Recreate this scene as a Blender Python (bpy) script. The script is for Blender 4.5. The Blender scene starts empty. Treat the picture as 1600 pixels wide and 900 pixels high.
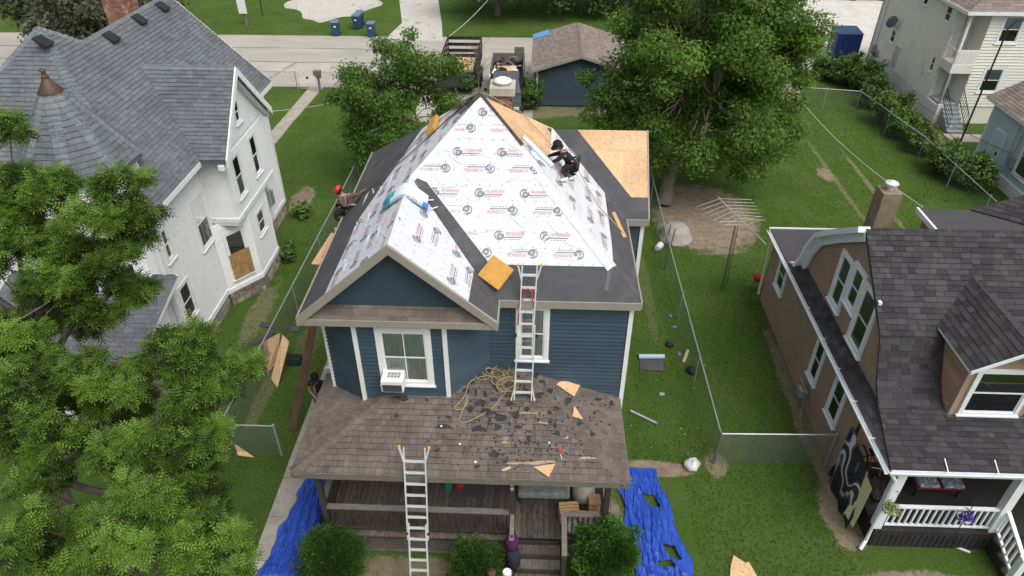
import bpy, bmesh, math, random
import numpy as np
from mathutils import Vector, Matrix
random.seed(7); RNG = np.random.default_rng(7)
S = bpy.context.scene
COL = S.collection
R = math.radians

# ------------------------------------------------------------------ camera
FPX, PITCH, YAW, CAMH = 1100.0, R(36.0), R(2.2), 15.5
cam = bpy.data.cameras.new('camera'); camo = bpy.data.objects.new('camera', cam); COL.objects.link(camo)
cam.sensor_width = 36.0; cam.lens = 36.0 * FPX / 1600.0; cam.clip_start = 0.1; cam.clip_end = 3000
camo.location = (0, 0, CAMH); camo.rotation_euler = (R(90) - PITCH, 0, YAW)
S.camera = camo
# ------------------------------------------------------------------ sky, sun, exposure
SUN_EL, SUN_AZ = R(58), R(138)          # azimuth clockwise from +Y
world = bpy.data.worlds.new('World'); S.world = world; world.use_nodes = True
wn = world.node_tree.nodes; wl = world.node_tree.links
sky = wn.new('ShaderNodeTexSky'); sky.sky_type = 'NISHITA'; sky.sun_disc = False
sky.sun_elevation = SUN_EL; sky.sun_rotation = SUN_AZ
sky.air_density = 1.0; sky.dust_density = 6.0; sky.ozone_density = 1.0
hs = wn.new('ShaderNodeHueSaturation'); hs.inputs['Saturation'].default_value = 0.30   # overcast: grey cloud light
wl.new(sky.outputs[0], hs.inputs['Color']); wl.new(hs.outputs[0], wn['Background'].inputs[0])
wn['Background'].inputs[1].default_value = 0.15
sd = bpy.data.lights.new('sun', 'SUN'); sun = bpy.data.objects.new('sun', sd); COL.objects.link(sun)
sd.energy = 0.9; sd.angle = R(50); sd.color = (1.0, 0.97, 0.92)
sdir = Vector((math.sin(SUN_AZ) * math.cos(SUN_EL), math.cos(SUN_AZ) * math.cos(SUN_EL), math.sin(SUN_EL)))
sun.rotation_euler = sdir.to_track_quat('Z', 'Y').to_euler(); sun.location = (0, 0, 60)
S.view_settings.view_transform = 'Standard'; S.view_settings.look = 'None'
S.view_settings.exposure = 0.33; S.view_settings.gamma = 1.0; S.view_settings.use_curve_mapping = False

# ------------------------------------------------------------------ survey helpers: photo bearing + a known plane -> place
_f = Vector((-math.sin(YAW) * math.cos(PITCH), math.cos(YAW) * math.cos(PITCH), -math.sin(PITCH)))
_r = Vector((math.cos(YAW), math.sin(YAW), 0)); _u = _r.cross(_f); _c = Vector((0, 0, CAMH))
def ray(x, y): return _f + _r * ((x - 800) / FPX) - _u * ((y - 450) / FPX)
def Zp(x, y, h=0.0): d = ray(x, y); return _c + d * ((h - CAMH) / d.z)
def Yp(x, y, c): d = ray(x, y); return _c + d * (c / d.y)
def Xp(x, y, c): d = ray(x, y); return _c + d * (c / d.x)
def V(*a): return Vector(a)

# ------------------------------------------------------------------ materials
MATS = {}
def mat(name, col, rough=0.8, var=0.0, vscale=3.0, col2=None, c2scale=1.0, c2lo=0.45, c2hi=0.6, bump=0.0, bscale=40.0, tone=0.0,
        metal=0.0, stretch=None, spec=0.3, alpha=None, coat=0.0, trans=0.0, dist=0.02):
    """procedural material: base colour, broad noise variation, optional second colour in noise patches, per-piece tone, bump"""
    if name in MATS: return MATS[name]
    m = bpy.data.materials.new(name); m.use_nodes = True; nt = m.node_tree; N = nt.nodes; L = nt.links
    b = N['Principled BSDF']; b.inputs['Roughness'].default_value = rough; b.inputs['Metallic'].default_value = metal
    b.inputs['Specular IOR Level'].default_value = spec; b.inputs['Coat Weight'].default_value = coat
    geo = N.new('ShaderNodeNewGeometry'); vec = geo.outputs['Position']
    if stretch:
        mp = N.new('ShaderNodeMapping'); mp.inputs['Scale'].default_value = stretch; L.new(vec, mp.inputs['Vector']); vec = mp.outputs[0]
    def noise(sc, det=5.0, rg=0.6):
        n = N.new('ShaderNodeTexNoise'); n.inputs['Scale'].default_value = sc; n.inputs['Detail'].default_value = det
        n.inputs['Roughness'].default_value = rg; L.new(vec, n.inputs['Vector']); return n
    rgb = N.new('ShaderNodeRGB'); rgb.outputs[0].default_value = (*col, 1); out = rgb.outputs[0]
    if col2:
        n = noise(c2scale); ra = N.new('ShaderNodeMapRange'); ra.inputs[1].default_value = c2lo; ra.inputs[2].default_value = c2hi
        L.new(n.outputs[0], ra.inputs[0]); mx = N.new('ShaderNodeMix'); mx.data_type = 'RGBA'
        L.new(ra.outputs[0], mx.inputs[0]); L.new(out, mx.inputs[6]); mx.inputs[7].default_value = (*col2, 1); out = mx.outputs[2]
    def mult(out, src, lo, hi, f0=0.3, f1=0.7):
        ra = N.new('ShaderNodeMapRange'); ra.inputs[1].default_value = f0; ra.inputs[2].default_value = f1
        ra.inputs[3].default_value = lo; ra.inputs[4].default_value = hi; L.new(src, ra.inputs[0])
        mx = N.new('ShaderNodeVectorMath'); mx.operation = 'SCALE'; L.new(out, mx.inputs[0]); L.new(ra.outputs[0], mx.inputs['Scale'])
        return mx.outputs[0]
    if var: out = mult(out, noise(vscale).outputs[0], 1 - var, 1 + var)
    if tone:
        at = N.new('ShaderNodeAttribute'); at.attribute_name = 'tone'; out = mult(out, at.outputs['Fac'], 1 - tone, 1 + tone, 0.0, 1.0)
    L.new(out, b.inputs['Base Color'])
    if bump:
        n = noise(bscale, 6.0, 0.7); bp = N.new('ShaderNodeBump'); bp.inputs['Strength'].default_value = bump; bp.inputs['Distance'].default_value = dist
        L.new(n.outputs[0], bp.inputs['Height']); L.new(bp.outputs[0], b.inputs['Normal'])
    if trans:
        tr = N.new('ShaderNodeBsdfTranslucent'); L.new(out, tr.inputs['Color']); ms = N.new('ShaderNodeMixShader'); ms.inputs[0].default_value = trans
        L.new(b.outputs[0], ms.inputs[1]); L.new(tr.outputs[0], ms.inputs[2]); L.new(ms.outputs[0], N['Material Output'].inputs[0])
    if alpha is not None: b.inputs['Alpha'].default_value = alpha
    MATS[name] = m; return m

def glass_mat():
    m = bpy.data.materials.new('window_glass'); m.use_nodes = True; N = m.node_tree.nodes; L = m.node_tree.links
    N.remove(N['Principled BSDF'])
    t = N.new('ShaderNodeBsdfTransparent'); t.inputs[0].default_value = (.80, .84, .84, 1)
    g = N.new('ShaderNodeBsdfGlossy'); g.inputs['Roughness'].default_value = .03
    fr = N.new('ShaderNodeFresnel'); fr.inputs[0].default_value = 1.5
    ad = N.new('ShaderNodeMath'); ad.operation = 'ADD'; ad.inputs[1].default_value = .08; L.new(fr.outputs[0], ad.inputs[0])
    ms = N.new('ShaderNodeMixShader'); L.new(ad.outputs[0], ms.inputs[0]); L.new(t.outputs[0], ms.inputs[1]); L.new(g.outputs[0], ms.inputs[2])
    L.new(ms.outputs[0], N['Material Output'].inputs[0]); return m
M_GLASS = glass_mat()

M_WHITE = mat('white_trim', (.74, .75, .75), .5, var=.06, vscale=4)
M_BLUE = mat('blue_siding', (.043, .072, .098), .6, var=.10, vscale=1.2, tone=.10, bump=.15, bscale=60)
M_TAUPE = mat('taupe_fascia', (.285, .26, .22), .55, var=.06)
M_CURT = mat('curtain', (.66, .67, .66), .9, var=.25, vscale=5, stretch=(6, 6, .3))
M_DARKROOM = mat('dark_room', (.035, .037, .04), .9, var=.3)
M_GRASS = None
M_WOOD = mat('raw_wood', (.52, .33, .17), .8, var=.2, vscale=6, stretch=(1, 6, 6))
M_METAL = mat('aluminium', (.70, .71, .72), .4, metal=.35, var=.08)
M_STEEL = mat('galvanised_steel', (.42, .44, .45), .5, metal=.6, var=.12)
M_BLACK = mat('black_rubber', (.02, .02, .021), .7, var=.2)

# ------------------------------------------------------------------ mesh builder
class MB:
    def __init__(s): s.v = []; s.f = []; s.t = []
    def add(s, vs, fs, tone=None):
        o = len(s.v); s.v += [tuple(p) for p in vs]; s.f += [tuple(i + o for i in f) for f in fs]
        s.t += [random.random() if tone is None else tone] * len(fs); return s
    def box(s, c, size, M=None, tone=None):
        hx, hy, hz = [k / 2 for k in size]; c = Vector(c)
        vs = [Vector((x, y, z)) for x in (-hx, hx) for y in (-hy, hy) for z in (-hz, hz)]
        vs = [(M @ p if M else p) + c for p in vs]
        return s.add(vs, [(0, 1, 3, 2), (4, 6, 7, 5), (0, 4, 5, 1), (2, 3, 7, 6), (0, 2, 6, 4), (1, 5, 7, 3)], tone)
    def bb(s, a, b, tone=None): # box from min to max
        a = Vector(a); b = Vector(b); return s.box((a + b) / 2, [abs(k) for k in (b - a)], None, tone)
    def beam(s, p, q, w, h=None, up=(0, 0, 1), tone=None): # rectangular bar
        p = Vector(p); q = Vector(q); h = h or w; d = (q - p); L = d.length; d.normalize(); up = Vector(up)
        a = d.cross(up)
        if a.length < 1e-4: a = d.cross(Vector((0, 1, 0)))
        a.normalize(); b = a.cross(d); M = Matrix((a, d, b)).transposed()
        return s.box((p + q) / 2, (w, L, h), M, tone)
    def tube(s, pts, rad, n=6, cap=True, tone=None):
        pts = [Vector(p) for p in pts]; K = len(pts); rs = rad if isinstance(rad, (list, tuple)) else [rad] * K
        vs = []; ref = Vector((0, 0, 1))
        for i, p in enumerate(pts):
            d = (pts[min(i + 1, K - 1)] - pts[max(i - 1, 0)]); d = d.normalized() if d.length > 1e-9 else Vector((0, 0, 1))
            a = d.cross(ref)
            if a.length < .05: a = d.cross(Vector((1, 0, 0)))
            a.normalize(); b = d.cross(a)
            vs += [p + (a * math.cos(2 * math.pi * k / n) + b * math.sin(2 * math.pi * k / n)) * rs[i] for k in range(n)]
        fs = [(i * n + k, i * n + (k + 1) % n, (i + 1) * n + (k + 1) % n, (i + 1) * n + k) for i in range(K - 1) for k in range(n)]
        if cap: fs += [tuple(range(n))[::-1], tuple((K - 1) * n + k for k in range(n))]
        return s.add(vs, fs, tone)
    def prism(s, poly, vec, tone=None): # polygon (3d points) extruded by vec
        n = len(poly); vec = Vector(vec); a = [Vector(p) for p in poly]; b = [p + vec for p in a]
        return s.add(a + b, [tuple(range(n))[::-1], tuple(range(n, 2 * n))] + [(i, (i + 1) % n, n + (i + 1) % n, n + i) for i in range(n)], tone)
    def lathe(s, c, prof, n=16, tone=None): # (radius, z) profile about a vertical axis
        c = Vector(c); vs = [c + Vector((r * math.cos(2 * math.pi * k / n), r * math.sin(2 * math.pi * k / n), z)) for r, z in prof for k in range(n)]
        K = len(prof); fs = [(i * n + k, i * n + (k + 1) % n, (i + 1) * n + (k + 1) % n, (i + 1) * n + k) for i in range(K - 1) for k in range(n)]
        fs += [tuple(range(n))[::-1], tuple((K - 1) * n + k for k in range(n))]
        return s.add(vs, fs, tone)
    def mesh(s, name, m, off=(0, 0, 0), smooth=False):
        me = bpy.data.meshes.new(name); o = Vector(off)
        me.from_pydata([(p[0] - o.x, p[1] - o.y, p[2] - o.z) for p in s.v], [], s.f)
        if s.t:
            at = me.attributes.new('tone', 'FLOAT', 'FACE'); at.data.foreach_set('value', s.t)
        if isinstance(m, (list, tuple)):
            for k in m: me.materials.append(k)
        else: me.materials.append(m)
        bm = bmesh.new(); bm.from_mesh(me); bmesh.ops.recalc_face_normals(bm, faces=bm.faces); bm.to_mesh(me); bm.free()
        if smooth: me.polygons.foreach_set('use_smooth', [True] * len(me.polygons))
        return me
    def build(s, name, m, parent=None, smooth=False, bevel=0):
        off = WL.get(parent.name, (0, 0, 0)) if parent else (0, 0, 0)
        if parent is None and s.v:
            lo = Vector((min(p[0] for p in s.v), min(p[1] for p in s.v), min(p[2] for p in s.v)))
            hi = Vector((max(p[0] for p in s.v), max(p[1] for p in s.v), max(p[2] for p in s.v)))
            off = Vector(((lo.x + hi.x) / 2, (lo.y + hi.y) / 2, lo.z))
        o = bpy.data.objects.new(name, s.mesh(name, m, off, smooth)); COL.objects.link(o)
        if parent: o.parent = parent; WL[o.name] = off
        else: o.location = off; WL[o.name] = off
        if bevel:
            bv = o.modifiers.new('bevel', 'BEVEL'); bv.width = bevel; bv.segments = 2; bv.limit_method = 'ANGLE'
        return o
WL = {}   # object -> world position of its local origin (things are unrotated)
def tag(o, label, cat, group=None):
    o['label'] = label; o['category'] = cat
    if group: o['group'] = group
    return o
def thing(name, label, cat, loc=(0, 0, 0), group=None):
    o = bpy.data.objects.new(name, None); COL.objects.link(o); o.location = loc; o.empty_display_size = .2
    WL[o.name] = Vector(loc); return tag(o, label, cat, group)
def structure(o): o['kind'] = 'structure'; return o
def stuff(o): o['kind'] = 'stuff'; return o
def inst(name, me, parent=None, M=None):
    """object sharing mesh data, placed by a world matrix"""
    o = bpy.data.objects.new(name, me); COL.objects.link(o)
    M = M or Matrix.Identity(4)
    if parent: o.parent = parent; M = Matrix.Translation(-Vector(WL[parent.name])) @ M
    o.matrix_local = M; return o
def np_mesh(name, verts, faces4, m, tones=None, smooth=False):
    """large mesh from numpy arrays; faces (n,3) or (n,4)"""
    me = bpy.data.meshes.new(name); k = faces4.shape[1]; n = len(faces4)
    me.vertices.add(len(verts)); me.vertices.foreach_set('co', np.ascontiguousarray(verts, np.float32).ravel())
    me.loops.add(n * k); me.loops.foreach_set('vertex_index', np.ascontiguousarray(faces4, np.int32).ravel())
    me.polygons.add(n); me.polygons.foreach_set('loop_start', np.arange(0, n * k, k, dtype=np.int32))
    me.update(calc_edges=True)
    if tones is not None:
        at = me.attributes.new('tone', 'FLOAT', 'FACE'); at.data.foreach_set('value', np.ascontiguousarray(tones, np.float32))
    if smooth: me.polygons.foreach_set('use_smooth', np.ones(n, bool))
    me.materials.append(m); return me
def np_obj(name, me, parent=None):
    o = bpy.data.objects.new(name, me); COL.objects.link(o)
    if parent: o.parent = parent; o.location = -Vector(WL[parent.name])
    WL[o.name] = Vector((0, 0, 0)); return o

# ------------------------------------------------------------------ building helpers
def clip(poly, conv):
    """clip 2d polygon by a convex ccw polygon"""
    out = poly
    for i in range(len(conv)):
        (ax, ay), (bx, by) = conv[i], conv[(i + 1) % len(conv)]; inp = out; out = []
        if not inp: return []
        def sd(p): return (bx - ax) * (p[1] - ay) - (by - ay) * (p[0] - ax)
        for j in range(len(inp)):
            p, q = inp[j], inp[(j + 1) % len(inp)]; a, b = sd(p), sd(q)
            if a >= 0: out.append(p)
            if (a >= 0) != (b >= 0): t = a / (a - b); out.append((p[0] + (q[0] - p[0]) * t, p[1] + (q[1] - p[1]) * t))
    return out
def area2(p): return .5 * sum(p[i][0] * p[(i + 1) % len(p)][1] - p[(i + 1) % len(p)][0] * p[i][1] for i in range(len(p)))
class Plane:
    """roof or wall plane: u horizontal, v up the slope, n outward"""
    def __init__(s, o, n):
        s.o = Vector(o); s.n = Vector(n).normalized(); s.u = Vector((0, 0, 1)).cross(s.n).normalized(); s.v = s.n.cross(s.u)
    def to(s, p): p = Vector(p) - s.o; return (p.dot(s.u), p.dot(s.v))
    def at(s, u, v, n=0.0): return s.o + s.u * u + s.v * v + s.n * n
def plane3(a, b, c):
    n = (Vector(b) - Vector(a)).cross(Vector(c) - Vector(a)); n = -n if n.z < 0 else n; return Plane(a, n)
def ccw(p): return p if area2(p) > 0 else p[::-1]
def slab(parent, name, poly, th, m, n=None):
    """a roof deck: polygon extruded downwards"""
    b = MB(); b.prism(poly, (0, 0, -th)); return b.build(name, m, parent)
def shingles(parent, polys, m, e=.143, w=(.16, .34), th=.012, lift=.004, single=0, name='shingle'):
    """lay courses of shingle tabs over coplanar convex polygons; the nearest `single` become objects, the rest one stuff part"""
    pl = plane3(*polys[0][:3]); cs = [ccw([pl.to(p) for p in q]) for q in polys]
    us = [p[0] for c in cs for p in c]; vs = [p[1] for c in cs for p in c]; pieces = []
    v = min(vs); row = 0
    while v < max(vs):
        u = min(us) - random.random() * .3
        while u < max(us):
            ww = random.uniform(*w); rect = [(u, v), (u + ww - .006, v), (u + ww - .006, v + e * 1.05), (u, v + e * 1.05)]
            tn = random.random(); tk = th * random.uniform(.75, 1.35)
            for c in cs:
                q = clip(rect, c)
                if len(q) > 2 and abs(area2(q)) > e * .02: pieces.append((q, v, tn, tk))
            u += ww
        v += e; row += 1
    def solid(b, q, v0, tn, tk):
        n = len(q); top = [pl.at(a, c, lift + tk * (1 - (c - v0) / (e * 1.05)) + .002) for a, c in q]; bot = [pl.at(a, c, -.004) for a, c in q]
        b.add(top + bot, [tuple(range(n))] + [(i, n + i, n + (i + 1) % n, (i + 1) % n) for i in range(n)], tn)
    if single:
        pieces.sort(key=lambda p: (pl.at(*p[0][0]) - _c).length if len(p[0]) == 4 and abs(area2(p[0])) > e * .12 else 1e3)
    for p in pieces[:single]:
        b = MB(); solid(b, *p); b.build(name, m, parent)
    if pieces[single:]:
        b = MB()
        for p in pieces[single:]: solid(b, *p)
        stuff(b.build(name + '_field', m, parent))
def hip_caps(parent, p, q, m, n1, n2, e=.143, w=.30, name='ridge_cap'):
    """bent cap shingles along a hip or ridge from p (low) to q (high)"""
    p = Vector(p); q = Vector(q); d = (q - p); L = d.length; d.normalize(); b = MB()
    n1 = Vector(n1).normalized(); n2 = Vector(n2).normalized(); a1 = d.cross(n1); a2 = d.cross(n2); mid = (n1 + n2).normalized()
    if a1.dot(n2) > 0: a1 = -a1
    if a2.dot(n1) > 0: a2 = -a2
    k = 0.0
    while k < L:
        s0 = p + d * k; s1 = p + d * min(k + e * 1.1, L); t0, t1 = .030, .016
        vs = [s0 + a1 * w / 2 + n1 * t0, s0 + mid * t0 * 1.15, s0 + a2 * w / 2 + n2 * t0, s1 + a1 * w / 2 + n1 * t1, s1 + mid * t1 * 1.15, s1 + a2 * w / 2 + n2 * t1,
              s0 + a1 * w / 2, s0, s0 + a2 * w / 2, s1 + a1 * w / 2, s1 + a2 * w / 2]
        b.add(vs, [(0, 1, 4, 3), (1, 2, 5, 4), (0, 6, 7, 1), (1, 7, 8, 2), (0, 3, 9, 6), (2, 8, 10, 5)]); k += e
    return stuff(b.build(name, m, parent))
class Wall:
    """vertical wall frame: o = lower left corner seen from outside, s = direction to the right"""
    def __init__(s, p, q):
        s.o = Vector((p[0], p[1], 0)); q = Vector((q[0], q[1], 0)); s.s = (q - s.o).normalized(); s.L = (q - s.o).length
        s.n = s.s.cross(Vector((0, 0, 1)))
    def at(s, a, z, n=0.0): return s.o + s.s * a + Vector((0, 0, z)) + s.n * n
    def sz(s, p): return ((Vector(p) - s.o).dot(s.s), p[2])
    def bar(s, b, a0, a1, z0, z1, n0, n1, tone=None):
        b.add([s.at(a, z, n) for a in (a0, a1) for n in (n0, n1) for z in (z0, z1)],
              [(0, 1, 3, 2), (4, 6, 7, 5), (0, 4, 5, 1), (2, 3, 7, 6), (0, 2, 6, 4), (1, 5, 7, 3)], tone)
def wall_core(parent, W, poly, m, th=.12, name='wall'):
    b = MB(); b.prism([W.at(a, z, -.004) for a, z in poly], W.n * -th); return b.build(name, m, parent)
def siding(parent, W, poly, m, e=.11, openings=(), single=True, proud=.02, name='siding_board', z0=None, joints=False):
    """lapped boards over a convex (s,z) polygon, cut round openings (s0,s1,z0,z1)"""
    poly = ccw(poly); zs = [p[1] for p in poly]; z = min(zs) if z0 is None else z0; joined = MB()
    while z < max(zs) - .01:
        q = clip([(-99, z), (99, z), (99, z + e), (-99, z + e)], poly)
        if len(q) > 2:
            lo = [p for p in q if p[1] < z + e * .5] or q; hi = [p for p in q if p[1] >= z + e * .5] or q
            zz0 = min(p[1] for p in q); zz1 = max(p[1] for p in q)
            l0, l1 = min(p[0] for p in lo), max(p[0] for p in lo); h0, h1 = min(p[0] for p in hi), max(p[0] for p in hi)
            spans = [(l0, l1, h0, h1)]
            for (a0, a1, b0, b1) in openings:
                if b0 < z + e * .7 and b1 > z + e * .3:
                    ns = []
                    for (x0, x1, y0, y1) in spans:
                        if x1 <= a0 or x0 >= a1: ns.append((x0, x1, y0, y1)); continue
                        if x0 < a0: ns.append((x0, a0, y0, a0))
                        if x1 > a1: ns.append((a1, x1, a1, y1))
                    spans = ns
            for (x0, x1, y0, y1) in spans:
                b = MB() if single else joined
                vs = [W.at(x0, zz0, 0), W.at(x1, zz0, 0), W.at(x0, zz0, proud), W.at(x1, zz0, proud), W.at(y0, zz1, 0), W.at(y1, zz1, 0), W.at(y0, zz1, .004), W.at(y1, zz1, .004)]
                b.add(vs, [(0, 1, 3, 2), (2, 3, 7, 6), (4, 6, 7, 5), (0, 2, 6, 4), (1, 5, 7, 3), (0, 4, 5, 1)])
                if single: b.build(name, m, parent)
        z += e
    if not single and joined.v: stuff(joined.build(name + '_field', m, parent))
def window(parent, W, a0, a1, z0, z1, trim=.09, m=None, back=None, rails=1, mull=0, proud=.045, name='window', upper_back=None):
    """double-hung window: casing as the part; sash, panes, blind and sill under it"""
    m = m or M_WHITE; b = MB(); g = .004
    W.bar(b, a0, a0 + trim, z0, z1, -.02, proud); W.bar(b, a1 - trim, a1, z0, z1, -.02, proud)
    W.bar(b, a0 + trim, a1 - trim, z1 - trim, z1, -.02, proud - g); W.bar(b, a0 + trim, a1 - trim, z0, z0 + trim * .8, -.02, proud - g)
    o = b.build(name, m, parent); i0, i1, j0, j1 = a0 + trim, a1 - trim, z0 + trim * .8, z1 - trim
    s = MB(); t = .035; mid = (j0 + j1) / 2
    for (y0, y1, n) in ((j0, mid + t / 2, .012), (mid - t / 2, j1, .024)):
        W.bar(s, i0, i0 + t, y0, y1, n - .02, n + .01); W.bar(s, i1 - t, i1, y0, y1, n - .02, n + .01)
        W.bar(s, i0 + t, i1 - t, y0, y0 + t, n - .02, n + .008); W.bar(s, i0 + t, i1 - t, y1 - t, y1, n - .02, n + .008)
        if mull: W.bar(s, (i0 + i1) / 2 - .012, (i0 + i1) / 2 + .012, y0 + t, y1 - t, n - .018, n + .006)
    s.build('sash', m, o)
    for (y0, y1, n) in ((j0 + t, mid - t / 2, .006), (mid + t / 2, j1 - t, .018)):
        p = MB(); p.add([W.at(i0 + t, y0, n), W.at(i1 - t, y0, n), W.at(i1 - t, y1, n), W.at(i0 + t, y1, n)], [(0, 1, 2, 3)]); p.build('pane', M_GLASS, o)
    p = MB(); p.add([W.at(i0, j0, .001), W.at(i1, j0, .001), W.at(i1, mid, .001), W.at(i0, mid, .001)], [(0, 1, 2, 3)]); p.build('backing', back or M_DARKROOM, o)  # flat panel behind the glass; its dark default paints in the unlit room
    p = MB(); p.add([W.at(i0, mid, .001), W.at(i1, mid, .001), W.at(i1, j1, .001), W.at(i0, j1, .001)], [(0, 1, 2, 3)]); p.build('backing', upper_back or back or M_DARKROOM, o)
    k = MB(); W.bar(k, a0 - .03, a1 + .03, z0 - .04, z0 - .001, -.02, proud + .04); k.build('sill', m, o)
    return o
def gutter(parent, p, q, m, out, name='gutter', w=.11, h=.10):
    """open K-gutter from p to q (top inner edge), `out` pointing away from the wall"""
    p = Vector(p); q = Vector(q); o = Vector(out).normalized(); b = MB()
    prof = [(0, 0), (0, -h), (w * .7, -h), (w, -.01), (w, 0), (w - .012, 0), (w - .012, -.012), (w * .66, -h + .012), (.012, -h + .012), (.012, 0)]
    a = [p + o * x + Vector((0, 0, z)) for x, z in prof]; c = [q + o * x + Vector((0, 0, z)) for x, z in prof]; n = len(prof)
    b.add(a + c, [(i, (i + 1) % n, n + (i + 1) % n, n + i) for i in range(n)] + [tuple(range(n)), tuple(range(n, 2 * n))[::-1]])
    return b.build(name, m, parent)
# ================================================================== THE GROUND
def grass_material():
    pass
    m = bpy.data.materials.new('lawn_grass'); m.use_nodes = True; N = m.node_tree.nodes; L = m.node_tree.links; b = N['Principled BSDF']
    b.inputs['Roughness'].default_value = .95; b.inputs['Specular IOR Level'].default_value = .1
    g = N.new('ShaderNodeNewGeometry')
    def nz(sc, det=6, rg=.65):
        n = N.new('ShaderNodeTexNoise'); n.inputs['Scale'].default_value = sc; n.inputs['Detail'].default_value = det; n.inputs['Roughness'].default_value = rg
        L.new(g.outputs['Position'], n.inputs['Vector']); return n.outputs[0]
    def ramp(src, stops):
        r = N.new('ShaderNodeValToRGB'); e = r.color_ramp.elements
        e[0].position, e[0].color = stops[0][0], (*stops[0][1], 1); e[1].position, e[1].color = stops[-1][0], (*stops[-1][1], 1)
        for p, c in stops[1:-1]: k = e.new(p); k.color = (*c, 1)
        L.new(src, r.inputs[0]); return r.outputs[0]
    def mix(f, a, c):
        x = N.new('ShaderNodeMix'); x.data_type = 'RGBA'; L.new(f, x.inputs[0]); L.new(a, x.inputs[6]); L.new(c, x.inputs[7]); return x.outputs[2]
    fine = ramp(nz(14), [(.3, (.026, .052, .009)), (.5, (.060, .108, .019)), (.72, (.105, .168, .038))])
    broad = ramp(nz(.45, 7, .7), [(.32, (.038, .078, .012)), (.5, (.066, .118, .021)), (.68, (.112, .142, .044))])
    dry = ramp(nz(2.2, 5), [(.45, (.060, .105, .020)), (.75, (.16, .145, .070))])
    f1 = N.new('ShaderNodeMapRange'); f1.inputs[1].default_value = .5; f1.inputs[2].default_value = .75; f1.inputs[4].default_value = .55; L.new(nz(.9, 4), f1.inputs[0])
    v = N.new('ShaderNodeValue'); v.outputs[0].default_value = .45
    c = mix(v.outputs[0], fine, broad); c = mix(f1.outputs[0], c, dry)
    def math2(op, x, y):
        k = N.new('ShaderNodeMath'); k.operation = op
        for i, q in enumerate((x, y)):
            if q is None: continue
            if isinstance(q, (int, float)): k.inputs[i].default_value = q
            else: L.new(q, k.inputs[i])
        return k.outputs[0]
    sp = N.new('ShaderNodeSeparateXYZ'); L.new(g.outputs['Position'], sp.inputs[0]); en = math2('ADD', math2('MULTIPLY', math2('SUBTRACT', nz(1.6, 8, .7), .5), 2.2), math2('MULTIPLY', math2('SUBTRACT', nz(11, 8, .8), .5), 2.0)); total = None
    for cx, cy, rx, ry, st in DIRT:
        dx = math2('DIVIDE', math2('SUBTRACT', sp.outputs[0], cx), rx); dy = math2('DIVIDE', math2('SUBTRACT', sp.outputs[1], cy), ry)
        d = math2('ADD', math2('SQRT', math2('ADD', math2('MULTIPLY', dx, dx), math2('MULTIPLY', dy, dy)), None), math2('MULTIPLY', en, .45 if rx > 1 else .9))
        r = N.new('ShaderNodeMapRange'); r.inputs[1].default_value = 1.06; r.inputs[2].default_value = .90; r.inputs[3].default_value = 0; r.inputs[4].default_value = st; L.new(d, r.inputs[0])
        total = r.outputs[0] if total is None else math2('MAXIMUM', total, r.outputs[0])
    soil = ramp(nz(4, 8, .7), [(.3, (.16, .125, .09)), (.5, (.25, .20, .145)), (.7, (.33, .27, .20))])
    c = mix(total, c, soil); L.new(c, b.inputs['Base Color'])
    bp = N.new('ShaderNodeBump'); bp.inputs['Strength'].default_value = .8; bp.inputs['Distance'].default_value = .06; L.new(nz(22, 8, .8), bp.inputs['Height']); L.new(bp.outputs[0], b.inputs['Normal'])
    return m
DIRT = [(7.35, 26.9, 2.15, 2.9, 1), (3.2, 12.95, 1.4, .3, 1), (5.15, 13.2, .3, .5, .7), (8.1, 15.0, .26, 4.2, .7), (8.1, 11.6, .5, 1.0, .9), (9.3, 9.6, 1.6, .5, 1), (20.6, 38.5, 1.0, 5.5, .9),
        (-9.8, 19.5, .4, 1.8, .45), (-8.3, 15.6, .25, 2.0, .35), (15.6, 29.2, .14, 4.5, .55), (14.2, 30.5, .12, 4.8, .45), (13.9, 31.2, .35, .7, .9), (2.9, 18.4, .3, 2.0, .3), (1.95, 10.8, .5, 1.4, .8), (-3.2, 9.3, 2.6, .7, .75), (-1.3, 38.5, 4, 1.0, .6), (2.6, 38.6, 3, .6, .6), (-10.6, 27.7, .5, 1.2, .9), (-7.6, 17.8, .4, 1.2, .25), (12.5, 25.6, .3, .5, .7), (4.2, 21.5, .2, 3.0, .2)]
M_GRASS = grass_material()
M_CONC = mat('concrete', (.36, .33, .28), .9, var=.16, vscale=1.5, col2=(.26, .24, .20), c2scale=4, c2lo=.5, c2hi=.75, bump=.2, bscale=30, tone=.12)
M_ALLEY = mat('alley_paving', (.36, .335, .29), .9, var=.12, vscale=.7, col2=(.25, .235, .21), c2scale=.5, c2lo=.5, c2hi=.85, bump=.2, bscale=15, stretch=(.35, 1, 1))
M_GRAVEL = mat('pale_gravel', (.46, .44, .40), .95, var=.3, vscale=9, col2=(.20, .24, .10), c2scale=1.2, c2lo=.58, c2hi=.72, bump=.6, bscale=25)
M_DIRT = mat('bare_dirt', (.23, .175, .12), .95, var=.22, vscale=5, col2=(.15, .115, .08), c2scale=1.3, bump=.5, bscale=14)
M_LOT = mat('pale_concrete_lot', (.52, .50, .46), .9, var=.12, vscale=.8, bump=.2)
def sheet(name, poly, m, z):
    b = MB(); b.add([(p[0], p[1], z) for p in poly], [tuple(range(len(poly)))]); return structure(b.build(name, m))
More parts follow.
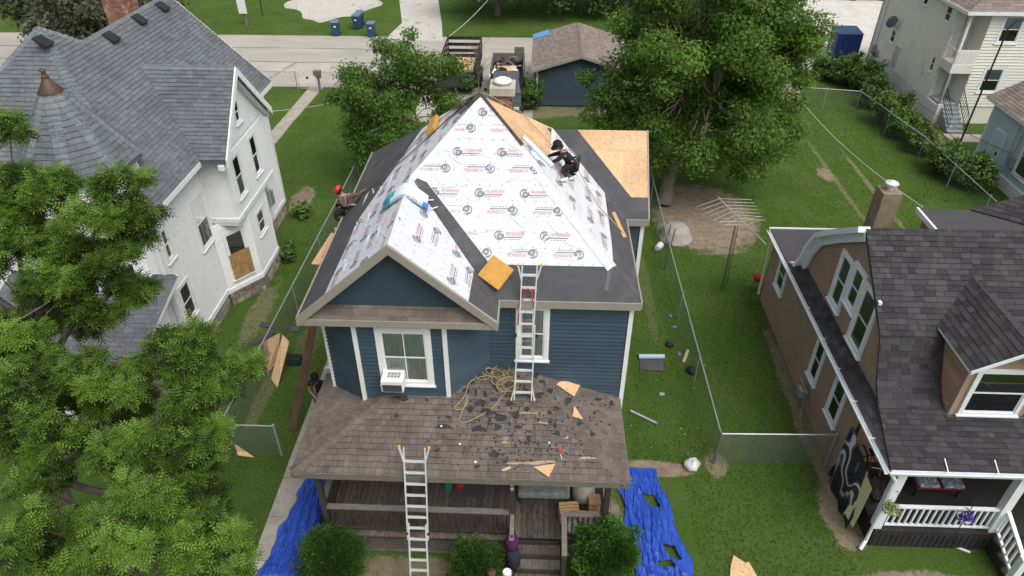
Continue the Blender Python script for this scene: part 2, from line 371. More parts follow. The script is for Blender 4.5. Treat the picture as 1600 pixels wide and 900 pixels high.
def blob(cx, cy, rx, ry, n=40, wob=.14, seed=0):
    r = random.Random(seed); ph = [r.uniform(0, 6.3) for _ in range(5)]
    return [(cx + rx * math.cos(t) * (1 + wob * (math.sin(2 * t + ph[0]) * .5 + math.sin(3 * t + ph[1]) * .5 + math.sin(7 * t + ph[2]) * .35 + math.sin(11 * t + ph[3]) * .25)),
             cy + ry * math.sin(t) * (1 + wob * (math.sin(2 * t + ph[1]) * .5 + math.sin(5 * t + ph[4]) * .4 + math.sin(9 * t + ph[0]) * .3))) for t in [2 * math.pi * k / n for k in range(n)]]
sheet('lawn', [(-500, -200), (500, -200), (500, 900), (-500, 900)], M_GRASS, 0)
sheet('alley_road', [(-120, 41.9), (-7, 41.9), (-7, 45.9), (120, 46.4), (120, 52.8), (16, 52.6), (-120, 52.0)], M_ALLEY, .008)
sheet('parking_pad', [(-7.0, 36.8), (-.3, 36.8), (-.3, 46.2), (-7.0, 46.2)], M_ALLEY, .006)
sheet('concrete_apron', [(-60, 41.95), (-7.2, 41.95), (-7.2, 46.5), (-60, 46.3)], mat('apron_concrete', (.40, .375, .33), .9, var=.10, vscale=.9, col2=(.32, .30, .26), c2scale=.7, c2lo=.5, c2hi=.75, bump=.2, bscale=15), .013)
M_TAR = mat('tar_joint', (.13, .12, .105), .9, var=.2)
for k, (a_, c_) in enumerate((((-60, 46.42), (-7.2, 46.52)), ((-21.6, 42), (-20.6, 46.4)), ((-17.4, 42), (-16.2, 46.4)), ((-12.7, 42), (-11.6, 46.4)), ((-9.0, 42), (-8.4, 46.4)), ((-40, 49.2), (-14, 49.5)), ((-14, 49.5), (-5, 48.9)), ((-6.9, 41.5), (-.4, 41.8)))):
    dx, dy = c_[0] - a_[0], c_[1] - a_[1]; n_ = math.hypot(dx, dy); w_ = .045 if k else .07; ox, oy = -dy / n_ * w_, dx / n_ * w_; rr_ = random.Random(k); up_e = []; lo_e = []
    for i in range(25): t = i / 24; j = rr_.uniform(-.05, .05); x_, y_ = a_[0] + dx * t - oy * 0 + j * oy * 8, a_[1] + dy * t + j; ww = rr_.uniform(.3, 1.1); up_e.append((x_ + ox * ww, y_ + oy * ww)); lo_e.append((x_ - ox * ww, y_ - oy * ww))
    sheet('paving_joint', up_e + lo_e[::-1], M_TAR, .017)
sheet('gravel_drive', [(-11.3, 51.5), (-10.7, 56), (-12.3, 64), (-16, 95), (-10, 95), (-8.9, 64), (-7.6, 56), (-7.0, 51.5)], M_GRAVEL, .018)
sheet('parking_lot', [(14.5, 51), (16.5, 60), (18, 90), (60, 90), (60, 49.6), (24, 49.4)], M_LOT, .014)
sheet('concrete_patch', blob(-17.4, 62.5, 3.4, 6.0, 60, .22, 3), M_GRAVEL, .010)
sheet('rear_walk', [(-14.55, 30.2), (-13.75, 30.2), (-13.55, 36.5), (-13.2, 42.4), (-14.1, 42.4), (-14.3, 36.5)], M_CONC, .010)
sheet('gate_apron', [(13.2, 41.0), (15.6, 41.0), (16.2, 43.8), (13.4, 43.8)], M_CONC, .012)
# concrete walk beside the blue house and the walk of the tan house, in slabs
def slabs(name, x0, x1, y0, y1, step, zt=.03):
    root = structure(bpy.data.objects.new(name, None)); COL.objects.link(root); WL[root.name] = Vector((0, 0, 0)); y = y0
    while y < y1 - .05:
        b = MB(); b.bb((x0, y + .008, -.05), (x1, min(y + step, y1) - .008, zt + random.uniform(-.006, .006))); b.build('paving_slab', M_CONC, root); y += step
slabs('side_walk', -6.72, -5.55, 6.0, 21.0, 1.25)
slabs('front_walk', 9.6, 11.2, 4.0, 8.9, 1.2)
slabs('neighbour_walk', -10.9, -9.5, 6.0, 12.6, 1.3)
slabs('entry_walk', 21.7, 24.5, 35.2, 36.2, .5)
# grass tufts standing on the lawn (uncountable)
def grass_field():
    zones = [(-14, 21, 5, 42, 150000), (-30, 16, 52.6, 66, 30000), (-6, 12, 5, 14, 26000)]
    P = []
    for x0, x1, y0, y1, n in zones: P.append(np.stack([RNG.uniform(x0, x1, n), RNG.uniform(y0, y1, n)], 1))
    P = np.concatenate(P)
    def out(cx, cy, rx, ry): return ((P[:, 0] - cx) / rx) ** 2 + ((P[:, 1] - cy) / ry) ** 2 > 1
    keep = out(7.35, 26.9, 2.3, 3.0) & ~((P[:, 0] > -6.75) & (P[:, 0] < -5.5) & (P[:, 1] < 21)) & ~((P[:, 0] > -12.5) & (P[:, 0] < -7) & (P[:, 1] > 51))
    keep &= ~((P[:, 0] > -14.5) & (P[:, 0] < -13.2) & (P[:, 1] > 29) & (P[:, 1] < 43)) & ~((P[:, 0] > 8.2) & (P[:, 1] < 21.2) & (P[:, 1] > 9.2)) & ~((P[:, 0] < -10.3) & (P[:, 1] < 28))
    keep &= ~((P[:, 0] > -7.2) & (P[:, 0] < 5) & (P[:, 1] > 36.4) & (P[:, 1] < 46)) & ~((P[:, 0] > 12) & (P[:, 1] < 20.5) & (P[:, 1] > 15)); keep &= out(-17.4, 62.5, 3, 5.6) & ~((P[:, 0] > 2.3) & (P[:, 0] < 4.2) & (P[:, 1] < 12.9)) & ~((P[:, 0] > -5) & (P[:, 0] < 2.9) & (P[:, 1] > 9.8) & (P[:, 1] < 21))
    for cx, cy, rx, ry, st in DIRT: keep &= out(cx, cy, rx * 1.05, ry * 1.05) | (RNG.random(len(P)) > st)
    P = P[keep]; n = len(P); h = RNG.uniform(.03, .085, n); a = RNG.uniform(0, 6.28, n); w = RNG.uniform(.008, .02, n)
    lx = RNG.normal(0, .03, n); ly = RNG.normal(0, .03, n)
    v = np.zeros((n, 3, 3)); v[:, 0, 0] = P[:, 0] - np.cos(a) * w; v[:, 0, 1] = P[:, 1] - np.sin(a) * w
    v[:, 1, 0] = P[:, 0] + np.cos(a) * w; v[:, 1, 1] = P[:, 1] + np.sin(a) * w
    v[:, 2, 0] = P[:, 0] + lx; v[:, 2, 1] = P[:, 1] + ly; v[:, 2, 2] = h
    mg = mat('grass_blade', (.100, .172, .030), .8, var=.3, vscale=.8, tone=.4, trans=.5)
    o = np_obj('grass', np_mesh('grass', v.reshape(-1, 3), np.arange(n * 3).reshape(n, 3), mg, RNG.random(n)))
    stuff(o); o['label'] = 'short green grass blades growing all over the lawns'; o['category'] = 'grass'
grass_field()

# ================================================================== THE BLUE HOUSE
SL = .88; EZ = 6.15
XL, XR, YF, YB = -5.03, 2.36, 12.38, 19.77
A = V((XL + XR) / 2, YF + 3.695, EZ + SL * 3.695)
GY = 11.6
L0 = V(XL, GY, EZ); G0 = V(-2.9, GY, EZ + SL * 2.13); G1 = V(-2.9, YF + 2.13, G0.z); LM = V(XL, G1.y, EZ); BL = V(XL, YB, EZ); BR = V(XR, YB, EZ)
V0 = V(-.77, YF, EZ); GR = V(-.77, GY, EZ); FR = V(XR, YF, EZ)
W0 = V(XR, 16.0, EZ); W1 = V(XR - 1.885, 17.885, EZ + SL * 1.885); WE = V(2.94, 16.0, EZ); WK = V(2.94, 17.885, W1.z); WB = V(2.94, 19.77, EZ)
M_OSB = mat('osb_board', (.60, .40, .235), .85, var=.16, vscale=1.1, col2=(.40, .23, .11), c2scale=26, c2lo=.5, c2hi=.66, bump=.15, bscale=60, tone=.12)
M_ICE = mat('ice_shield_membrane', (.068, .068, .074), .85, var=.12, vscale=2.2, col2=(.10, .10, .105), c2scale=1.5, c2lo=.5, c2hi=.7, bump=.3, bscale=80)
M_WRAP = mat('white_underlayment', (.60, .62, .65), .5, var=.06, vscale=2.5, bump=.8, bscale=5.5, dist=.05)
M_SHB = mat('weathered_brown_shingle', (.142, .120, .104), .95, var=.18, vscale=1.4, tone=.16, col2=(.105, .090, .080), c2scale=3.0, c2lo=.5, c2hi=.7, bump=.5, bscale=120)
house = thing('blue_house', 'dark blue sided house with white underlayment over its steep hip roof', 'house', (-1.3, 12.5, 0))
WF = Wall((-1.02, 12.55), (2.2, 12.55)); WB1 = Wall((-3.92, 11.8), (-1.93, 11.8)); WB2 = Wall((-1.93, 11.8), (-1.02, 12.55)); WB0 = Wall((-4.85, 12.55), (-3.92, 11.8))
ZT = 6.0
def rect(W, z0=0.0, z1=ZT): return [(0, z0), (W.L, z0), (W.L, z1), (0, z1)]
Wl = Wall((-4.85, 19.6), (-4.85, 12.55)); Wr = Wall((2.2, 12.55), (2.2, 16.15)); Ww = Wall((2.2, 16.15), (2.83, 16.15)); Wwr = Wall((2.83, 16.15), (2.83, 19.6))
win_f = (WF.sz(Yp(806, 476, 12.55))[0], WF.sz(Yp(860, 476, 12.55))[0], 4.30, 5.93)
win_b = (WB1.sz(Yp(584, 511, 11.8))[0], WB1.sz(Yp(672, 511, 11.8))[0], 4.12, 5.80)
for W, op, z0 in ((WF, [win_f], 3.2), (WB1, [win_b], 3.2), (WB2, [], 3.2), (WB0, [], 3.0), (Wl, [], .5), (Wr, [], .5), (Ww, [], .5), (Wwr, [], .5)):
    wall_core(house, W, rect(W, 0.0 if W not in (WF,) else 0.0), M_BLUE)
    siding(house, W, rect(W, z0), M_BLUE, e=.115, openings=op, proud=.034)
wall_core(house, Wall((2.83, 19.6), (-4.85, 19.6)), [(0, 0), (7.68, 0), (7.68, ZT), (0, ZT)], M_BLUE)
foundation = MB(); foundation.bb((-4.83, 12.58, -.1), (2.19, 19.58, .5)); foundation.build('foundation', M_CONC, house)
def corner_trim(x, y, z0, z1, w=.10, nx=0, ny=-1, p=None):
    b = MB(); b.bb((x - w / 2, y - w / 2, z0), (x + w / 2, y + w / 2, z1)); return b.build('corner_trim', M_WHITE, p or house)
for x, y, z0 in ((2.2, 12.55, 0.0), (-3.92, 11.8, 3.2), (-1.93, 11.8, 3.2), (-4.86, 12.56, .3), (2.83, 16.15, 0.0)): corner_trim(x, y, z0, ZT)
window(house, WF, *win_f, trim=.11, back=M_CURT, mull=1)
wb = window(house, WB1, *win_b, trim=.13, back=M_CURT, mull=1)
# gable wall and the little shingled pent roof under it
WG = Wall((-4.85, 11.86), (-.95, 11.86))
gt = lambda x: EZ - .10 + SL * min(x - XL, -.77 - x)
gp = [(.0, 6.02), (WG.L, 6.02), (WG.L, gt(-.95)), (1.95, gt(-2.9)), (0, gt(-4.85))]
wall_core(house, WG, gp, M_BLUE); siding(house, WG, [(.0, 6.22), (WG.L, 6.22), (WG.L, gt(-.95)), (1.95, gt(-2.9)), (0, gt(-4.85))], M_BLUE, e=.115, proud=.034)
pent = [V(-4.8, 11.56, 6.10), V(-1.0, 11.56, 6.10), V(-1.0, 11.85, 6.34), V(-4.8, 11.85, 6.34)]
slab(house, 'pent_roof', pent, .05, M_TAUPE); shingles(house, [pent], M_SHB, e=.15, single=60)
# decks
decks = {'left': [[L0, G0, G1, LM], [LM, G1, A, BL]], 'front': [[V0, FR, A, G1]], 'gable': [[G0, GR, V0, G1]], 'right': [[FR, W0, W1, A]], 'wing': [[W0, WE, WK, W1]], 'back': [[BR, BL, A]], 'wingback': [[WK, WB, BR, W1]]}
PL = {k: plane3(*v[0][:3]) for k, v in decks.items()}
for k, ps in decks.items():
    for p in ps: slab(house, 'roof_deck', p, .13, M_OSB)
# osb panel joints on the bare wing: separate sheets
def panel(pl, poly2, lift, m, name, parent=house, th=.003):
    b = MB(); b.prism([pl.at(u, v, lift) for u, v in poly2], pl.n * th); return b.build(name, m, parent)
def px(pl, pts): # photo bearings cut with a roof plane
    o = []
    for x, y in pts: d = ray(x, y); o.append(pl.to(_c + d * ((pl.o - _c).dot(pl.n) / d.dot(pl.n))))
    return o
def uv(pl, *ps): return [pl.to(p) for p in ps]
wp = PL['wing']; wpoly = ccw(uv(wp, *decks['wing'][0])); u0, v0 = min(p[0] for p in wpoly), min(p[1] for p in wpoly)
for i in range(-1, 3):
    for j in range(3):
        q = clip([(u0 + i * 1.22 + (j % 2) * .6 + .003, v0 + j * .96 + .003), (u0 + (i + 1) * 1.22 + (j % 2) * .6 - .003, v0 + j * .96 + .003), (u0 + (i + 1) * 1.22 + (j % 2) * .6 - .003, v0 + (j + 1) * .96 - .003), (u0 + i * 1.22 + (j % 2) * .6 + .003, v0 + (j + 1) * .96 - .003)], wpoly)
        if len(q) > 2 and abs(area2(q)) > .02: panel(wp, q, .001, M_OSB, 'osb_sheet')
rp = PL['right']; rpoly = ccw(uv(rp, *decks['right'][0]))
for i in range(0, 4):
    for j in range(3, 6):
        u1 = rp.to(FR)[0] + i * 1.25; v1 = j * .96
        q = clip([(u1 + .003, v1 + .003), (u1 + 1.247, v1 + .003), (u1 + 1.247, v1 + .957), (u1 + .003, v1 + .957)], rpoly)
        if len(q) > 2 and abs(area2(q)) > .02: panel(rp, q, .001, M_OSB, 'osb_sheet')
# ice and water shield (dark strips on eaves and valleys)
def conv(pl, plane_polys, cut): # clip a convex cut by every deck polygon
    for p in plane_polys:
        q = clip(cut, ccw(uv(pl, *p)))
        if len(q) > 2: yield q
fp = PL['front']; gpn = PL['gable']; lp = PL['left']
def band(pl, key, v0, v1, lift, m=M_ICE, name='eave_membrane'):
    for q in conv(pl, decks[key], [(-99, v0), (99, v0), (99, v1), (-99, v1)]): panel(pl, q, lift, m, name)
ev = fp.to(FR)[1]
band(fp, 'front', fp.to(FR)[1] - .01, fp.to(FR)[1] + .96, .0045); band(rp, 'right', rp.to(FR)[1] - .01, rp.to(FR)[1] + .94, .0045)
band(lp, 'left', lp.to(L0)[1] - .01, lp.to(L0)[1] + 1.1, .0045); band(lp, 'left', lp.to(L0)[1] + 1.1, 99, .0047); band(wp, 'wing', wp.to(WE)[1] - .01, wp.to(WE)[1] + .62, .0045)
# folds lie on the sheets
band(gpn, 'gable', gpn.to(GR)[1] - .01, gpn.to(GR)[1] + .92, .0045)
def strip(pl, key, p, q, wd, lift, side=1, name='valley_membrane'):
    a, b = Vector(pl.to(p)), Vector(pl.to(q)); d = (b - a).normalized(); nn = Vector((-d.y, d.x)) * side
    for r_ in conv(pl, decks[key], ccw([tuple(a), tuple(b), tuple(b + nn * wd), tuple(a + nn * wd)])): panel(pl, r_, lift, M_ICE, name)
for sgn in (1, -1):
    strip(fp, 'front', V0, G1, .46, .009, sgn); strip(gpn, 'gable', V0, G1, .3, .009, sgn); strip(rp, 'right', W0, W1, .50, .009, sgn); strip(wp, 'wing', W0, W1, .48, .009, sgn)
# white underlayment in lapped courses
prints = []
def underlay(key, pxpoly, first, course=1.0, lap=.08, rows=((.68, 0), (.26, 1)), phase=0.0, flip=False, base=.0130):
    pl = PL[key]; poly = ccw([pl.to(p) if isinstance(p, Vector) else px(pl, [p])[0] for p in pxpoly]); vs = [p[1] for p in poly]; v = first; k = 0
    # convex parts: triangulate as a fan over the polygon cut to each course
    while v < max(vs):
        lo, hi = v, v + course + lap; q = band_cut(poly, lo, hi)
        if len(q) > 2 and abs(area2(q)) > .03:
            n0 = base + .0022 * k; b = MB(); n = len(q)
            top = [pl.at(a, c, n0 + (.004 if c < lo + .02 else .0)) for a, c in q]; bot = [pl.at(a, c, base - .001) for a, c in q]
            b.add(top + bot, [tuple(range(n))] + [(i, n + i, n + (i + 1) % n, (i + 1) % n) for i in range(n)]); b.build('underlayment_sheet', M_WRAP, house)
            for dv, kind in rows:
                us = [p[0] for p in poly]; u = min(us) + phase + (.62 if kind else 0) * .4 + (k % 2) * .55
                while u < max(us):
                    prints.append((pl, poly, u, v + course * dv, kind, n0 + .0045)); u += 1.03
        v += course; k += 1
def band_cut(poly, lo, hi):
    def half(p, f):
        o = []
        for i in range(len(p)):
            a, b = p[i], p[(i + 1) % len(p)]; fa, fb = f(a), f(b)
            if fa >= 0: o.append(a)
            if (fa >= 0) != (fb >= 0): t = fa / (fa - fb); o.append((a[0] + (b[0] - a[0]) * t, a[1] + (b[1] - a[1]) * t))
        return o
    return half(half(poly, lambda p: p[1] - lo), lambda p: hi - p[1])
vf = px(fp, [(850, 415)])[0][1]
Ah = A - (A - FR) * .035
underlay('front', [G1 + (A - G1) * .02, (667, 285), (767, 415), (958, 418), Ah, A], vf)
vr = px(rp, [(955, 380)])[0][1]
underlay('right', [(958, 418), (949, 308), W1 + V(-.10, -.1, .09), rp.at(*px(rp, [(861, 205)])[0]), rp.at(*px(rp, [(858, 252)])[0]), rp.at(*px(rp, [(814, 219)])[0])], vr, phase=.3)
underlay('left', [(505, 466), G0 + V(-.02, .03, -.02), G1, A + V(-.03, 0, -.026), (690, 181), (660, 202), (563, 340)], px(lp, [(505, 464)])[0][1] - .4, phase=.2)
underlay('gable', [G0 + V(.02, .03, -.02), (731, 473), (740, 422), G1], gpn.to(V(-1.6, GY, EZ + SL * .83))[1] - .5, course=1.0, phase=.3)
def wrap(p, q, n1, n2, w, lift):
    p = Vector(p); q = Vector(q); d = (q - p).normalized(); n1 = n1.normalized(); n2 = n2.normalized(); a1 = d.cross(n1); a2 = d.cross(n2); a1 = -a1 if a1.dot(n2) > 0 else a1; a2 = -a2 if a2.dot(n1) > 0 else a2; mid = (n1 + n2).normalized(); b = MB()
    b.add([p + a1 * w + n1 * lift, p + mid * lift * 1.2, p + a2 * w + n2 * lift, q + a1 * w + n1 * lift, q + mid * lift * 1.2, q + a2 * w + n2 * lift], [(0, 1, 4, 3), (1, 2, 5, 4)]); b.build('hip_wrap', M_WRAP, house)
wrap(FR.lerp(A, .166), FR.lerp(A, .74), fp.n, rp.n, .16, .027); wrap(G1.lerp(A, .0), A, fp.n, lp.n, .14, .027); wrap(G0 + V(0, .02, 0), G1, gpn.n, lp.n, .14, .027)
# the print on the underlayment: ring emblem, outlined name, bar
M_PRED = mat('pink_red_print', (.56, .24, .28), .7); M_PGREY = mat('grey_print', (.21, .21, .24), .7)
def text_polys(s, size):
    c = bpy.data.curves.new('t', 'FONT'); c.body = s; c.size = size; c.resolution_u = 2; c.align_x = 'LEFT'
    o = bpy.data.objects.new('t', c); COL.objects.link(o); dg = bpy.context.evaluated_depsgraph_get(); me = bpy.data.meshes.new_from_object(o.evaluated_get(dg))
    vs = [v.co.copy() for v in me.vertices]; fs = [tuple(p.vertices) for p in me.polygons]; bpy.data.objects.remove(o); bpy.data.curves.remove(c); bpy.data.meshes.remove(me); return vs, fs
def ring(b, cx, cy, r0, r1, a0=0, a1=6.2832, n=18, z=0.0):
    o = []; 
    for k in range(n + 1): t = a0 + (a1 - a0) * k / n; o += [(cx + r0 * math.cos(t), cy + r0 * math.sin(t), z), (cx + r1 * math.cos(t), cy + r1 * math.sin(t), z)]
    b.add(o, [(2 * k, 2 * k + 1, 2 * k + 3, 2 * k + 2) for k in range(n)])
def logo_mesh():
    b = MB(); vs, fs = text_polys('VB DEFENDER', .145); w = max(v.x for v in vs); b.add([(v.x * .58 / w + .19, v.y - .005, 0) for v in vs], fs); nred = len(b.f)
    ring(b, 0, 0, .118, .150, .9, 6.6); ring(b, .03, -.035, .045, .098); ring(b, .03, -.035, .0, .022, n=8); ring(b, -.02, .06, .03, .055, 0, 3.4, 8)
    b.add([(.13, -.075, 0), (.70, -.075, 0), (.70, -.045, 0), (.13, -.045, 0)], [(0, 1, 2, 3)])
    for k in range(5): b.add([(.16 + k * .1, -.135, 0), (.23 + k * .1, -.135, 0), (.23 + k * .1, -.118, 0), (.16 + k * .1, -.118, 0)], [(0, 1, 2, 3)])
    ring(b, .0, -.20, .0, .02, n=8)
    me = b.mesh('printed_emblem', [M_PRED, M_PGREY]); me.polygons.foreach_set('material_index', [0 if i < nred else 1 for i in range(len(me.polygons))]); return me
def inside(poly, p):
    c = False; j = len(poly) - 1
    for i in range(len(poly)):
        if (poly[i][1] > p[1]) != (poly[j][1] > p[1]) and p[0] < (poly[j][0] - poly[i][0]) * (p[1] - poly[i][1]) / (poly[j][1] - poly[i][1]) + poly[i][0]: c = not c
        j = i
    return c
LOGO = logo_mesh(); LV = [v.co.copy() for v in LOGO.vertices]; LF = [(tuple(f.vertices), f.material_index) for f in LOGO.polygons]
for pl, poly, u, v, kind, n0 in prints:
    c = (u, v) if not kind else (u + .52, v); sg = .75 if not kind else -.75; M = Matrix.Identity(4); ux, vx = pl.u * sg, pl.v * sg
    for r_ in range(3): M[r_][0], M[r_][1], M[r_][2] = ux[r_], vx[r_], pl.n[r_]
    M.translation = pl.at(c[0], c[1], n0 + .006)
    ok = [inside(poly, (c[0] + sg * q.x, c[1] + sg * q.y)) for q in LV]
    if all(ok): inst('printed_emblem', LOGO, house, M); continue
    fs = [(f, mi) for f, mi in LF if all(ok[i] for i in f)]
    if len(fs) < 12: continue
    me = bpy.data.meshes.new('printed_emblem'); used = sorted({i for f, _ in fs for i in f}); ix = {i: k for k, i in enumerate(used)}; me.from_pydata([LV[i] for i in used], [], [tuple(ix[i] for i in f) for f, _ in fs]); me.materials.append(M_PRED); me.materials.append(M_PGREY); me.polygons.foreach_set('material_index', [mi for _, mi in fs]); inst('printed_emblem', me, house, M)
# plastic cap nails along the courses
caps = MB()
for key, pts in (('front', [G1, (667, 285), (767, 415), (958, 418), A]), ('left', [(505, 466), G0, G1, A, (690, 181), (563, 340)]), ('right', [(958, 418), (949, 308), (861, 205), (858, 252), (814, 219)]), ('gable', [G0, (731, 473), (740, 422), G1])):
    pl = PL[key]; poly = [pl.to(p) if isinstance(p, Vector) else px(pl, [p])[0] for p in pts]; us = [p[0] for p in poly]; vs = [p[1] for p in poly]; v = min(vs) + .05
    while v < max(vs):
        u = min(us) + random.random() * .2
        while u < max(us):
            q = (u + random.uniform(-.03, .03), v + random.uniform(-.02, .02))
            if inside(poly, q): caps.add([pl.at(q[0] + .016 * math.cos(t), q[1] + .016 * math.sin(t), .036) for t in (0, 1.05, 2.1, 3.14, 4.2, 5.25)], [tuple(range(6))])
            u += .26
        v += .37
stuff(caps.build('cap_nail', mat('cap_nail_grey', (.33, .33, .35), .6), house))
# wrinkles: loose folds in the sheet on the left slope
fold = MB()
for k in range(30):
    c = Vector(lp.to(A)) * .0; a = random.uniform(0, 1); b_ = random.uniform(0, 1)
    y = random.uniform(12.0, 17.2); x = random.uniform(-4.35, -3.0 + max(0, (y - 14.5)) * .75); z = EZ + SL * (x - XL); p = V(x, y, z) + lp.n * .016
    d = (V(0, 1, 0) * random.uniform(.5, 1) + V(1, 0, SL) * random.uniform(-.5, .15)).normalized(); s = random.uniform(.12, .42); sd2 = lp.n.cross(d)
    fold.add([p - d * s, p + sd2 * .035, p + d * s, p - sd2 * .035, p + lp.n * random.uniform(.012, .03) + d * s * .2], [(0, 1, 4), (1, 2, 4), (2, 3, 4), (3, 0, 4)])
for k in range(34):
    y = random.uniform(13.1, 15.6); h_ = (A.y - y) / (A.y - YF); x = A.x + random.uniform(-.85, .9) * (XR - A.x) * h_
    if x < -2.3 + (14.4 - y) * 1.0 and y < 14.5: continue
    p = V(x, y, EZ + SL * (y - YF)) + fp.n * .022; d = (V(1, 0, 0) * random.uniform(.4, 1) + V(0, 1, SL) * random.uniform(-.6, .6)).normalized(); s = random.uniform(.15, .5); sd2 = fp.n.cross(d)
    fold.add([p - d * s, p + sd2 * .03, p + d * s, p - sd2 * .03, p + fp.n * random.uniform(.008, .018) + d * s * .2], [(0, 1, 4), (1, 2, 4), (2, 3, 4), (3, 0, 4)])
stuff(fold.build('underlayment_fold', M_WRAP, house))
# fascia, rakes, soffits
def fascia(p, q, h=.17, t=.035, name='fascia', up=.02, nrm=None):
    p = Vector(p); q = Vector(q); d = (q - p).normalized(); n = nrm or d.cross(V(0, 0, 1)).normalized(); b = MB()
    b.prism([p + V(0, 0, up) + n * .002, q + V(0, 0, up) + n * .002, q + V(0, 0, -h) + n * .002, p + V(0, 0, -h) + n * .002], n * t); return b.build(name, M_TAUPE, house)
fascia(V0, FR); fascia(FR, V(XR, 16.0, EZ)); fascia(W0 + V(.04, 0, 0), WE); fascia(BL, L0); fascia(GR, V(-.77, YF - .04, EZ))
fascia(V(XL - .03, GY, EZ - .03), V(-.74, GY, EZ - .03), h=.14, t=.05, name='cornice_board')
fascia(L0 + V(-.02, 0, .01), G0 + V(0, 0, .03), h=.20, t=.07, name='rake_board', nrm=V(0, -1, 0)); fascia(G0 + V(0, 0, .03), GR + V(.02, 0, .01), h=.20, t=.07, name='rake_board', nrm=V(0, -1, 0))
fascia(WE, WK, nrm=V(1, 0, 0)); fascia(WK, WB, nrm=V(1, 0, 0))
b = MB(); b.bb((XL + .02, GY + .03, 5.98), (-.79, 12.6, 6.005)); b.bb((-.8, YF + .02, 5.981), (XR - .02, 12.6, 6.004)); b.bb((2.18, 12.55, 5.979), (XR - .02, 16.0, 6.003)); b.bb((2.2, 16.02, 5.976), (2.92, 16.2, 6.002)); b.build('soffit', M_TAUPE, house)
# brick chimney behind the peak
M_BRICK = mat('red_brick', (.27, .12, .085), .9, var=.2, vscale=8, tone=.35, col2=(.36, .26, .20), c2scale=5, c2lo=.52, c2hi=.66)
M_MORTAR = mat('mortar', (.33, .30, .27), .95)
def brick_stack(parent, x0, x1, y0, y1, z0, z1, m=M_BRICK, bl=.21, bh=.065):
    b = MB(); b.bb((x0, y0, z0), (x1, y1, z1)); core = b.build('chimney_core', M_MORTAR, parent)
    z = z0; r_ = 0
    while z + bh < z1:
        for (ax, fx, a0, a1) in (('x', y0, x0, x1), ('y', x1, y0, y1), ('y', x0, y0, y1)):
            a = a0 - (bl / 2 if r_ % 2 else 0)
            while a < a1 - .01:
                s0, s1 = max(a, a0 - .006), min(a + bl - .012, a1 + .006)
                if s1 - s0 > .03:
                    k = MB()
                    if ax == 'x': k.bb((s0, fx - .010, z), (s1, fx + .04, z + bh - .012))
                    elif fx == x1: k.bb((fx - .04, s0, z), (fx + .010, s1, z + bh - .012))
                    else: k.bb((fx - .010, s0, z), (fx + .04, s1, z + bh - .012))
                    k.build('brick', m, parent)
                a += bl
        z += bh; r_ += 1
cy0 = 17.0
chim = MB(); chim.bb((-1.22, cy0 - .05, 9.05), (-.58, cy0 + .6, 9.27)); ch = chim.build('chimney', mat('chimney_cap_concrete', (.42, .39, .33), .9, var=.15, vscale=6), house, bevel=.02)
brick_stack(ch, -1.12, -.68, cy0 + .04, cy0 + .5, 7.6, 9.05)
b = MB(); b.lathe((-.9, cy0 + .27, 9.27), [(.19, 0), (.20, .05), (.235, .055), (.23, .10), (.12, .15), (.02, .17)], 20); b.build('flue_cover', M_WHITE, ch, smooth=True)
b = MB(); b.add([(-1.16, cy0 - .02, 8.72), (-.66, cy0 - .02, 8.30), (-.60, cy0 - .08, 8.26), (-.60, cy0 - .25, 8.28), (-1.16, cy0 - .16, 8.77)], [(0, 1, 2, 3, 4)]); b.prism([(-.66, cy0 - .03, 8.55), (-.52, cy0 - .1, 8.30), (-.60, cy0 - .2, 8.22), (-.72, cy0 - .1, 8.4)], (.02, .0, .02)); b.build('flashing', mat('verdigris_flashing', (.20, .36, .32), .6, var=.3, vscale=6), ch)
# torn felt left along the ridge by the peak
b = MB()
for k in range(10):
    t = random.uniform(0, .38); p = A + (BL - A) * t * .5 + V(random.uniform(-.15, .1), random.uniform(-.2, .1), .04); d = V(random.uniform(-.8, -.3), random.uniform(-.3, .3), -.35).normalized(); s = d.cross(V(0, 0, 1)).normalized() * random.uniform(.03, .07)
    L_ = random.uniform(.25, .7); b.add([p - s, p + s, p + s + d * L_ + V(0, 0, .02), p - s * .4 + d * L_ * 1.1 + V(0, 0, .05)], [(0, 1, 2, 3)])
for p, q in ((A + V(-.02, .0, .05), A + (FR - A) * .26 + V(.04, .02, .05)), (A + V(0, 0, .05), A + V(-.5, -.4, -.30))): b.beam(p, q, .07, .02)
stuff(b.build('torn_felt', mat('old_felt', (.06, .05, .045), .95, var=.4, vscale=6), house))
# window air conditioner
ac = thing('air_conditioner', 'white window air conditioner sitting in the bay window', 'air conditioner', WB1.at((win_b[0] + win_b[1]) / 2 - .28, 4.22, .2))
b = MB(); a0 = WB1.sz(Yp(601, 590, 11.8))[0]; a1 = a0 + .50; WB1.bar(b, a0, a1, 4.21, 4.54, -.02, .40); b.build('case', M_WHITE, ac, bevel=.012)
b = MB(); WB1.bar(b, a0 + .03, a1 - .03, 4.235, 4.44, .401, .408); b.build('coil_grille', mat('coil_grey', (.06, .06, .065), .6), ac)
b = MB()
for k in range(4):
    for j in range(2): WB1.bar(b, a0 + .13 + k * .075, a0 + .19 + k * .075, 4.541, 4.545, .10 + j * .09, .17 + j * .09)
b.build('vent_slot', mat('slot_grey', (.25, .25, .25), .6), ac)

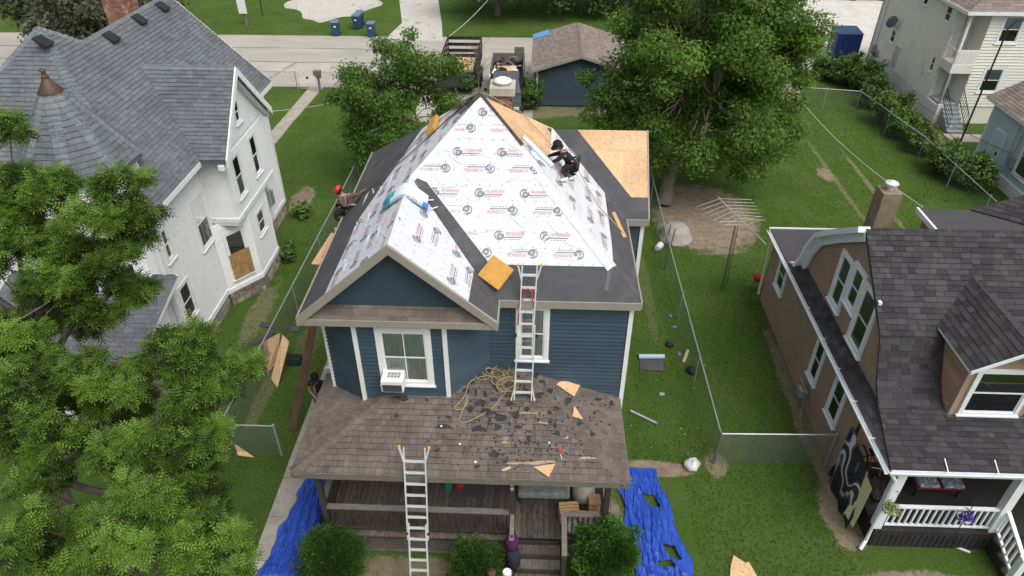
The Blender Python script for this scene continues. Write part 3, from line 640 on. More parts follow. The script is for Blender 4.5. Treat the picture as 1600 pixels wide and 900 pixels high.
# ------------------------------------------------------------------ porch (part of the house)
M_DECK = mat('weathered_deck', (.120, .100, .082), .9, var=.25, vscale=3, tone=.25, col2=(.07, .059, .05), c2scale=5, stretch=(8, 1, 1), bump=.3)
M_POST = mat('dark_stained_wood', (.045, .037, .032), .85, var=.25, vscale=4)
M_RAIL = mat('grey_rail_wood', (.155, .138, .118), .85, var=.25, vscale=4, stretch=(1, 6, 6))
porch = thing('front_porch', 'weathered wood front porch with brown shingled hip roof below the blue wall', 'porch', (-1.5, 11.2, 0))
PZ, PS = 3.12, .342; PX0, PX1, PY = -5.23, 2.15, 9.96
fz = lambda y: PZ + PS * (y - PY)
pf = [[V(PX0, PY, PZ), V(PX1, PY, PZ), V(PX1 - 1.84, 11.8, fz(11.8)), V(PX0 + 1.84, 11.8, fz(11.8))], [V(-1.93, 11.8, fz(11.8)), V(PX1 - 1.84, 11.8, fz(11.8)), V(PX1 - 2.59, 12.55, fz(12.55)), V(-1.02, 12.55, fz(12.55))]]
pr = [[V(PX1, PY, PZ), V(PX1, 12.55, PZ), V(PX1 - 2.59, 12.55, fz(12.55))]]
lz = lambda x: PZ + PS * (x - PX0)
pleft = [[V(PX0, PY, PZ), V(PX0 + 1.84, 11.8, lz(PX0 + 1.84)), V(-3.92, 11.8, lz(-3.92)), V(PX0, 11.8, PZ)], [V(PX0, 11.8, PZ), V(-3.92, 11.8, lz(-3.92)), V(-4.85, 12.55, lz(-4.85)), V(PX0, 12.55, PZ)], [V(PX0, 12.55, PZ), V(-4.85, 12.55, lz(-4.85)), V(-4.85, 13.1, lz(-4.85)), V(PX0, 13.1, PZ)]]
for g in (pf, pr, pleft):
    for p in g: slab(porch, 'roof_deck', [q - V(0, 0, .006) for q in p], .06, M_POST)
shingles(porch, pf, M_SHB, w=(.10, .2), th=.024, single=230); shingles(porch, pr, M_SHB, w=(.1, .2), th=.024, single=40); shingles(porch, pleft, M_SHB, w=(.1, .2), th=.024, single=30)
n_f, n_r, n_l = plane3(*pf[0][:3]).n, plane3(*pr[0]).n, plane3(*pleft[0][:3]).n
hip_caps(porch, V(PX0, PY, PZ), V(PX0 + 1.84, 11.8, fz(11.8)), M_SHB, n_f, n_l); hip_caps(porch, V(PX1, PY, PZ), V(PX1 - 2.55, 12.51, fz(12.51)), M_SHB, n_f, n_r)
b = MB(); b.bb((PX0 + .0, PY - .035, PZ - .17), (PX1, PY - .002, PZ + .012)); b.bb((PX1 + .002, PY - .033, PZ - .168), (PX1 + .035, 12.55, PZ + .01)); b.bb((PX0 - .035, PY - .033, PZ - .168), (PX0 - .002, 13.1, PZ + .01)); b.build('fascia', M_RAIL, porch)
b = MB(); b.bb((PX0 + .1, 10.08, PZ - .33), (PX1 - .1, 10.22, PZ - .12)); b.build('header_beam', M_POST, porch)
b = MB(); b.bb((PX0 + .02, PY + .02, PZ - .09), (PX1 - .02, 12.5, PZ - .07)); b.build('porch_ceiling', M_POST, porch)
DZ = .78; DX0, DX1, DY = -4.95, 1.92, 10.12
x = DX0
while x < DX1:
    b = MB(); b.bb((x + .004, DY, DZ - .03), (x + .134, 12.5, DZ + random.uniform(-.004, .004))); b.build('deck_board', M_DECK, porch); x += .14
b = MB(); b.bb((DX0, DY + .03, DZ - .22), (DX1, DY + .07, DZ - .035)); b.build('rim_joist', M_POST, porch)
b = MB(); b.bb((DX0 - .03, DY - .09, DZ - .045), (-.34, DY - .003, DZ - .004)); b.build('edge_board', M_DECK, porch)
for x, y in ((-4.78, 10.16), (-.38, 10.16), (1.76, 10.16), (-4.85, 12.3)):
    b = MB(); b.bb((x - .06, y - .06, DZ if y < 12 else DZ), (x + .06, y + .06, PZ - .12)); b.build('post', M_POST, porch)
def railing(p, q, z0, z1, n, p2=None):
    p = Vector(p); q = Vector(q); b = MB(); b.beam(V(p.x, p.y, z1), V(q.x, q.y, z1), .14, .04); b.build('top_rail', M_RAIL, porch)
    b = MB(); b.beam(V(p.x, p.y, z0), V(q.x, q.y, z0), .05, .08); b.build('bottom_rail', M_POST, porch)
    for k in range(n):
        t = (k + .5) / n; r_ = p.lerp(q, t); b = MB(); b.bb((r_.x - .019, r_.y - .019, z0 + .04), (r_.x + .019, r_.y + .019, z1 - .02)); b.build('baluster', M_POST, porch)
railing((-4.72, 10.16, 0), (-.44, 10.16, 0), DZ + .12, DZ + .90, 30); railing((.84, 10.16, 0), (1.70, 10.16, 0), DZ + .12, DZ + .90, 7); railing((-4.85, 10.22, 0), (-4.85, 12.24, 0), DZ + .12, DZ + .90, 14); railing((1.83, 10.22, 0), (1.83, 12.4, 0), DZ + .12, DZ + .90, 14)
# lattice skirt
for (x0, x1) in ((DX0, -.36), (.86, DX1)):
    b = MB(); k = x0 - .5
    while k < x1:
        for sgn in (1, -1):
            ax, bx = (k, k + .5) if sgn > 0 else (k + .5, k); p, q = V(ax, DY + (.015 if sgn > 0 else .024), .06), V(bx, DY + (.015 if sgn > 0 else .024), .56)
            t0 = max(0, min(1, ((x0 - p.x) / (q.x - p.x)))) if q.x != p.x else 0; t1 = max(0, min(1, (x1 - p.x) / (q.x - p.x)))
            lo, hi = min(t0, t1), max(t0, t1)
            if hi - lo > .05: b.beam(p.lerp(q, lo), p.lerp(q, hi), .008, .036, up=(0, 1, 0))
        k += .11
    stuff(b.build('lattice', M_RAIL, porch)); b = MB(); b.bb((x0, DY + .005, .02), (x1, DY + .04, .06)); b.build('lattice_rail', M_RAIL, porch)
# steps
for k in range(4):
    b = MB(); z = DZ - .185 * (k + 1); y1 = DY - .06 - .265 * k; b.bb((-.30, y1 - .25, z - .045), (.76, y1, z)); b.build('tread', M_DECK, porch)
    b = MB(); b.bb((-.28, y1 - .012, z + .002), (.74, y1 + .012, z + .135)); b.build('riser', M_POST, porch)
for x in (-.34, .80):
    b = MB(); b.prism([(x - .02, DY, DZ - .25), (x - .02, DY, DZ - .02), (x - .02, DY - 1.1, 0.02), (x - .02, DY - .8, 0.0)], (.04, 0, 0)); b.build('stringer', M_POST, porch)
b = MB(); b.beam((.82, 10.2, DZ + .90), (.82, 9.25, DZ + .62), .12, .045); b.build('hand_rail', M_RAIL, porch)
b = MB(); b.bb((.77, 9.22, 0), (.87, 9.32, DZ + .62)); b.build('newel_post', M_POST, porch); b = MB(); b.bb((-.42, 9.62, 0), (-.33, 9.72, DZ + .55)); b.build('newel_post', M_POST, porch)
b = MB(); b.beam((-.38, 10.16, DZ + .90), (-.38, 9.62, DZ + .58), .10, .045); b.build('hand_rail', M_RAIL, porch)
# house number on the middle post
vs, fs = text_polys('29', .17); b = MB()
for ch_, k in (('2', 0), ('9', 1)):
    vs, fs = text_polys(ch_, .17); b.add([(-.43 + v.x, 10.096, PZ - .42 - .17 * k + v.y) for v in vs], fs)
b.build('house_number', M_WHITE, porch)
# ================================================================== THE WHITE HOUSE (left)
M_SHW = mat('slate_grey_shingle', (.125, .137, .150), .92, var=.12, vscale=1.0, tone=.15, col2=(.105, .112, .120), c2scale=1.2, c2lo=.45, c2hi=.7, bump=.5, bscale=120)
M_PEEL = mat('peeling_white_paint', (.69, .70, .71), .7, var=.05, vscale=3, col2=(.52, .51, .50), c2scale=5.5, c2lo=.62, c2hi=.70, bump=.2, bscale=50)
M_STONE = mat('rough_stone', (.27, .23, .19), .95, var=.25, vscale=7, tone=.4, bump=.6, bscale=20)
wh = thing('white_house', 'large white victorian house with grey shingled roof and corner turret', 'house', (-13.9, 21, 0))
EW = 5.8; XE = -10.5; YE0, YE1 = 16.3, 26.8; XRg = -13.75
rz = lambda x: EW + (XE - x)
pk = V(-14.4, 20.2, rz(-14.4)); rf = V(XRg, 21.0, rz(XRg)); rb = V(XRg, YE1, rz(XRg)); c0 = V(XE, YE0, EW); c1 = V(XE, YE1, EW)
rA = [c0, V(XE, 21.0, EW), rf, pk]; rB = [V(XE, 21.0, EW), c1, rb, rf]
XW = 2 * pk.x - XE
fA = [c0, pk, V(XW, YE0, EW)]; lA = [V(XW, YE0, EW), pk, V(pk.x, 24.1, pk.z - 3.9 + 0.0)]
for p in (rA, rB, fA): slab(wh, 'roof_deck', p, .14, M_SHW)
slab(wh, 'roof_deck', [V(XW, YE0, EW), pk, V(pk.x - .01, 21.2, pk.z - .8), V(XW, 24.1, EW)], .14, M_SHW); slab(wh, 'roof_deck', [rf, rb, V(2 * XRg - XE, YE1, EW), V(2 * XRg - XE, 21.0, EW)], .14, M_SHW)
# cross gable with its ridge towards the blue house
CY, CZ, CX = 21.9, 8.02, -9.68
cf = [V(CX, CY - 2.2, CZ - 2.2), V(CX, CY, CZ), V(rz(0) - CZ, CY, CZ), V(XE, CY - 2.2 + .0, EW)]
cf = [V(CX, CY - 2.2, CZ - 2.2), V(CX, CY, CZ), V(-12.72, CY, CZ), V(XE, CY - 2.22, EW)]
cb = [V(CX, CY + 2.2, CZ - 2.2), V(CX, CY, CZ), V(-12.72, CY, CZ), V(XE, CY + 2.22, EW)]
for p in (cf, cb): slab(wh, 'gable_roof_deck', [q + V(0, 0, .02) for q in p], .12, M_SHW)
cf2 = [q + V(0, 0, .024) for q in cf]; cb2 = [q + V(0, 0, .024) for q in cb]
shingles(wh, [rA, rB], M_SHW, e=.135, w=(.14, .30), th=.02, single=190); shingles(wh, [fA], M_SHW, e=.135, w=(.14, .30), th=.02, single=20); shingles(wh, [cf2], M_SHW, e=.135, w=(.14, .30), th=.02, single=60); shingles(wh, [cb2], M_SHW, e=.16)
nr = V(1, 0, 1); nf = V(0, -1, 1); M_CAPW = mat('pale_ridge_cap', (.155, .170, .185), .92, var=.1, tone=.12, bump=.4, bscale=120)
hip_caps(wh, c0, pk, M_CAPW, nr, nf); hip_caps(wh, rf, rb, M_CAPW, nr, V(-1, 0, 1)); hip_caps(wh, rf, pk, M_CAPW, nr, V(0, 1, 1)); hip_caps(wh, cf2[2], cf2[1], M_CAPW, nf, V(0, 1, 1)); hip_caps(wh, V(XW, YE0, EW), pk, M_CAPW, nf, V(-1, 0, 1))
# walls
Wr1 = Wall((-10.9, 16.7), (-10.9, 26.5)); Wf1 = Wall((-17.9, 16.7), (-10.9, 16.7)); Wb1_ = Wall((-10.9, 26.5), (-16.6, 26.5))
y2s = lambda y: y - 16.7
wins = [(y2s(19.0), y2s(20.0), 2.85, 4.7), (y2s(16.95), y2s(17.45), 3.75, 4.9), (y2s(16.9), y2s(17.7), 1.5, 2.85)]
wall_core(wh, Wr1, [(0, .6), (9.8, .6), (9.8, 5.72), (0, 5.72)], M_PEEL); siding(wh, Wr1, [(0, .75), (9.8, .75), (9.8, 5.72), (0, 5.72)], M_PEEL, e=.105, openings=wins, single=False, proud=.024)
for w_ in wins: window(wh, Wr1, *w_, trim=.11, m=M_PEEL, back=M_CURT)
wall_core(wh, Wf1, [(0, .6), (7, .6), (7, 5.72), (0, 5.72)], M_PEEL); siding(wh, Wf1, [(0, .75), (7, .75), (7, 5.72), (0, 5.72)], M_PEEL, e=.105, single=False, proud=.024)
wall_core(wh, Wb1_, [(0, .6), (5.7, .6), (5.7, 5.7), (2.85, 8.85), (0, 5.7)], M_PEEL)
b = MB(); b.bb((-10.96, 16.62, .58), (-10.84, 26.55, .76)); b.bb((-10.97, 26.4, .6), (-10.83, 26.56, 5.7)); b.bb((-10.97, 16.62, .77), (-10.83, 16.76, 5.7)); b.build('corner_board', M_PEEL, wh)
# upper box bay under the cross gable
BX = -9.98; y0, y1, zb = 20.15, 23.75, 3.35
Wu = Wall((BX, y0), (BX, y1)); Wuf = Wall((-10.9, y0), (BX, y0)); Wub = Wall((BX, y1), (-10.9, y1))
uw = [(.42, 1.12, 3.95, 5.45), (2.05, 2.72, 3.95, 5.45)]
wall_core(wh, Wu, [(0, zb), (Wu.L, zb), (Wu.L, 6.05), (CY - y0, 7.85), (0, 6.1)], M_PEEL, th=.5); siding(wh, Wu, [(0, zb + .15), (Wu.L, zb + .15), (Wu.L, 5.62), (0, 5.62)], M_PEEL, e=.105, openings=uw, single=False, proud=.024)
wall_core(wh, Wuf, [(0, zb), (Wuf.L, zb), (Wuf.L, 5.9), (0, 5.9)], M_PEEL); siding(wh, Wuf, [(0, zb + .1), (Wuf.L - .1, zb + .1), (Wuf.L - .1, 5.8), (0, 5.8)], M_WHITE, e=.105, single=True, proud=.02)
wall_core(wh, Wub, [(0, zb), (Wub.L, zb), (Wub.L, 5.9), (0, 5.9)], M_PEEL)
for w_ in uw: window(wh, Wu, *w_, trim=.09, m=M_PEEL, back=M_CURT, upper_back=M_DARKROOM)
siding(wh, Wu, [(0, 5.75), (Wu.L, 5.75), (CY - y0, 7.7)], M_PEEL, e=.12, openings=[(1.5, 2.0, 6.2, 6.95)], single=False, proud=.02)
window(wh, Wu, 1.5, 2.0, 6.15, 6.95, trim=.07, m=M_PEEL, back=M_WOOD, upper_back=M_DARKROOM)
b = MB(); Wu.bar(b, -.06, Wu.L + .06, zb - .02, zb + .14, -.9, .06); Wu.bar(b, -.03, Wu.L + .03, zb - .14, zb - .02, -.85, .0); b.build('bay_ledge', M_PEEL, wh)
b = MB()
for (p, q) in ((cf[0], cf[1]), (cb[0], cb[1])):
    b.prism([p + V(.0, 0, .01), q + V(.0, 0, .01), q + V(.0, 0, -.26), p + V(.0, 0, -.26)], (.05, 0, 0)); b.prism([p + V(-.3, 0, -.20), q + V(-.3, 0, -.20), q + V(-.3, 0, -.36), p + V(-.3, 0, -.36)], (.2, 0, 0))
b.build('rake_board', M_WHITE, wh)
for q0, q1 in (((XE - .02, YE0, EW - .17), (XE + .03, CY - 2.25, EW - .005)), ((XE - .02, CY + 2.25, EW - .17), (XE + .03, YE1, EW - .005)), ((XW, YE0 - .03, EW - .17), (XE, YE0 + .01, EW - .006))): b = MB(); b.bb(q0, q1); b.build('eave_board', M_WHITE, wh)
b = MB(); b.prism([c1 + V(0, .0, .01), rb + V(0, 0, .01), rb + V(0, 0, -.2), c1 + V(0, 0, -.2)], (0, .04, 0)); b.build('rear_rake', M_WHITE, wh)
# lower canted bay
La = Wall((-10.87, 19.83), (-10.0, 20.94)); Lb = Wall((-10.0, 20.94), (-10.0, 22.75)); Lc = Wall((-10.0, 22.75), (-10.87, 23.8))
for W in (La, Lb, Lc): wall_core(wh, W, [(0, .55), (W.L, .55), (W.L, 3.25), (0, 3.25)], M_PEEL)
siding(wh, La, [(0, .7), (La.L, .7), (La.L, 3.2), (0, 3.2)], M_WHITE, e=.105, openings=[(.3, 1.12, 1.0, 2.85)], proud=.02); siding(wh, Lb, [(0, .7), (Lb.L, .7), (Lb.L, 3.2), (0, 3.2)], M_PEEL, e=.105, openings=[(.5, 1.25, 1.95, 2.9)], single=False, proud=.024)
bw = window(wh, La, .3, 1.12, .98, 2.87, trim=.09, m=M_WHITE)
b = MB(); La.bar(b, .33, 1.12, 1.0, 2.02, .055, .07); o = b.build('boarded_panel', mat('old_plywood', (.36, .22, .09), .85, var=.25, vscale=4, col2=(.26, .15, .06), c2scale=14), bw); o['label'] = 'weathered plywood sheet nailed over the lower sash'
window(wh, Lb, .5, 1.25, 1.95, 2.9, trim=.09, m=M_PEEL, back=M_CURT)
b = MB()
for W in (La, Lb): W.bar(b, -.02, W.L + .02, .56, .72, -.1, .05)
b.build('water_table', M_WHITE, wh)
# stone foundation, stone by stone
def stones(parent, W, z1=.56, h=.19):
    z = 0.0; r_ = random.Random(int(W.L * 100))
    core = MB(); W.bar(core, .02, W.L - .02, -.1, z1 + .02, -.3, -.01); core.build('foundation_core', M_MORTAR, parent)
    while z < z1 - .02:
        a = -r_.random() * .2
        while a < W.L:
            L_ = r_.uniform(.28, .6); a0, a1 = max(0, a), min(W.L, a + L_ - .02)
            if a1 - a0 > .06:
                k = MB(); n_ = r_.uniform(.02, .06); W.bar(k, a0, a1, z + .008, min(z + h, z1) - .01, -.05, n_); k.build('foundation_stone', M_STONE, parent, bevel=.015)
            a += L_
        z += h
for W in (Wall((-10.95, 16.7), (-10.95, 19.83)), La, Lb, Lc, Wall((-10.92, 23.8), (-10.92, 26.5))): stones(wh, W)
# turret
TC = V(-12.57, 17.2, 0); TR, TZ, TA, TT = 1.62, 7.0, 9.3, .358
tv = [TC + V(TR * math.cos(TT - k * math.pi / 4), TR * math.sin(TT - k * math.pi / 4), TZ) for k in range(8)]; tap = TC + V(0, 0, TA)
for k in range(8):
    p, q = tv[k], tv[(k + 1) % 8]; t = .86; tri = [p, q, p.lerp(tap, t) * 0 + q.lerp(tap, .87), p.lerp(tap, .87)]
    slab(wh, 'turret_roof_deck', tri, .12, M_SHW)
    if k in (0, 1, 2, 3, 7): shingles(wh, [tri], M_SHW, e=.16, w=(.2, .36), th=.026, single=6 if k < 3 else 0)
for k in range(8):
    if k in (0, 1, 2, 3, 4, 7):
        a_, b_ = tv[k - 1], tv[(k + 1) % 8]; n1 = (tap - tv[k]).cross(a_ - tv[k]); n2 = (b_ - tv[k]).cross(tap - tv[k]); n1 = n1 if n1.z > 0 else -n1; n2 = n2 if n2.z > 0 else -n2
        hip_caps(wh, tv[k], tv[k].lerp(tap, .88), M_CAPW, n1, n2, w=.30)
b = MB(); b.lathe(TC + V(0, 0, TZ + (TA - TZ) * .84), [(.30, -.04), (.31, 0), (.20, .16), (.09, .34), (.075, .36), (.10, .385), (.07, .41), (.05, .50), (.085, .54), (.06, .57), (.03, .60)], 16); b.build('finial', mat('rusted_copper', (.10, .065, .05), .6, metal=.3, var=.3, vscale=8), wh, smooth=True)
TRw = 1.42
tw = [TC + V(TRw * math.cos(TT - k * math.pi / 4), TRw * math.sin(TT - k * math.pi / 4), 0) for k in range(8)]
for k in range(8):
    W = Wall(tw[(k + 1) % 8], tw[k]); wall_core(wh, W, [(0, .6), (W.L, .6), (W.L, 6.98), (0, 6.98)], M_PEEL)
    op = [(.28, W.L - .28, 5.3, 6.75), (.28, W.L - .28, 2.6, 4.3)] if k in (0, 1, 2, 3) else []
    siding(wh, W, [(0, .75), (W.L, .75), (W.L, 6.9), (0, 6.9)], M_PEEL, e=.105, openings=op, single=False, proud=.024)
    for w_ in op: window(wh, W, *w_, trim=.08, m=M_WHITE, back=M_CURT, upper_back=M_DARKROOM)
# roof vents
for x, y in ((65, 67), (172, 60), (216, 32), (252, 12)):
    pl = plane3(*rA[:3]); d = ray(x, y); p = _c + d * ((pl.o - _c).dot(pl.n) / d.dot(pl.n)); a, c = pl.to(p); b = MB()
    b.add([pl.at(a - .2, c - .2, .02), pl.at(a + .2, c - .2, .02), pl.at(a + .2, c + .22, .02), pl.at(a - .2, c + .22, .02), pl.at(a - .19, c - .22, .16), pl.at(a + .19, c - .22, .16), pl.at(a + .17, c + .16, .12), pl.at(a - .17, c + .16, .12)],
          [(0, 1, 2, 3), (4, 5, 6, 7), (0, 1, 5, 4), (1, 2, 6, 5), (2, 3, 7, 6), (3, 0, 4, 7)]); b.build('roof_vent', M_BLACK, wh, bevel=.015)
cw = MB(); cw.bb((-15.35, 25.0, 9.9), (-14.35, 26.0, 10.05)); cho = cw.build('chimney', M_MORTAR, wh); brick_stack(cho, -15.25, -14.45, 25.1, 25.9, 7.9, 9.9, bl=.22, bh=.075)
# side porch roof at the front corner
pp = [V(-14.0, 12.2, 2.75), V(-10.45, 12.2, 2.75), V(-10.45, 16.3, 3.5), V(-14.0, 16.3, 3.5)]
pp = [V(-15.5, 13.2, 2.7), V(-10.5, 13.2, 2.7), V(-10.5, 16.65, 3.6), V(-15.5, 16.65, 3.6)]
slab(wh, 'porch_roof_deck', pp, .14, M_PEEL); shingles(wh, [pp], M_SHW, e=.16, single=24)
b = MB(); b.bb((-15.4, 13.25, .5), (-10.6, 16.6, .62)); b.build('porch_floor', M_RAIL, wh)
for x in (-10.7, -12.9, -15.2): b = MB(); b.bb((x - .07, 13.35, .62), (x + .07, 13.49, 2.66)); b.build('porch_post', M_WHITE, wh)
for k in range(3): b = MB(); b.bb((-11.9, 13.2 - .3 * (k + 1), 0.0), (-10.4, 13.2 - .3 * k, .5 - .16 * k)); b.build('porch_step', M_CONC, wh)
b = MB(); pts = [(-10.2, 24.0, 3.3), (-10.25, 24.1, 3.1), (-10.75, 24.3, 2.6)]; b.tube([(-10.72, 24.9, 5.5), (-10.7, 24.85, 4.6), (-10.3, 23.9, 3.5), (-10.72, 24.7, 3.0), (-10.72, 24.7, .8)], .035, 6); b.build('downspout', M_WHITE, wh)
b = MB(); b.bb((-10.86, 24.55, 1.4), (-10.7, 24.85, 2.1)); b.bb((-10.86, 24.95, 1.3), (-10.72, 25.15, 1.9)); b.tube([(-10.78, 24.7, 2.1), (-10.78, 24.7, 4.9)], .03, 6); b.build('meter_box', M_STEEL, wh)

# ================================================================== THE TAN HOUSE (right)
M_SHD = mat('charcoal_shingle', (.045, .043, .048), .93, var=.12, vscale=1.0, tone=.34, col2=(.058, .050, .048), c2scale=2.2, c2lo=.48, c2hi=.68, bump=.5, bscale=120)
M_STUCCO = mat('tan_stucco', (.345, .245, .178), .95, var=.08, vscale=1.5, bump=.5, bscale=55)
M_FLATROOF = mat('rolled_roofing', (.062, .060, .066), .9, var=.10, vscale=1.4, bump=.2, bscale=60)
M_PALEB = mat('pale_blue_white_paint', (.72, .76, .78), .6, var=.05)
th_ = thing('tan_house', 'tan stucco house with charcoal shingles, curved white rake and front dormer', 'house', (11.5, 15.5, 0))
XG = 8.42; X2 = 17.5
RY, RZ = 15.55, 6.29; BYf, BZf = 13.3, 4.66; EYf, EZf = 10.68, 2.98; BYb, BZb = 17.91, 4.65
up = [[V(XG - .1, BYf, BZf), V(X2, BYf, BZf), V(X2, RY, RZ), V(XG - .1, RY, RZ)]]; los = [(13.3, 4.64), (12.78, 3.72), (12.35, 3.30), (EYf, EZf)]; lxs = [XG - .1, XG - .1, XG - .1, 8.06]
lo = [[V(lxs[i + 1], los[i + 1][0], los[i + 1][1]), V(X2, los[i + 1][0], los[i + 1][1]), V(X2, los[i][0], los[i][1]), V(lxs[i], los[i][0], los[i][1])] for i in range(3)]
for p in [up[0]] + lo: slab(th_, 'roof_deck', p, .10, M_FLATROOF)
shingles(th_, [lo[2]], M_SHD, e=.145, w=(.16, .34), th=.02, single=130); shingles(th_, [lo[1]], M_SHD, e=.145, w=(.16, .34), single=30); shingles(th_, [lo[0]], M_SHD, e=.145, w=(.16, .34), single=30); shingles(th_, up, M_SHD, e=.145, w=(.16, .34), th=.02, single=60)
bk = [V(XG - .1, RY, RZ), V(X2, RY, RZ), V(X2, BYb, BZb), V(XG - .1, BYb, BZb)]; bs = [V(XG - .1, BYb, BZb), V(X2, BYb, BZb), V(X2, 18.75, 2.95), V(XG - .1, 18.75, 2.95)]
for p in (bk, bs): slab(th_, 'rear_roof_deck', p, .12, M_FLATROOF)
hip_caps(th_, V(XG - .1, RY, RZ), V(X2, RY, RZ), M_SHD, V(0, -1, 1), V(0, 1, 1))
# side wall, gable wall
Wt = Wall((8.28, 21.0), (8.28, 11.0)); y2 = lambda y: 21.0 - y
tw_ = [(y2(20.02), y2(19.2), 1.42, 2.66), (y2(15.95), y2(15.28), 1.05, 2.6), (y2(14.36), y2(13.6), 1.1, 2.6)]
wall_core(th_, Wt, [(0, 0), (10 - 1.9, 0), (10 - 1.9, 2.9), (0, 2.9)], M_STUCCO)
for w_ in tw_: window(th_, Wt, *w_, trim=.11, m=M_PALEB, proud=.05)
Wg = Wall((XG, 18.8), (XG, 10.9)); g2 = lambda y: 18.8 - y
gpoly = [(g2(18.72), 2.9), (g2(18.55), 3.3), (g2(BYb + .05), BZb - .12), (g2(RY), RZ - .12), (g2(BYf), BZf - .14), (g2(12.75), 3.6), (g2(12.3), 3.15), (g2(12.3), 2.9)]
wall_core(th_, Wg, gpoly, M_STUCCO, th=.2)
for (a0, a1, z0, z1) in ((g2(16.42), g2(15.62), 3.50, 5.15), (g2(15.60), g2(14.85), 4.05, 5.30), (g2(14.83), g2(13.9), 3.38, 5.2)): window(th_, Wg, a0, a1, z0, z1, trim=.12, m=M_PALEB, proud=.06, upper_back=mat('pale_shade', (.16, .19, .14), .8))
# curved white rake of the rear half (boxed, flared)
prof = [(RY, RZ + .06), (16.8, 5.52), (17.85, 4.76), (18.22, 4.15), (18.42, 3.55), (18.66, 3.15), (19.0, 2.98)]
b = MB()
for i in range(len(prof) - 1):
    (ya, za), (yb, zb_) = prof[i], prof[i + 1]
    b.prism([V(XG - .30, ya, za), V(XG - .30, yb, zb_), V(XG - .30, yb - .06, zb_ - .14), V(XG - .30, ya - .06, za - .14)], (.30, 0, 0)); b.prism([V(XG - .12, ya - .06, za - .14), V(XG - .12, yb - .06, zb_ - .14), V(XG - .12, yb - .16, zb_ - .34), V(XG - .12, ya - .16, za - .34)], (.10, 0, 0))
b.build('curved_rake', M_PALEB, th_)
# pent strip and gutter along the side
ps = [V(8.03, EYf, 2.96), V(8.03, 18.8, 2.96), V(XG - .02, 18.8, 3.24), V(XG - .02, 12.35, 3.24)]
slab(th_, 'side_eave_deck', ps, .10, M_PALEB); shingles(th_, [ps], M_SHD, e=.14, single=30)
gutter(th_, (8.03, EYf - .05, 2.94), (8.03, 21.0, 2.94), M_PALEB, (-1, 0, 0)); gutter(th_, (8.1, EYf, 2.93), (X2, EYf, 2.93), M_PALEB, (0, -1, 0))
for y in (11.6, 12.8, 14.0, 15.2, 16.6): b = MB(); b.beam((7.90, y, 2.965), (8.30, y - .10, 3.03), .02, .012); b.build('gutter_strap', M_WHITE, th_)
for x in (9.3, 10.4, 11.5): b = MB(); b.beam((x, EYf - .12, 2.955), (x, EYf + .22, 3.12), .02, .012); b.build('gutter_strap', M_WHITE, th_)
# rear flat roof
fl = [V(8.05, 18.7, 2.98), V(12.2, 18.7, 2.98), V(12.2, 21.05, 2.95), V(8.05, 21.05, 2.95)]; slab(th_, 'flat_roof', fl, .12, M_FLATROOF)
b = MB(); b.bb((8.03, 21.05, 2.84), (12.2, 21.10, 2.99)); b.build('flat_roof_edge', M_PALEB, th_)
wall_core(th_, Wall((12.2, 21.0), (8.28, 21.0)), [(0, 0), (3.9, 0), (3.9, 2.85), (0, 2.85)], M_STUCCO)
b = MB(); b.bb((8.5, 12.9, 0), (17.3, 20.8, 2.8)); b.build('inner_wall', M_STUCCO, th_)
# chimney
tc = MB(); tc.bb((10.86, 19.95, 2.9), (11.46, 20.55, 4.95)); tco = tc.build('chimney', mat('brown_render', (.24, .19, .13), .95, var=.2, vscale=4, bump=.3), th_, bevel=.02)
b = MB(); b.lathe((11.16, 20.25, 4.95), [(.09, 0), (.09, .20), (.10, .2), (.21, .22), (.20, .25), (.03, .33)], 16); b.build('flue_cap', M_METAL, tco)
# dormer
DXa, DXb = 9.72, 12.3
def zr(y): return BZf + (y - BYf) * .727
dfy = 11.55; dpk = V((DXa + DXb) / 2 + .2, 0, 5.35)
DXa, DXb = 9.86, 11.58; DE = 4.84; DXc = (DXa + DXb) / 2; DR = DE + .72
rr = [V(DXa - .16, 11.90, DE), V(DXc, 11.80, DR), V(DXc, 14.53, DR), V(DXa - .16, 13.56, DE)]; rl = [V(2 * DXc - q.x, q.y, q.z) for q in rr]; dfy = 12.12
for p in (rr, rl): slab(th_, 'dormer_roof_deck', p, .06, M_PALEB); shingles(th_, [p], M_SHD, e=.145, w=(.16, .34), single=20)
hip_caps(th_, rr[1], rr[2], M_SHD, V(-1, 0, 1), V(1, 0, 1))
Wd = Wall((DXa, dfy), (DXb, dfy)); wall_core(th_, Wd, [(0, 3.0), (Wd.L, 3.0), (Wd.L, DE - .02), (Wd.L / 2, DR - .15), (0, DE - .02)], M_STUCCO)
window(th_, Wd, .18, Wd.L - .16, 3.33, 4.74, trim=.09, m=M_PALEB, upper_back=mat('green_shade', (.10, .12, .08), .8)); b = MB(); Wd.bar(b, -.04, Wd.L + .04, 3.20, 3.27, -.05, .06); b.build('dormer_sill', mat('brown_trim', (.13, .085, .055), .8), th_)
Wds = Wall((DXa, 13.5), (DXa, dfy)); wall_core(th_, Wds, [(0, 4.6), (.6, 3.5), (Wds.L, 3.1), (Wds.L, DE - .03), (0, DE - .03)], M_STUCCO)
siding(th_, Wds, [(0, 4.6), (.6, 3.6), (Wds.L - .12, 3.3), (Wds.L - .12, DE - .06), (0, DE - .06)], mat('tan_shake', (.34, .23, .155), .9, tone=.2), e=.13)
b = MB(); [b.prism([q[0] + V(0, -.005, .02), q[1] + V(0, -.005, .02), q[1] + V(0, -.005, -.07), q[0] + V(0, -.005, -.07)], (0, -.03, 0)) for q in (rr, rl)]; b.build('dormer_rake', M_PALEB, th_)
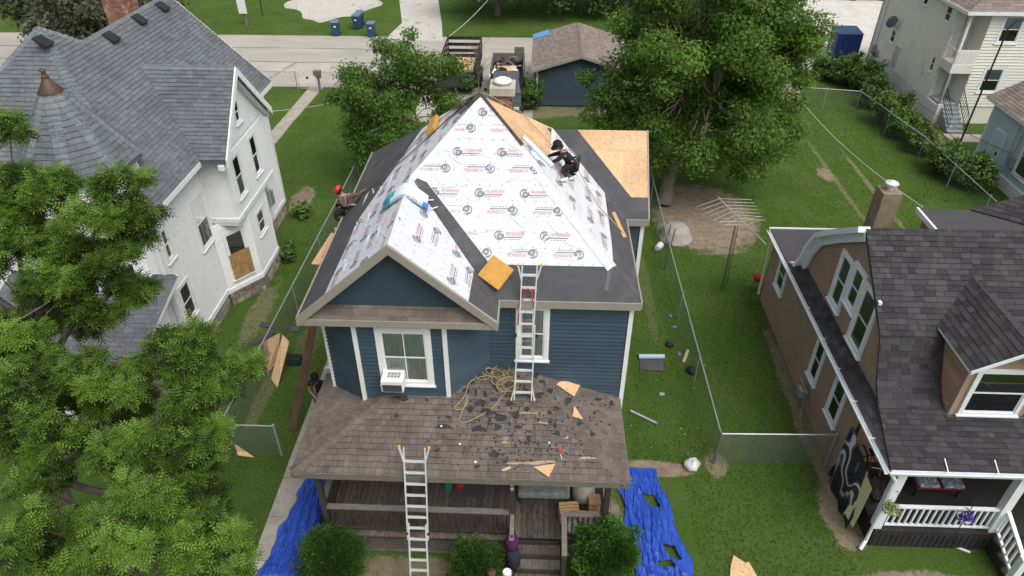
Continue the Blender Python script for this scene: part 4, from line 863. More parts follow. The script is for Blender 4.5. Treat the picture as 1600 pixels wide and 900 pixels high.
# front porch
M_DKP = mat('dark_porch_paint', (.028, .026, .026), .7, var=.2)
b = MB(); b.bb((8.45, 10.75, .0), (16.5, 12.9, .62)); b.build('porch_base', M_DKP, th_)
for k in range(34):
    x = 8.5 + k * .14; b = MB(); b.bb((x, 10.735, .05), (x + .09, 10.752, .5)); b.build('skirt_board', M_DKP, th_)
for x in (8.52, 11.28):
    b = MB(); b.bb((x - .1, 10.80, .62), (x + .1, 11.0, 2.86)); b.build('porch_column', M_PALEB, th_)
b = MB(); b.bb((8.40, 10.78, 2.62), (16.5, 11.02, 2.88)); b.build('porch_beam', M_PALEB, th_)
b = MB(); b.bb((8.42, 11.02, 2.66), (8.60, 12.9, 2.88)); b.build('porch_beam', M_PALEB, th_)
def prail(p, q, n):
    p = Vector(p); q = Vector(q); b = MB(); b.beam(p + V(0, 0, .78), q + V(0, 0, .78), .09, .05); b.build('porch_top_rail', M_PALEB, th_); b = MB(); b.beam(p + V(0, 0, .1), q + V(0, 0, .1), .06, .05); b.build('porch_bottom_rail', M_PALEB, th_)
    for k in range(n): r_ = p.lerp(q, (k + .5) / n); b = MB(); b.beam(r_ + V(0, 0, .12), r_ + V(0, 0, .76), .04, .04); b.build('porch_baluster', M_PALEB, th_)
prail((8.62, 10.88, .62), (11.18, 10.88, .62), 17); prail((11.36, 10.82, .62), (11.36, 9.85, .22), 6)
b = MB(); b.bb((11.28, 9.74, 0), (11.44, 9.9, 1.05)); b.build('newel_post', M_PALEB, th_)
for k in range(3): b = MB(); b.bb((11.3, 10.72 - .3 * (k + 1), 0), (13.5, 10.72 - .3 * k, .5 - .17 * k)); b.build('porch_step', M_DKP, th_)
b = MB(); b.tube([(8.08, 10.7, 2.86), (8.2, 10.72, 2.7), (8.34, 10.74, 2.5), (8.34, 10.74, .25), (8.2, 10.6, .06)], .045, 8); b.build('downspout', M_PALEB, th_)
b = MB(); b.tube([(8.02, 21.0, 2.85), (8.18, 21.02, 2.6), (8.2, 21.02, .2)], .04, 8); b.build('downspout', M_PALEB, th_)
# rear wing with low dark roof
wg = [V(12.05, 15.9, 4.5), V(18, 15.9, 4.5), V(18, 19.85, 4.5), V(12.05, 19.85, 4.5)]; slab(th_, 'rear_wing_roof', wg, .1, M_FLATROOF)
b = MB(); b.bb((11.98, 15.9, 4.36), (12.05, 19.9, 4.53)); b.build('rear_wing_fascia', M_PALEB, th_); b = MB(); b.bb((12.2, 16, 0), (17.9, 19.7, 4.38)); b.build('rear_wing_wall', M_STUCCO, th_)
sp_ = [V(13.6, 19.8, 4.54), V(18.2, 16.5, 4.54), V(18.2, 19.8, 6.3)]; slab(th_, 'rear_hip_deck', sp_, .06, M_FLATROOF); shingles(th_, [sp_], M_SHD, e=.16, w=(.2, .36), single=20)
b = MB(); b.tube([(14.9, 18.9, 4.4), (14.9, 18.9, 4.72)], .05, 10); b.build('vent_pipe', mat('rusty_pipe', (.12, .05, .035), .8), th_)

# ================================================================== BACKGROUND BUILDINGS
M_CREAM = mat('cream_siding', (.70, .685, .62), .7, var=.05, vscale=1.5, col2=(.50, .44, .33), c2scale=.9, c2lo=.62, c2hi=.75)
M_SHT = mat('tan_brown_shingle', (.20, .165, .145), .93, var=.1, tone=.22, bump=.4, bscale=100)
cr = thing('cream_house', 'tall cream sided two-storey house with corner balcony behind the right lawn', 'house', (25, 42, 0))
CXw, CYf, CYb = 21.8, 37.75, 47.6
Wcl = Wall((CXw, CYb), (CXw, 39.0)); Wcf = Wall((22.85, CYf), (30, CYf)); Wci = Wall((CXw, 39.0), (22.85, 39.0)); Wcs = Wall((22.85, 39.0), (22.85, CYf))
cy = lambda y: CYb - y
lw = [(cy(45.4), cy(44.8), 2.15, 3.0), (cy(39.95), cy(39.45), 2.2, 3.1), (cy(40.2), cy(39.5), 4.85, 5.7), (cy(42.9), cy(42.3), 5.0, 5.75), (cy(43.7), cy(43.1), 5.0, 5.75), (cy(46.0), cy(45.4), .45, .85), (cy(45.6), cy(45.1), 5.0, 5.6)]
wall_core(cr, Wcl, [(0, 0), (Wcl.L, 0), (Wcl.L, 5.95), (0, 5.95)], M_CREAM, th=.3); siding(cr, Wcl, [(0, 1.0), (Wcl.L, 1.0), (Wcl.L, 5.95), (0, 5.95)], M_CREAM, e=.16, openings=lw[:5] + [(cy(44.4), cy(43.6), .5, 2.3)], single=True, proud=.05)
for w_ in lw: window(cr, Wcl, *w_, trim=.07)
b = MB(); Wcl.bar(b, cy(44.45), cy(43.55), .45, 2.35, -.02, .05); d_ = b.build('door_frame', M_WHITE, cr); b = MB(); Wcl.bar(b, cy(44.35), cy(43.65), .5, 2.26, .0, .06); b.build('door', mat('grey_door', (.45, .46, .45), .6), cr)
b = MB(); b.bb((21.72, 37.6, -.1), (21.86, CYb, .98)); b.bb((21.74, 37.62, -.1), (22.0, 37.74, 1.08)); b.build('foundation', mat('white_foundation', (.66, .67, .66), .9, var=.1, vscale=2, col2=(.45, .43, .40), c2scale=2, c2lo=.6, c2hi=.75), cr)
fw = [(.62, 1.75, 1.75, 3.15), (.6, 1.72, 4.35, 5.8), (4.2, 5.3, 1.75, 3.15), (4.2, 5.3, 4.35, 5.8)]
wall_core(cr, Wcf, [(0, 0), (Wcf.L, 0), (Wcf.L, 5.95), (0, 5.95)], M_CREAM, th=.3); siding(cr, Wcf, [(0, 1.0), (Wcf.L, 1.0), (Wcf.L, 5.95), (0, 5.95)], M_CREAM, e=.16, openings=fw, single=True, proud=.05)
for w_ in fw: window(cr, Wcf, *w_, trim=.12, upper_back=mat('sky_blue_shade', (.42, .50, .54), .8))
for W in (Wci, Wcs): wall_core(cr, W, [(0, 1), (W.L, 1), (W.L, 5.95), (0, 5.95)], M_CREAM); siding(cr, W, [(0, 1.1), (W.L, 1.1), (W.L, 5.95), (0, 5.95)], M_CREAM, e=.16, single=True, proud=.025)
b = MB(); b.bb((21.72, 37.68, 2.78), (22.84, 38.98, 3.25)); b.build('balcony_floor', M_CREAM, cr)
b = MB(); b.bb((21.74, 37.70, 3.25), (22.84, 37.76, 3.95)); b.build('balcony_parapet', M_CREAM, cr)
for k in range(8): b = MB(); b.bb((21.80 + k * .13, 37.685, 3.3), (21.84 + k * .13, 37.70, 3.9)); b.build('parapet_slat', M_WHITE, cr)
b = MB(); b.bb((21.74, 37.70, 3.94), (22.84, 37.78, 3.99)); b.bb((21.74, 37.8, 3.9), (21.80, 38.96, 3.95)); b.build('balcony_rail', M_WHITE, cr)
for z0, z1 in ((1.1, 2.78), (3.25, 5.9)): b = MB(); b.bb((21.76, 37.70, z0), (21.88, 37.82, z1)); b.build('corner_post', M_WHITE if z0 > 2 else M_STEEL, cr)
for z0 in (1.12, 3.27):
    for x in (21.95, 22.42): b = MB(); b.bb((x, 38.955, z0), (x + .40, 38.985, z0 + 1.62)); b.build('entry_door', mat('pale_door', (.55, .57, .57), .6), cr)
b = MB(); b.bb((22.37, 38.94, 1.12), (22.41, 38.99, 2.78)); b.bb((22.30, 38.94, 3.3), (22.36, 38.98, 5.6)); b.build('bare_jamb', M_WOOD, cr)
b = MB(); b.bb((21.86, 37.75, .0), (22.85, 38.98, 1.1)); b.build('landing', mat('grey_step_paint', (.27, .30, .32), .7), cr)
for k in range(6): b = MB(); b.bb((21.98, 37.75 - .24 * (k + 1), 0), (22.85, 37.75 - .24 * k, 1.1 - .165 * (k + 1))); b.build('step', MATS['grey_step_paint'], cr)
for x in (21.98, 22.85):
    b = MB(); b.beam((x, 37.8, 1.95), (x, 36.45, .95), .03); b.beam((x, 37.8, 1.3), (x, 36.45, .3), .03)
    for k in range(8): t = k / 7; b.beam((x, 37.8 - 1.35 * t, 1.3 - t), (x, 37.8 - 1.35 * t, 1.95 - t), .02)
    b.build('stair_railing', M_BLACK, cr)
ce = [V(21.4, 37.35, 5.98), V(30.4, 37.35, 5.98), V(26, 41.5, 8.6), V(26, 43.5, 8.6), V(21.4, 48, 5.98)]
slab(cr, 'roof_deck', [ce[0], ce[1], V(30.4, 37.4, 6.0), ce[2]], .1, M_WHITE); slab(cr, 'roof_deck', [ce[0], ce[2], ce[3], ce[4]], .1, M_WHITE)
shingles(cr, [[ce[0], ce[1], ce[2]]], M_SHT, e=.2, w=(.25, .45)); shingles(cr, [[ce[0], ce[2], ce[3], ce[4]]], M_SHT, e=.2, w=(.25, .45))
b = MB(); b.bb((21.36, 37.31, 5.84), (30.4, 37.349, 6.0)); b.build('eave_board', M_WHITE, cr); b = MB(); b.bb((21.36, 37.35, 5.841), (21.399, 48, 5.999)); b.build('eave_board', M_WHITE, cr); b = MB(); b.bb((21.42, 37.37, 5.9), (30, 39.2, 5.93)); b.bb((21.42, 39.2, 5.901), (22, 48, 5.931)); b.build('soffit', M_WHITE, cr)
b = MB(); b.bb((22, 39.2, 0), (29.9, 47.5, 5.9)); b.build('inner_wall', M_CREAM, cr)
b = MB(); b.tube([(21.68, 47.5, 5.8), (21.68, 47.5, .2)], .04, 6); b.tube([(21.70, 46.9, 4.4), (21.70, 46.9, 1.0)], .02, 5); b.build('downspout', M_STEEL, cr)
b = MB(); b.bb((21.58, 46.7, 1.0), (21.72, 47.0, 1.5)); b.bb((21.58, 46.25, .9), (21.72, 46.5, 1.3)); b.build('meter_box', M_STEEL, cr)
sat = thing('satellite_dish', 'dark satellite dish on the cream house side wall', 'satellite dish', (21.5, 44.8, 3.2)); b = MB(); c = V(21.35, 44.85, 3.45); n_ = V(-.75, -.35, .5).normalized(); a_ = n_.cross(V(0, 0, 1)).normalized(); b_ = n_.cross(a_)
vs = [c] + [c + (a_ * math.cos(t) + b_ * math.sin(t)) * .36 + n_ * .07 for t in [k * math.pi / 8 for k in range(16)]] + [c - n_ * .02] + [c + (a_ * math.cos(t) + b_ * math.sin(t)) * .36 + n_ * .05 for t in [k * math.pi / 8 for k in range(16)]]
b.add(vs, [(0, 1 + k, 1 + (k + 1) % 16) for k in range(16)] + [(17, 18 + (k + 1) % 16, 18 + k) for k in range(16)] + [(1 + k, 18 + k, 18 + (k + 1) % 16, 1 + (k + 1) % 16) for k in range(16)]); b.build('dish', mat('dish_grey', (.10, .105, .115), .5), sat, smooth=True)
b = MB(); b.tube([c - n_ * .02, V(21.6, 44.95, 3.2), V(21.80, 44.95, 3.1)], .025, 6); b.tube([c - b_ * .3, c + n_ * .42 - b_ * .12], .015, 5); b.box(c + n_ * .44 - b_ * .10, (.09, .09, .14)); b.build('mount_arm', M_STEEL, sat)

lb = thing('light_blue_house', 'light blue sided low house with brown roof at the right edge', 'house', (24, 30, 0))
M_LB = mat('light_blue_siding', (.42, .53, .58), .65, var=.05, vscale=2)
Wb = Wall((21.6, 32.8), (21.6, 25.5)); lo_ = [(.75, 1.65, .25, 2.2), (3.0, 4.1, .95, 2.85)]
wall_core(lb, Wb, [(0, 0), (Wb.L, 0), (Wb.L, 3.2), (0, 3.2)], M_LB, th=.2); siding(lb, Wb, [(0, .55), (Wb.L, .55), (Wb.L, 3.2), (0, 3.2)], M_LB, e=.13, openings=lo_, single=True)
window(lb, Wb, *lo_[1], trim=.1, back=mat('pale_blind', (.38, .40, .36), .9)); b = MB(); Wb.bar(b, .75, 1.65, .2, 2.22, -.02, .04); b.build('door_frame', M_WHITE, lb); b = MB(); Wb.bar(b, .83, 1.57, .24, 2.14, 0, .055); dd = b.build('door', mat('pale_blue_door', (.50, .58, .62), .5), lb); b = MB(); Wb.bar(b, 1.47, 1.53, 1.1, 1.25, .056, .11); b.build('handle', M_BLACK, dd)
b = MB(); b.bb((21.5, 25.5, -.1), (21.64, 32.86, .55)); b.bb((21.56, 32.74, .5), (21.68, 32.86, 3.2)); b.build('base_trim', M_WHITE, lb); b = MB(); b.bb((21.75, 25.5, 0), (27, 32.78, 3.2)); b.build('inner_wall', M_LB, lb)
lr = [V(21.25, 33.2, 3.25), V(21.25, 25, 3.25), V(24.6, 25, 5.0), V(24.6, 33.2, 5.0)]; slab(lb, 'roof_deck', lr, .12, M_WHITE); shingles(lb, [lr], M_SHT, e=.17, w=(.2, .4), single=40)
slab(lb, 'roof_deck', [V(28, 33.2, 3.25), V(28, 25, 3.25), V(24.6, 25, 5.0), V(24.6, 33.2, 5.0)], .12, M_SHT)
wall_core(lb, Wall((27, 32.85), (21.6, 32.85)), [(0, 0), (5.4, 0), (5.4, 3.2), (2.6, 4.7), (0, 3.2)], M_LB)
b = MB(); b.bb((21.42, 29.9, 1.1), (21.58, 30.25, 1.6)); b.tube([(21.5, 30.1, 1.6), (21.52, 30.1, 3.1)], .025, 6); b.tube([(21.5, 30.4, 1.3), (21.52, 30.5, 3.1)], .018, 6); b.build('meter_box', M_STEEL, lb)

gar = thing('garage', 'small dark blue garage with brown gable roof beside the alley', 'garage', (2.3, 42.3, 0))
GX0, GX1, GYf, GYb = -.1, 4.8, 39.35, 45.3; gxc = 2.35; GEZ, GPZ = 2.2, 3.05
Wgf = Wall((GX0, GYf), (GX1, GYf)); gpl = [(0, 0), (4.9, 0), (4.9, 2.2), (2.45, 2.95), (0, 2.2)]
wall_core(gar, Wgf, gpl, M_BLUE); siding(gar, Wgf, [(0, .1)] + [(4.9, .1)] + gpl[2:], M_BLUE, e=.14, proud=.045); b = MB(); b.bb((-.08, GYf + .05, 0), (4.78, GYb, 2.15)); b.build('wall', M_BLUE, gar)
b = MB(); b.bb((-.14, GYf - .05, 0), (-.04, GYf + .06, 2.15)); b.build('corner_trim', M_WHITE, gar); b = MB(); b.bb((-.125, 40.2, .9), (-.085, 41.0, 1.9)); b.build('side_window', M_WHITE, gar)
for sx in (0, 1):
    p = [V(-.42, 38.95, 2.2), V(gxc, 38.95, 3.05), V(gxc, 45.6, 3.05), V(-.42, 45.6, 2.2)]
    if sx: p = [V(2 * gxc - q.x, q.y, q.z) for q in p]
    slab(gar, 'roof_deck', p, .10, M_TAUPE); shingles(gar, [p], M_SHT, e=.15, w=(.2, .36), single=40 if not sx else 20)
hip_caps(gar, V(gxc, 38.95, 3.06), V(gxc, 45.6, 3.06), M_SHT, V(-1, 0, 2), V(1, 0, 2))
b = MB(); b.prism([V(-.44, 38.94, 2.22), V(gxc, 38.94, 3.08), V(gxc, 38.94, 2.93), V(-.44, 38.94, 2.07)], (0, -.03, 0)); b.prism([V(2 * gxc + .44, 38.94, 2.22), V(gxc, 38.94, 3.08), V(gxc, 38.94, 2.93), V(2 * gxc + .44, 38.94, 2.07)], (0, -.03, 0)); b.build('rake_board', M_TAUPE, gar)
b = MB(); p = [V(-.40, 44.6, 2.24), V(.55, 44.6, 2.53), V(.60, 45.62, 2.56), V(-.42, 45.62, 2.24)]; b.prism(p, (0, 0, .03)); tag(b.build('blue_tarp', mat('light_blue_tarp', (.13, .28, .52), .5)), 'small light blue tarp folded on the garage roof corner', 'tarp')
# ================================================================== PLANTS
def leaf_mesh(centers, dirs, size, aspect=.5, cup=.15):
    """diamond leaf quads: centres (n,3), normals (n,3)"""
    n = len(centers); d = dirs / np.linalg.norm(dirs, axis=1, keepdims=True); r = RNG.normal(size=(n, 3)); a = np.cross(d, r); a /= np.linalg.norm(a, axis=1, keepdims=True) + 1e-9; b = np.cross(d, a)
    s = size[:, None]; v = np.stack([centers - a * s * .5, centers + b * s * aspect * .5 - d * s * cup * .3, centers + a * s * .5, centers - b * s * aspect * .5 - d * s * cup * .3], 1)
    return v.reshape(-1, 3), np.arange(n * 4).reshape(n, 4)
def clump_points(clumps, per, flat=.75, shell=.45):
    out = []; nor = []; tone = []
    for (c, r) in clumps:
        k = max(6, int(per * r * r)); u = RNG.normal(size=(k, 3)); u /= np.linalg.norm(u, axis=1, keepdims=True); rad = r * (shell + (1 - shell) * RNG.random(k) ** .6) * RNG.uniform(.55, 1.12, k)
        p = u * rad[:, None]; p[:, 2] *= flat; out.append(p + np.array(c)); nn = u * .7 + RNG.normal(size=(k, 3)) * .55 + np.array([0, 0, .55]); nor.append(nn)
        ct = RNG.normal(.0, .14); tone.append(np.clip(.5 + ct + RNG.normal(0, .17, k), 0, 1))
    return np.concatenate(out), np.concatenate(nor), np.concatenate(tone)
def limb(b, p, q, r0, r1, seg=5, wob=.12, n=6):
    p = Vector(p); q = Vector(q); L_ = (q - p).length; pts = []
    for i in range(seg + 1):
        t = i / seg; w = math.sin(math.pi * t) * L_ * wob; pts.append(p.lerp(q, t) + V(random.uniform(-w, w), random.uniform(-w, w), random.uniform(-w, w) * .6 + math.sin(math.pi * t) * L_ * .05))
    b.tube(pts, [r0 + (r1 - r0) * i / seg for i in range(seg + 1)], n); return pts
M_BARK = mat('grey_bark', (.16, .135, .11), .95, var=.3, vscale=5, bump=.8, bscale=18, stretch=(1, 1, .3))
def leafmat(name, c, tr=.35, tone=.55): return mat(name, c, .55, var=.22, vscale=.8, tone=tone, trans=tr, spec=.35)
def tree(name, label, base, fork, clumps, per, lsize, lmat, trunk_r=.22, group=None, aspect=.55, bark=None, bend=(0, 0), stems=1, flat=.75):
    root = thing(name, label, 'tree', base, group); base = Vector(base); bk = bark or M_BARK
    b = MB()
    for s in range(stems):
        o = V(random.uniform(-.2, .2), random.uniform(-.2, .2), 0) * (stems > 1); f = Vector(fork) + o * 2
        b.tube([base + o + V(0, 0, -.1), base + o + V(0, 0, .1), base.lerp(f, .35) + o + V(bend[0], bend[1], 0), f], [trunk_r * 1.5, trunk_r * 1.15, trunk_r, trunk_r * .75], 10)
    b.build('trunk', bk, root, smooth=True)
    f = Vector(fork); b = MB(); mains = []
    for i in range(7):
        c, r = clumps[int(i * len(clumps) / 7)]; m = f.lerp(Vector(c), .55); limb(b, f, m, trunk_r * .55, trunk_r * .3); mains.append(m)
    for c, r in clumps:
        m = min(mains, key=lambda q: (q - Vector(c)).length); limb(b, m, c, trunk_r * .22, .012, 4, .1, 5)
    b.build('limb', bk, root, smooth=True)
    P, N_, T = clump_points(clumps, per, flat); v, fc = leaf_mesh(P, N_, RNG.uniform(.7, 1.3, len(P)) * lsize, aspect)
    o = np_obj('crown', np_mesh('crown', v, fc, lmat, T), root); return root
def dome(c, rx, ry, rz, n, rmin, rmax, seed, low=-.75, inner=.25):
    r = random.Random(seed); out = []
    while len(out) < n:
        d = Vector((r.gauss(0, 1), r.gauss(0, 1), r.gauss(0, 1))).normalized()
        if d.z < low: continue
        k = r.uniform(.62, 1.0) if r.random() > inner else r.uniform(.1, .6)
        out.append(((c[0] + d.x * rx * k, c[1] + d.y * ry * k, c[2] + d.z * rz * k), r.uniform(rmin, rmax)))
    return out
LM_BIG = leafmat('maple_leaf', (.130, .225, .038), .55); LM_MID = leafmat('mulberry_leaf', (.105, .195, .032), .45); LM_FAR = leafmat('far_leaf', (.055, .095, .025)); LM_SHRUB = leafmat('shrub_leaf', (.095, .165, .032), .3); LM_DUSTY = leafmat('dusty_leaf', (.080, .090, .050))
big = dome((7.15, 29.6, 5.6), 4.1, 3.9, 4.9, 175, .7, 1.2, 3, low=-.85, inner=.42) + [((2.7, 29.5, 4.3), .8), ((3.0, 29.3, 3.2), .8), ((10.2, 28.5, 2.6), .9), ((9.4, 27.8, 1.9), .8), ((8.6, 27.2, 2.0), .7), ((11.3, 30, 6.5), .9), ((4.0, 27.6, 3.0), .7), ((2.1, 30.2, 4.9), .6), ((6.6, 26.6, 3.2), .8), ((10.9, 28.6, 3.4), .8), ((10.6, 29.0, 4.4), .9), ((2.2, 29.3, 3.6), .6), ((11.0, 29.5, 5.3), .8), ((3.2, 29.2, 4.6), 1.0), ((3.8, 29.0, 3.6), 1.0), ((3.4, 29.5, 5.6), 1.0), ((4.4, 28.6, 4.6), 1.0), ((4.6, 28.4, 2.9), .8), ((5.4, 27.9, 3.4), .8), ((4.2, 29.0, 6.4), 1.0)]
tree('maple_tree', 'large spreading green tree over the bare sand patch', (5.75, 27.9, 0), (6.2, 28.6, 2.6), big, 900, .15, LM_BIG, .30, bend=(-.1, 0))
mid = dome((-6.05, 29.6, 3.9), 2.75, 2.3, 2.9, 62, .5, .95, 5, low=-.8) + [((-8.9, 29.3, 4.2), .5), ((-3.4, 29.3, 5.7), .65), ((-3.1, 29.5, 5.0), .5), ((-7.9, 28.9, 1.6), .7), ((-8.2, 28.8, 2.4), .6), ((-5.3, 29.2, 7.0), .45), ((-5.5, 29.2, 6.4), .6)]
tree('mulberry_tree', 'leafy green tree behind the left slope of the blue house', (-5.3, 30.6, 0), (-5.4, 30.2, 2.2), mid, 820, .14, LM_MID, .11, stems=3)
far = [(-3.4, 58.5, 5.5, 4.2, 31), (1.6, 60, 6.0, 4.6, 32), (6.8, 58.5, 5.0, 4.0, 33), (-24.5, 40.5, 6.0, 4.0, 34), (-29, 46, 6.5, 4.6, 35), (-21.0, 34.5, 4.0, 2.6, 36), (11.0, 62, 6.5, 5.0, 37)]
flab = ['dark green tree beyond the alley beside the gravel drive', 'dark tree directly behind the garage across the alley', 'green tree beyond the alley behind the large spreading tree', 'grey green tree behind the white house chimney', 'tall grey green tree at the far top left corner', 'low grey green tree behind the turret roof of the white house', 'far green tree between garage and parking lot']
for (x, y, z, r, sd_), lab in zip(far, flab):
    tree('far_tree', lab, (x, y, 0), (x, y, z * .4), dome((x, y, z * .62), r, r, z * .60, 60, .9, 1.7, sd_), 150, .30, LM_DUSTY if x < -20 else LM_FAR, .25, group='trees beyond the alley and houses')
# foreground walnut: long drooping compound leaves
def compound_tree():
    r = random.Random(11); cl = []
    def fill(x0, x1, y0, y1, n, d0, d1, rr=.5):
        for _ in range(max(1, round(n * .72))):
            x, y = r.uniform(x0, x1), r.uniform(y0, y1); d = r.uniform(d0, d1); c_ = _c + ray(x, y) * d
            for _k in range(3): cl.append((tuple(c_ + V(r.gauss(0, rr * .62), r.gauss(0, rr * .62), r.gauss(0, rr * .38))), r.uniform(.34, .62) * rr))
    fill(-40, 45, 240, 330, 7, 11.6, 12.6, .34); fill(10, 20, 200, 215, 1, 11.5, 11.8, .24); fill(60, 215, 275, 312, 8, 11.5, 12.5, .25); fill(-20, 110, 335, 400, 9, 11.3, 12.6, .36); fill(110, 225, 335, 395, 8, 11.3, 12.4, .30); fill(-40, 130, 400, 470, 9, 11.2, 12.6, .38); fill(120, 225, 400, 480, 8, 11.2, 12.4, .32)
    fill(-40, 60, 500, 560, 6, 10.6, 12.2, .38); fill(-40, 130, 560, 650, 9, 10.6, 12.2, .38); fill(110, 235, 560, 640, 10, 10.6, 12.0, .30); fill(235, 340, 510, 640, 13, 10.6, 12.0, .33); fill(300, 395, 545, 600, 5, 10.8, 11.6, .24)
    fill(-40, 60, 650, 760, 7, 10.2, 12.0, .38); fill(70, 190, 650, 730, 6, 10.4, 11.8, .32); fill(240, 345, 660, 760, 11, 10.2, 11.6, .34); fill(190, 245, 690, 740, 3, 10.4, 11.4, .26); fill(-40, 130, 810, 930, 10, 9.8, 11.4, .38); fill(120, 250, 810, 930, 10, 9.8, 11.2, .34); fill(240, 375, 780, 930, 13, 9.8, 11.2, .33); fill(350, 392, 850, 930, 3, 9.9, 10.6, .24)
    fill(200, 330, 560, 800, 7, 12.4, 13.4, .36); fill(-40, 120, 300, 780, 10, 12.6, 13.6, .42)
    root = thing('walnut_tree', 'nearest tree with long feathery leaves filling the lower left corner', 'tree', (-9.6, 8.4, 0)); b = MB(); f = V(-9.3, 8.6, 4.6)
    b.tube([(-9.6, 8.4, -.1), (-9.6, 8.4, .3), (-9.5, 8.5, 2.4), f], [.34, .27, .23, .2], 12); b.build('trunk', M_BARK, root, smooth=True); b = MB(); hubs = []
    for x, y, d in ((40, 500, 12.6), (120, 420, 12.4), (220, 560, 11.9), (80, 690, 11.8), (290, 690, 11.3), (120, 850, 11.2), (300, 850, 10.9), (20, 300, 12.5), (150, 330, 12.3), (20, 850, 11.3)):
        m = _c + ray(x, y) * d - V(0, 0, .15); limb(b, f, m, .085, .03, 7, .07, 7); hubs.append(m)
    pts = [_c + ray(x, y) * d for x, y, d in ((-30, 452, 12.9), (20, 485, 12.6), (60, 525, 12.4), (100, 560, 12.3), (130, 600, 12.2))]; b.tube(pts, [.085, .075, .065, .05, .03], 8)
    for c, rr in cl[::2]: m = min(hubs, key=lambda q: (q - Vector(c)).length); limb(b, m, c, .022, .006, 4, .08, 5)
    b.build('limb', M_BARK, root, smooth=True)
    # one template: 11 leaflets on a drooping rachis, each two triangles with a fold
    tv = []; tf = []; K = 4
    for i in range(K):
        t = (i + .6) / K; px_ = t * .34; pz = -.10 * t * t
        for sg in (1, -1):
            L_ = .15 * (1 - .35 * abs(t - .5)); w = .05; o = len(tv); dx, dy = .42, .9 * sg
            tip = (px_ + dx * L_, dy * L_, pz - .03); md = (px_ + dx * L_ * .5, dy * L_ * .5); nx, ny = -dy, dx
            tv += [(px_, 0, pz), (md[0] + nx * w * .5, md[1] + ny * w * .5, pz - .016), tip, (md[0] - nx * w * .5, md[1] - ny * w * .5, pz - .016)]; tf.append((o, o + 1, o + 2, o + 3))
    o = len(tv); tv += [(.34, 0, -.10), (.40, .02, -.115), (.47, 0, -.15), (.40, -.02, -.115)]; tf.append((o, o + 1, o + 2, o + 3)); o = len(tv); tv += [(-.03, .003, .005), (.34, .003, -.10), (.34, -.003, -.10), (-.03, -.003, .005)]; tf.append((o, o + 1, o + 2, o + 3))
    tv = np.array(tv); tf = np.array(tf); VS = []; FS = []; TS = []; off = 0
    for c, rr in cl:
        n = int(1000 * rr); ct = r.gauss(.0, .2)
        az = RNG.uniform(0, 2 * np.pi, n); el = RNG.normal(.0, .5, n); rad = rr * RNG.uniform(.05, .95, n) ** .7; up = RNG.normal(.0, .30, n) * rr + .03
        base = np.array(c) + np.stack([np.cos(az) * rad, np.sin(az) * rad, up + (rr - rad) * .35], 1); az2 = az + RNG.normal(0, .7, n)
        ca, sa, ce, se = np.cos(az2), np.sin(az2), np.cos(el), np.sin(el); sc = RNG.uniform(.34, .58, n); ro = RNG.normal(0, .35, n)
        X = np.stack([ca * ce, sa * ce, se], 1); Yv = np.stack([-sa, ca, np.zeros(n)], 1); Zv = np.cross(X, Yv); Y2 = Yv * np.cos(ro)[:, None] + Zv * np.sin(ro)[:, None]; Z2 = np.cross(X, Y2)
        v = base[:, None] + sc[:, None, None] * (tv[None, :, 0:1] * X[:, None] + tv[None, :, 1:2] * Y2[:, None] + tv[None, :, 2:3] * Z2[:, None])
        VS.append(v.reshape(-1, 3)); FS.append((tf[None] + (np.arange(n) * len(tv))[:, None, None] + off).reshape(-1, 4)); off += n * len(tv)
        lt = np.clip(.40 + ct + .75 * (up / rr) + RNG.normal(0, .17, n), 0, 1); TS.append(np.repeat(lt, len(tf)))  # top leaflets toned brighter, lower ones darker: highlight and inner shade painted in
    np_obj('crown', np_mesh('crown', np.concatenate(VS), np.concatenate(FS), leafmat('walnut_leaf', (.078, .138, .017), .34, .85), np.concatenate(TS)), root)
compound_tree()
def shrub(name, label, c, r, h, per, ls, m, group=None, n=26, spiky=False, seed=1):
    root = thing(name, label, 'shrub', (c[0], c[1], 0), group); b = MB()
    cl = dome((c[0], c[1], h * .5), r * .72, r * .72, h * .46, n, r * .28, r * .42, seed, low=-1.0, inner=.1)
    rr_ = random.Random(seed); cl += [((c[0] + math.cos(t) * r * .8, c[1] + math.sin(t) * r * .8, h * rr_.uniform(.3, .85)), r * rr_.uniform(.14, .3)) for t in [rr_.uniform(0, 6.28) for _ in range(7)]] + [((c[0] + rr_.uniform(-.5, .5) * r, c[1] + rr_.uniform(-.5, .5) * r, h * rr_.uniform(.95, 1.08)), r * rr_.uniform(.12, .22)) for _ in range(4)]
    for k in range(0, n, 2): limb(b, (c[0], c[1], 0), cl[k][0], .025, .008, 3, .08, 5)
    b.build('stem', M_BARK, root); P, N_, T = clump_points(cl, per / (r * r) * 9, .9, .5)
    if spiky: N_ = np.cross(P - np.array([c[0], c[1], h * .3]), RNG.normal(size=P.shape)) + RNG.normal(size=P.shape) * .1
    v, fc = leaf_mesh(P, N_, RNG.uniform(.7, 1.3, len(P)) * ls, .32 if spiky else .55); np_obj('foliage', np_mesh('foliage', v, fc, m, T), root); return root
LM_YEW = leafmat('yew_needle', (.052, .112, .018), .25)
shrub('round_shrub', 'clipped round green shrub left of the front ladder', (-4.62, 9.42), .98, 1.42, 190, .085, LM_YEW, n=70, seed=2, spiky=True)
shrub('round_shrub', 'clipped round green shrub beside the porch steps', (-1.22, 9.30), .72, 1.45, 170, .085, LM_YEW, n=50, seed=3, spiky=True)
shrub('juniper_shrub', 'shaggy evergreen shrub right of the porch steps', (1.75, 9.42), .86, 2.05, 150, .13, leafmat('juniper_spray', (.068, .150, .026), .25), n=60, seed=4, spiky=True)
shrub('yard_shrub', 'dense dark green shrub at the left corner of the garage', (-.42, 38.75), .75, 1.9, 90, .13, LM_SHRUB, n=34, seed=5)
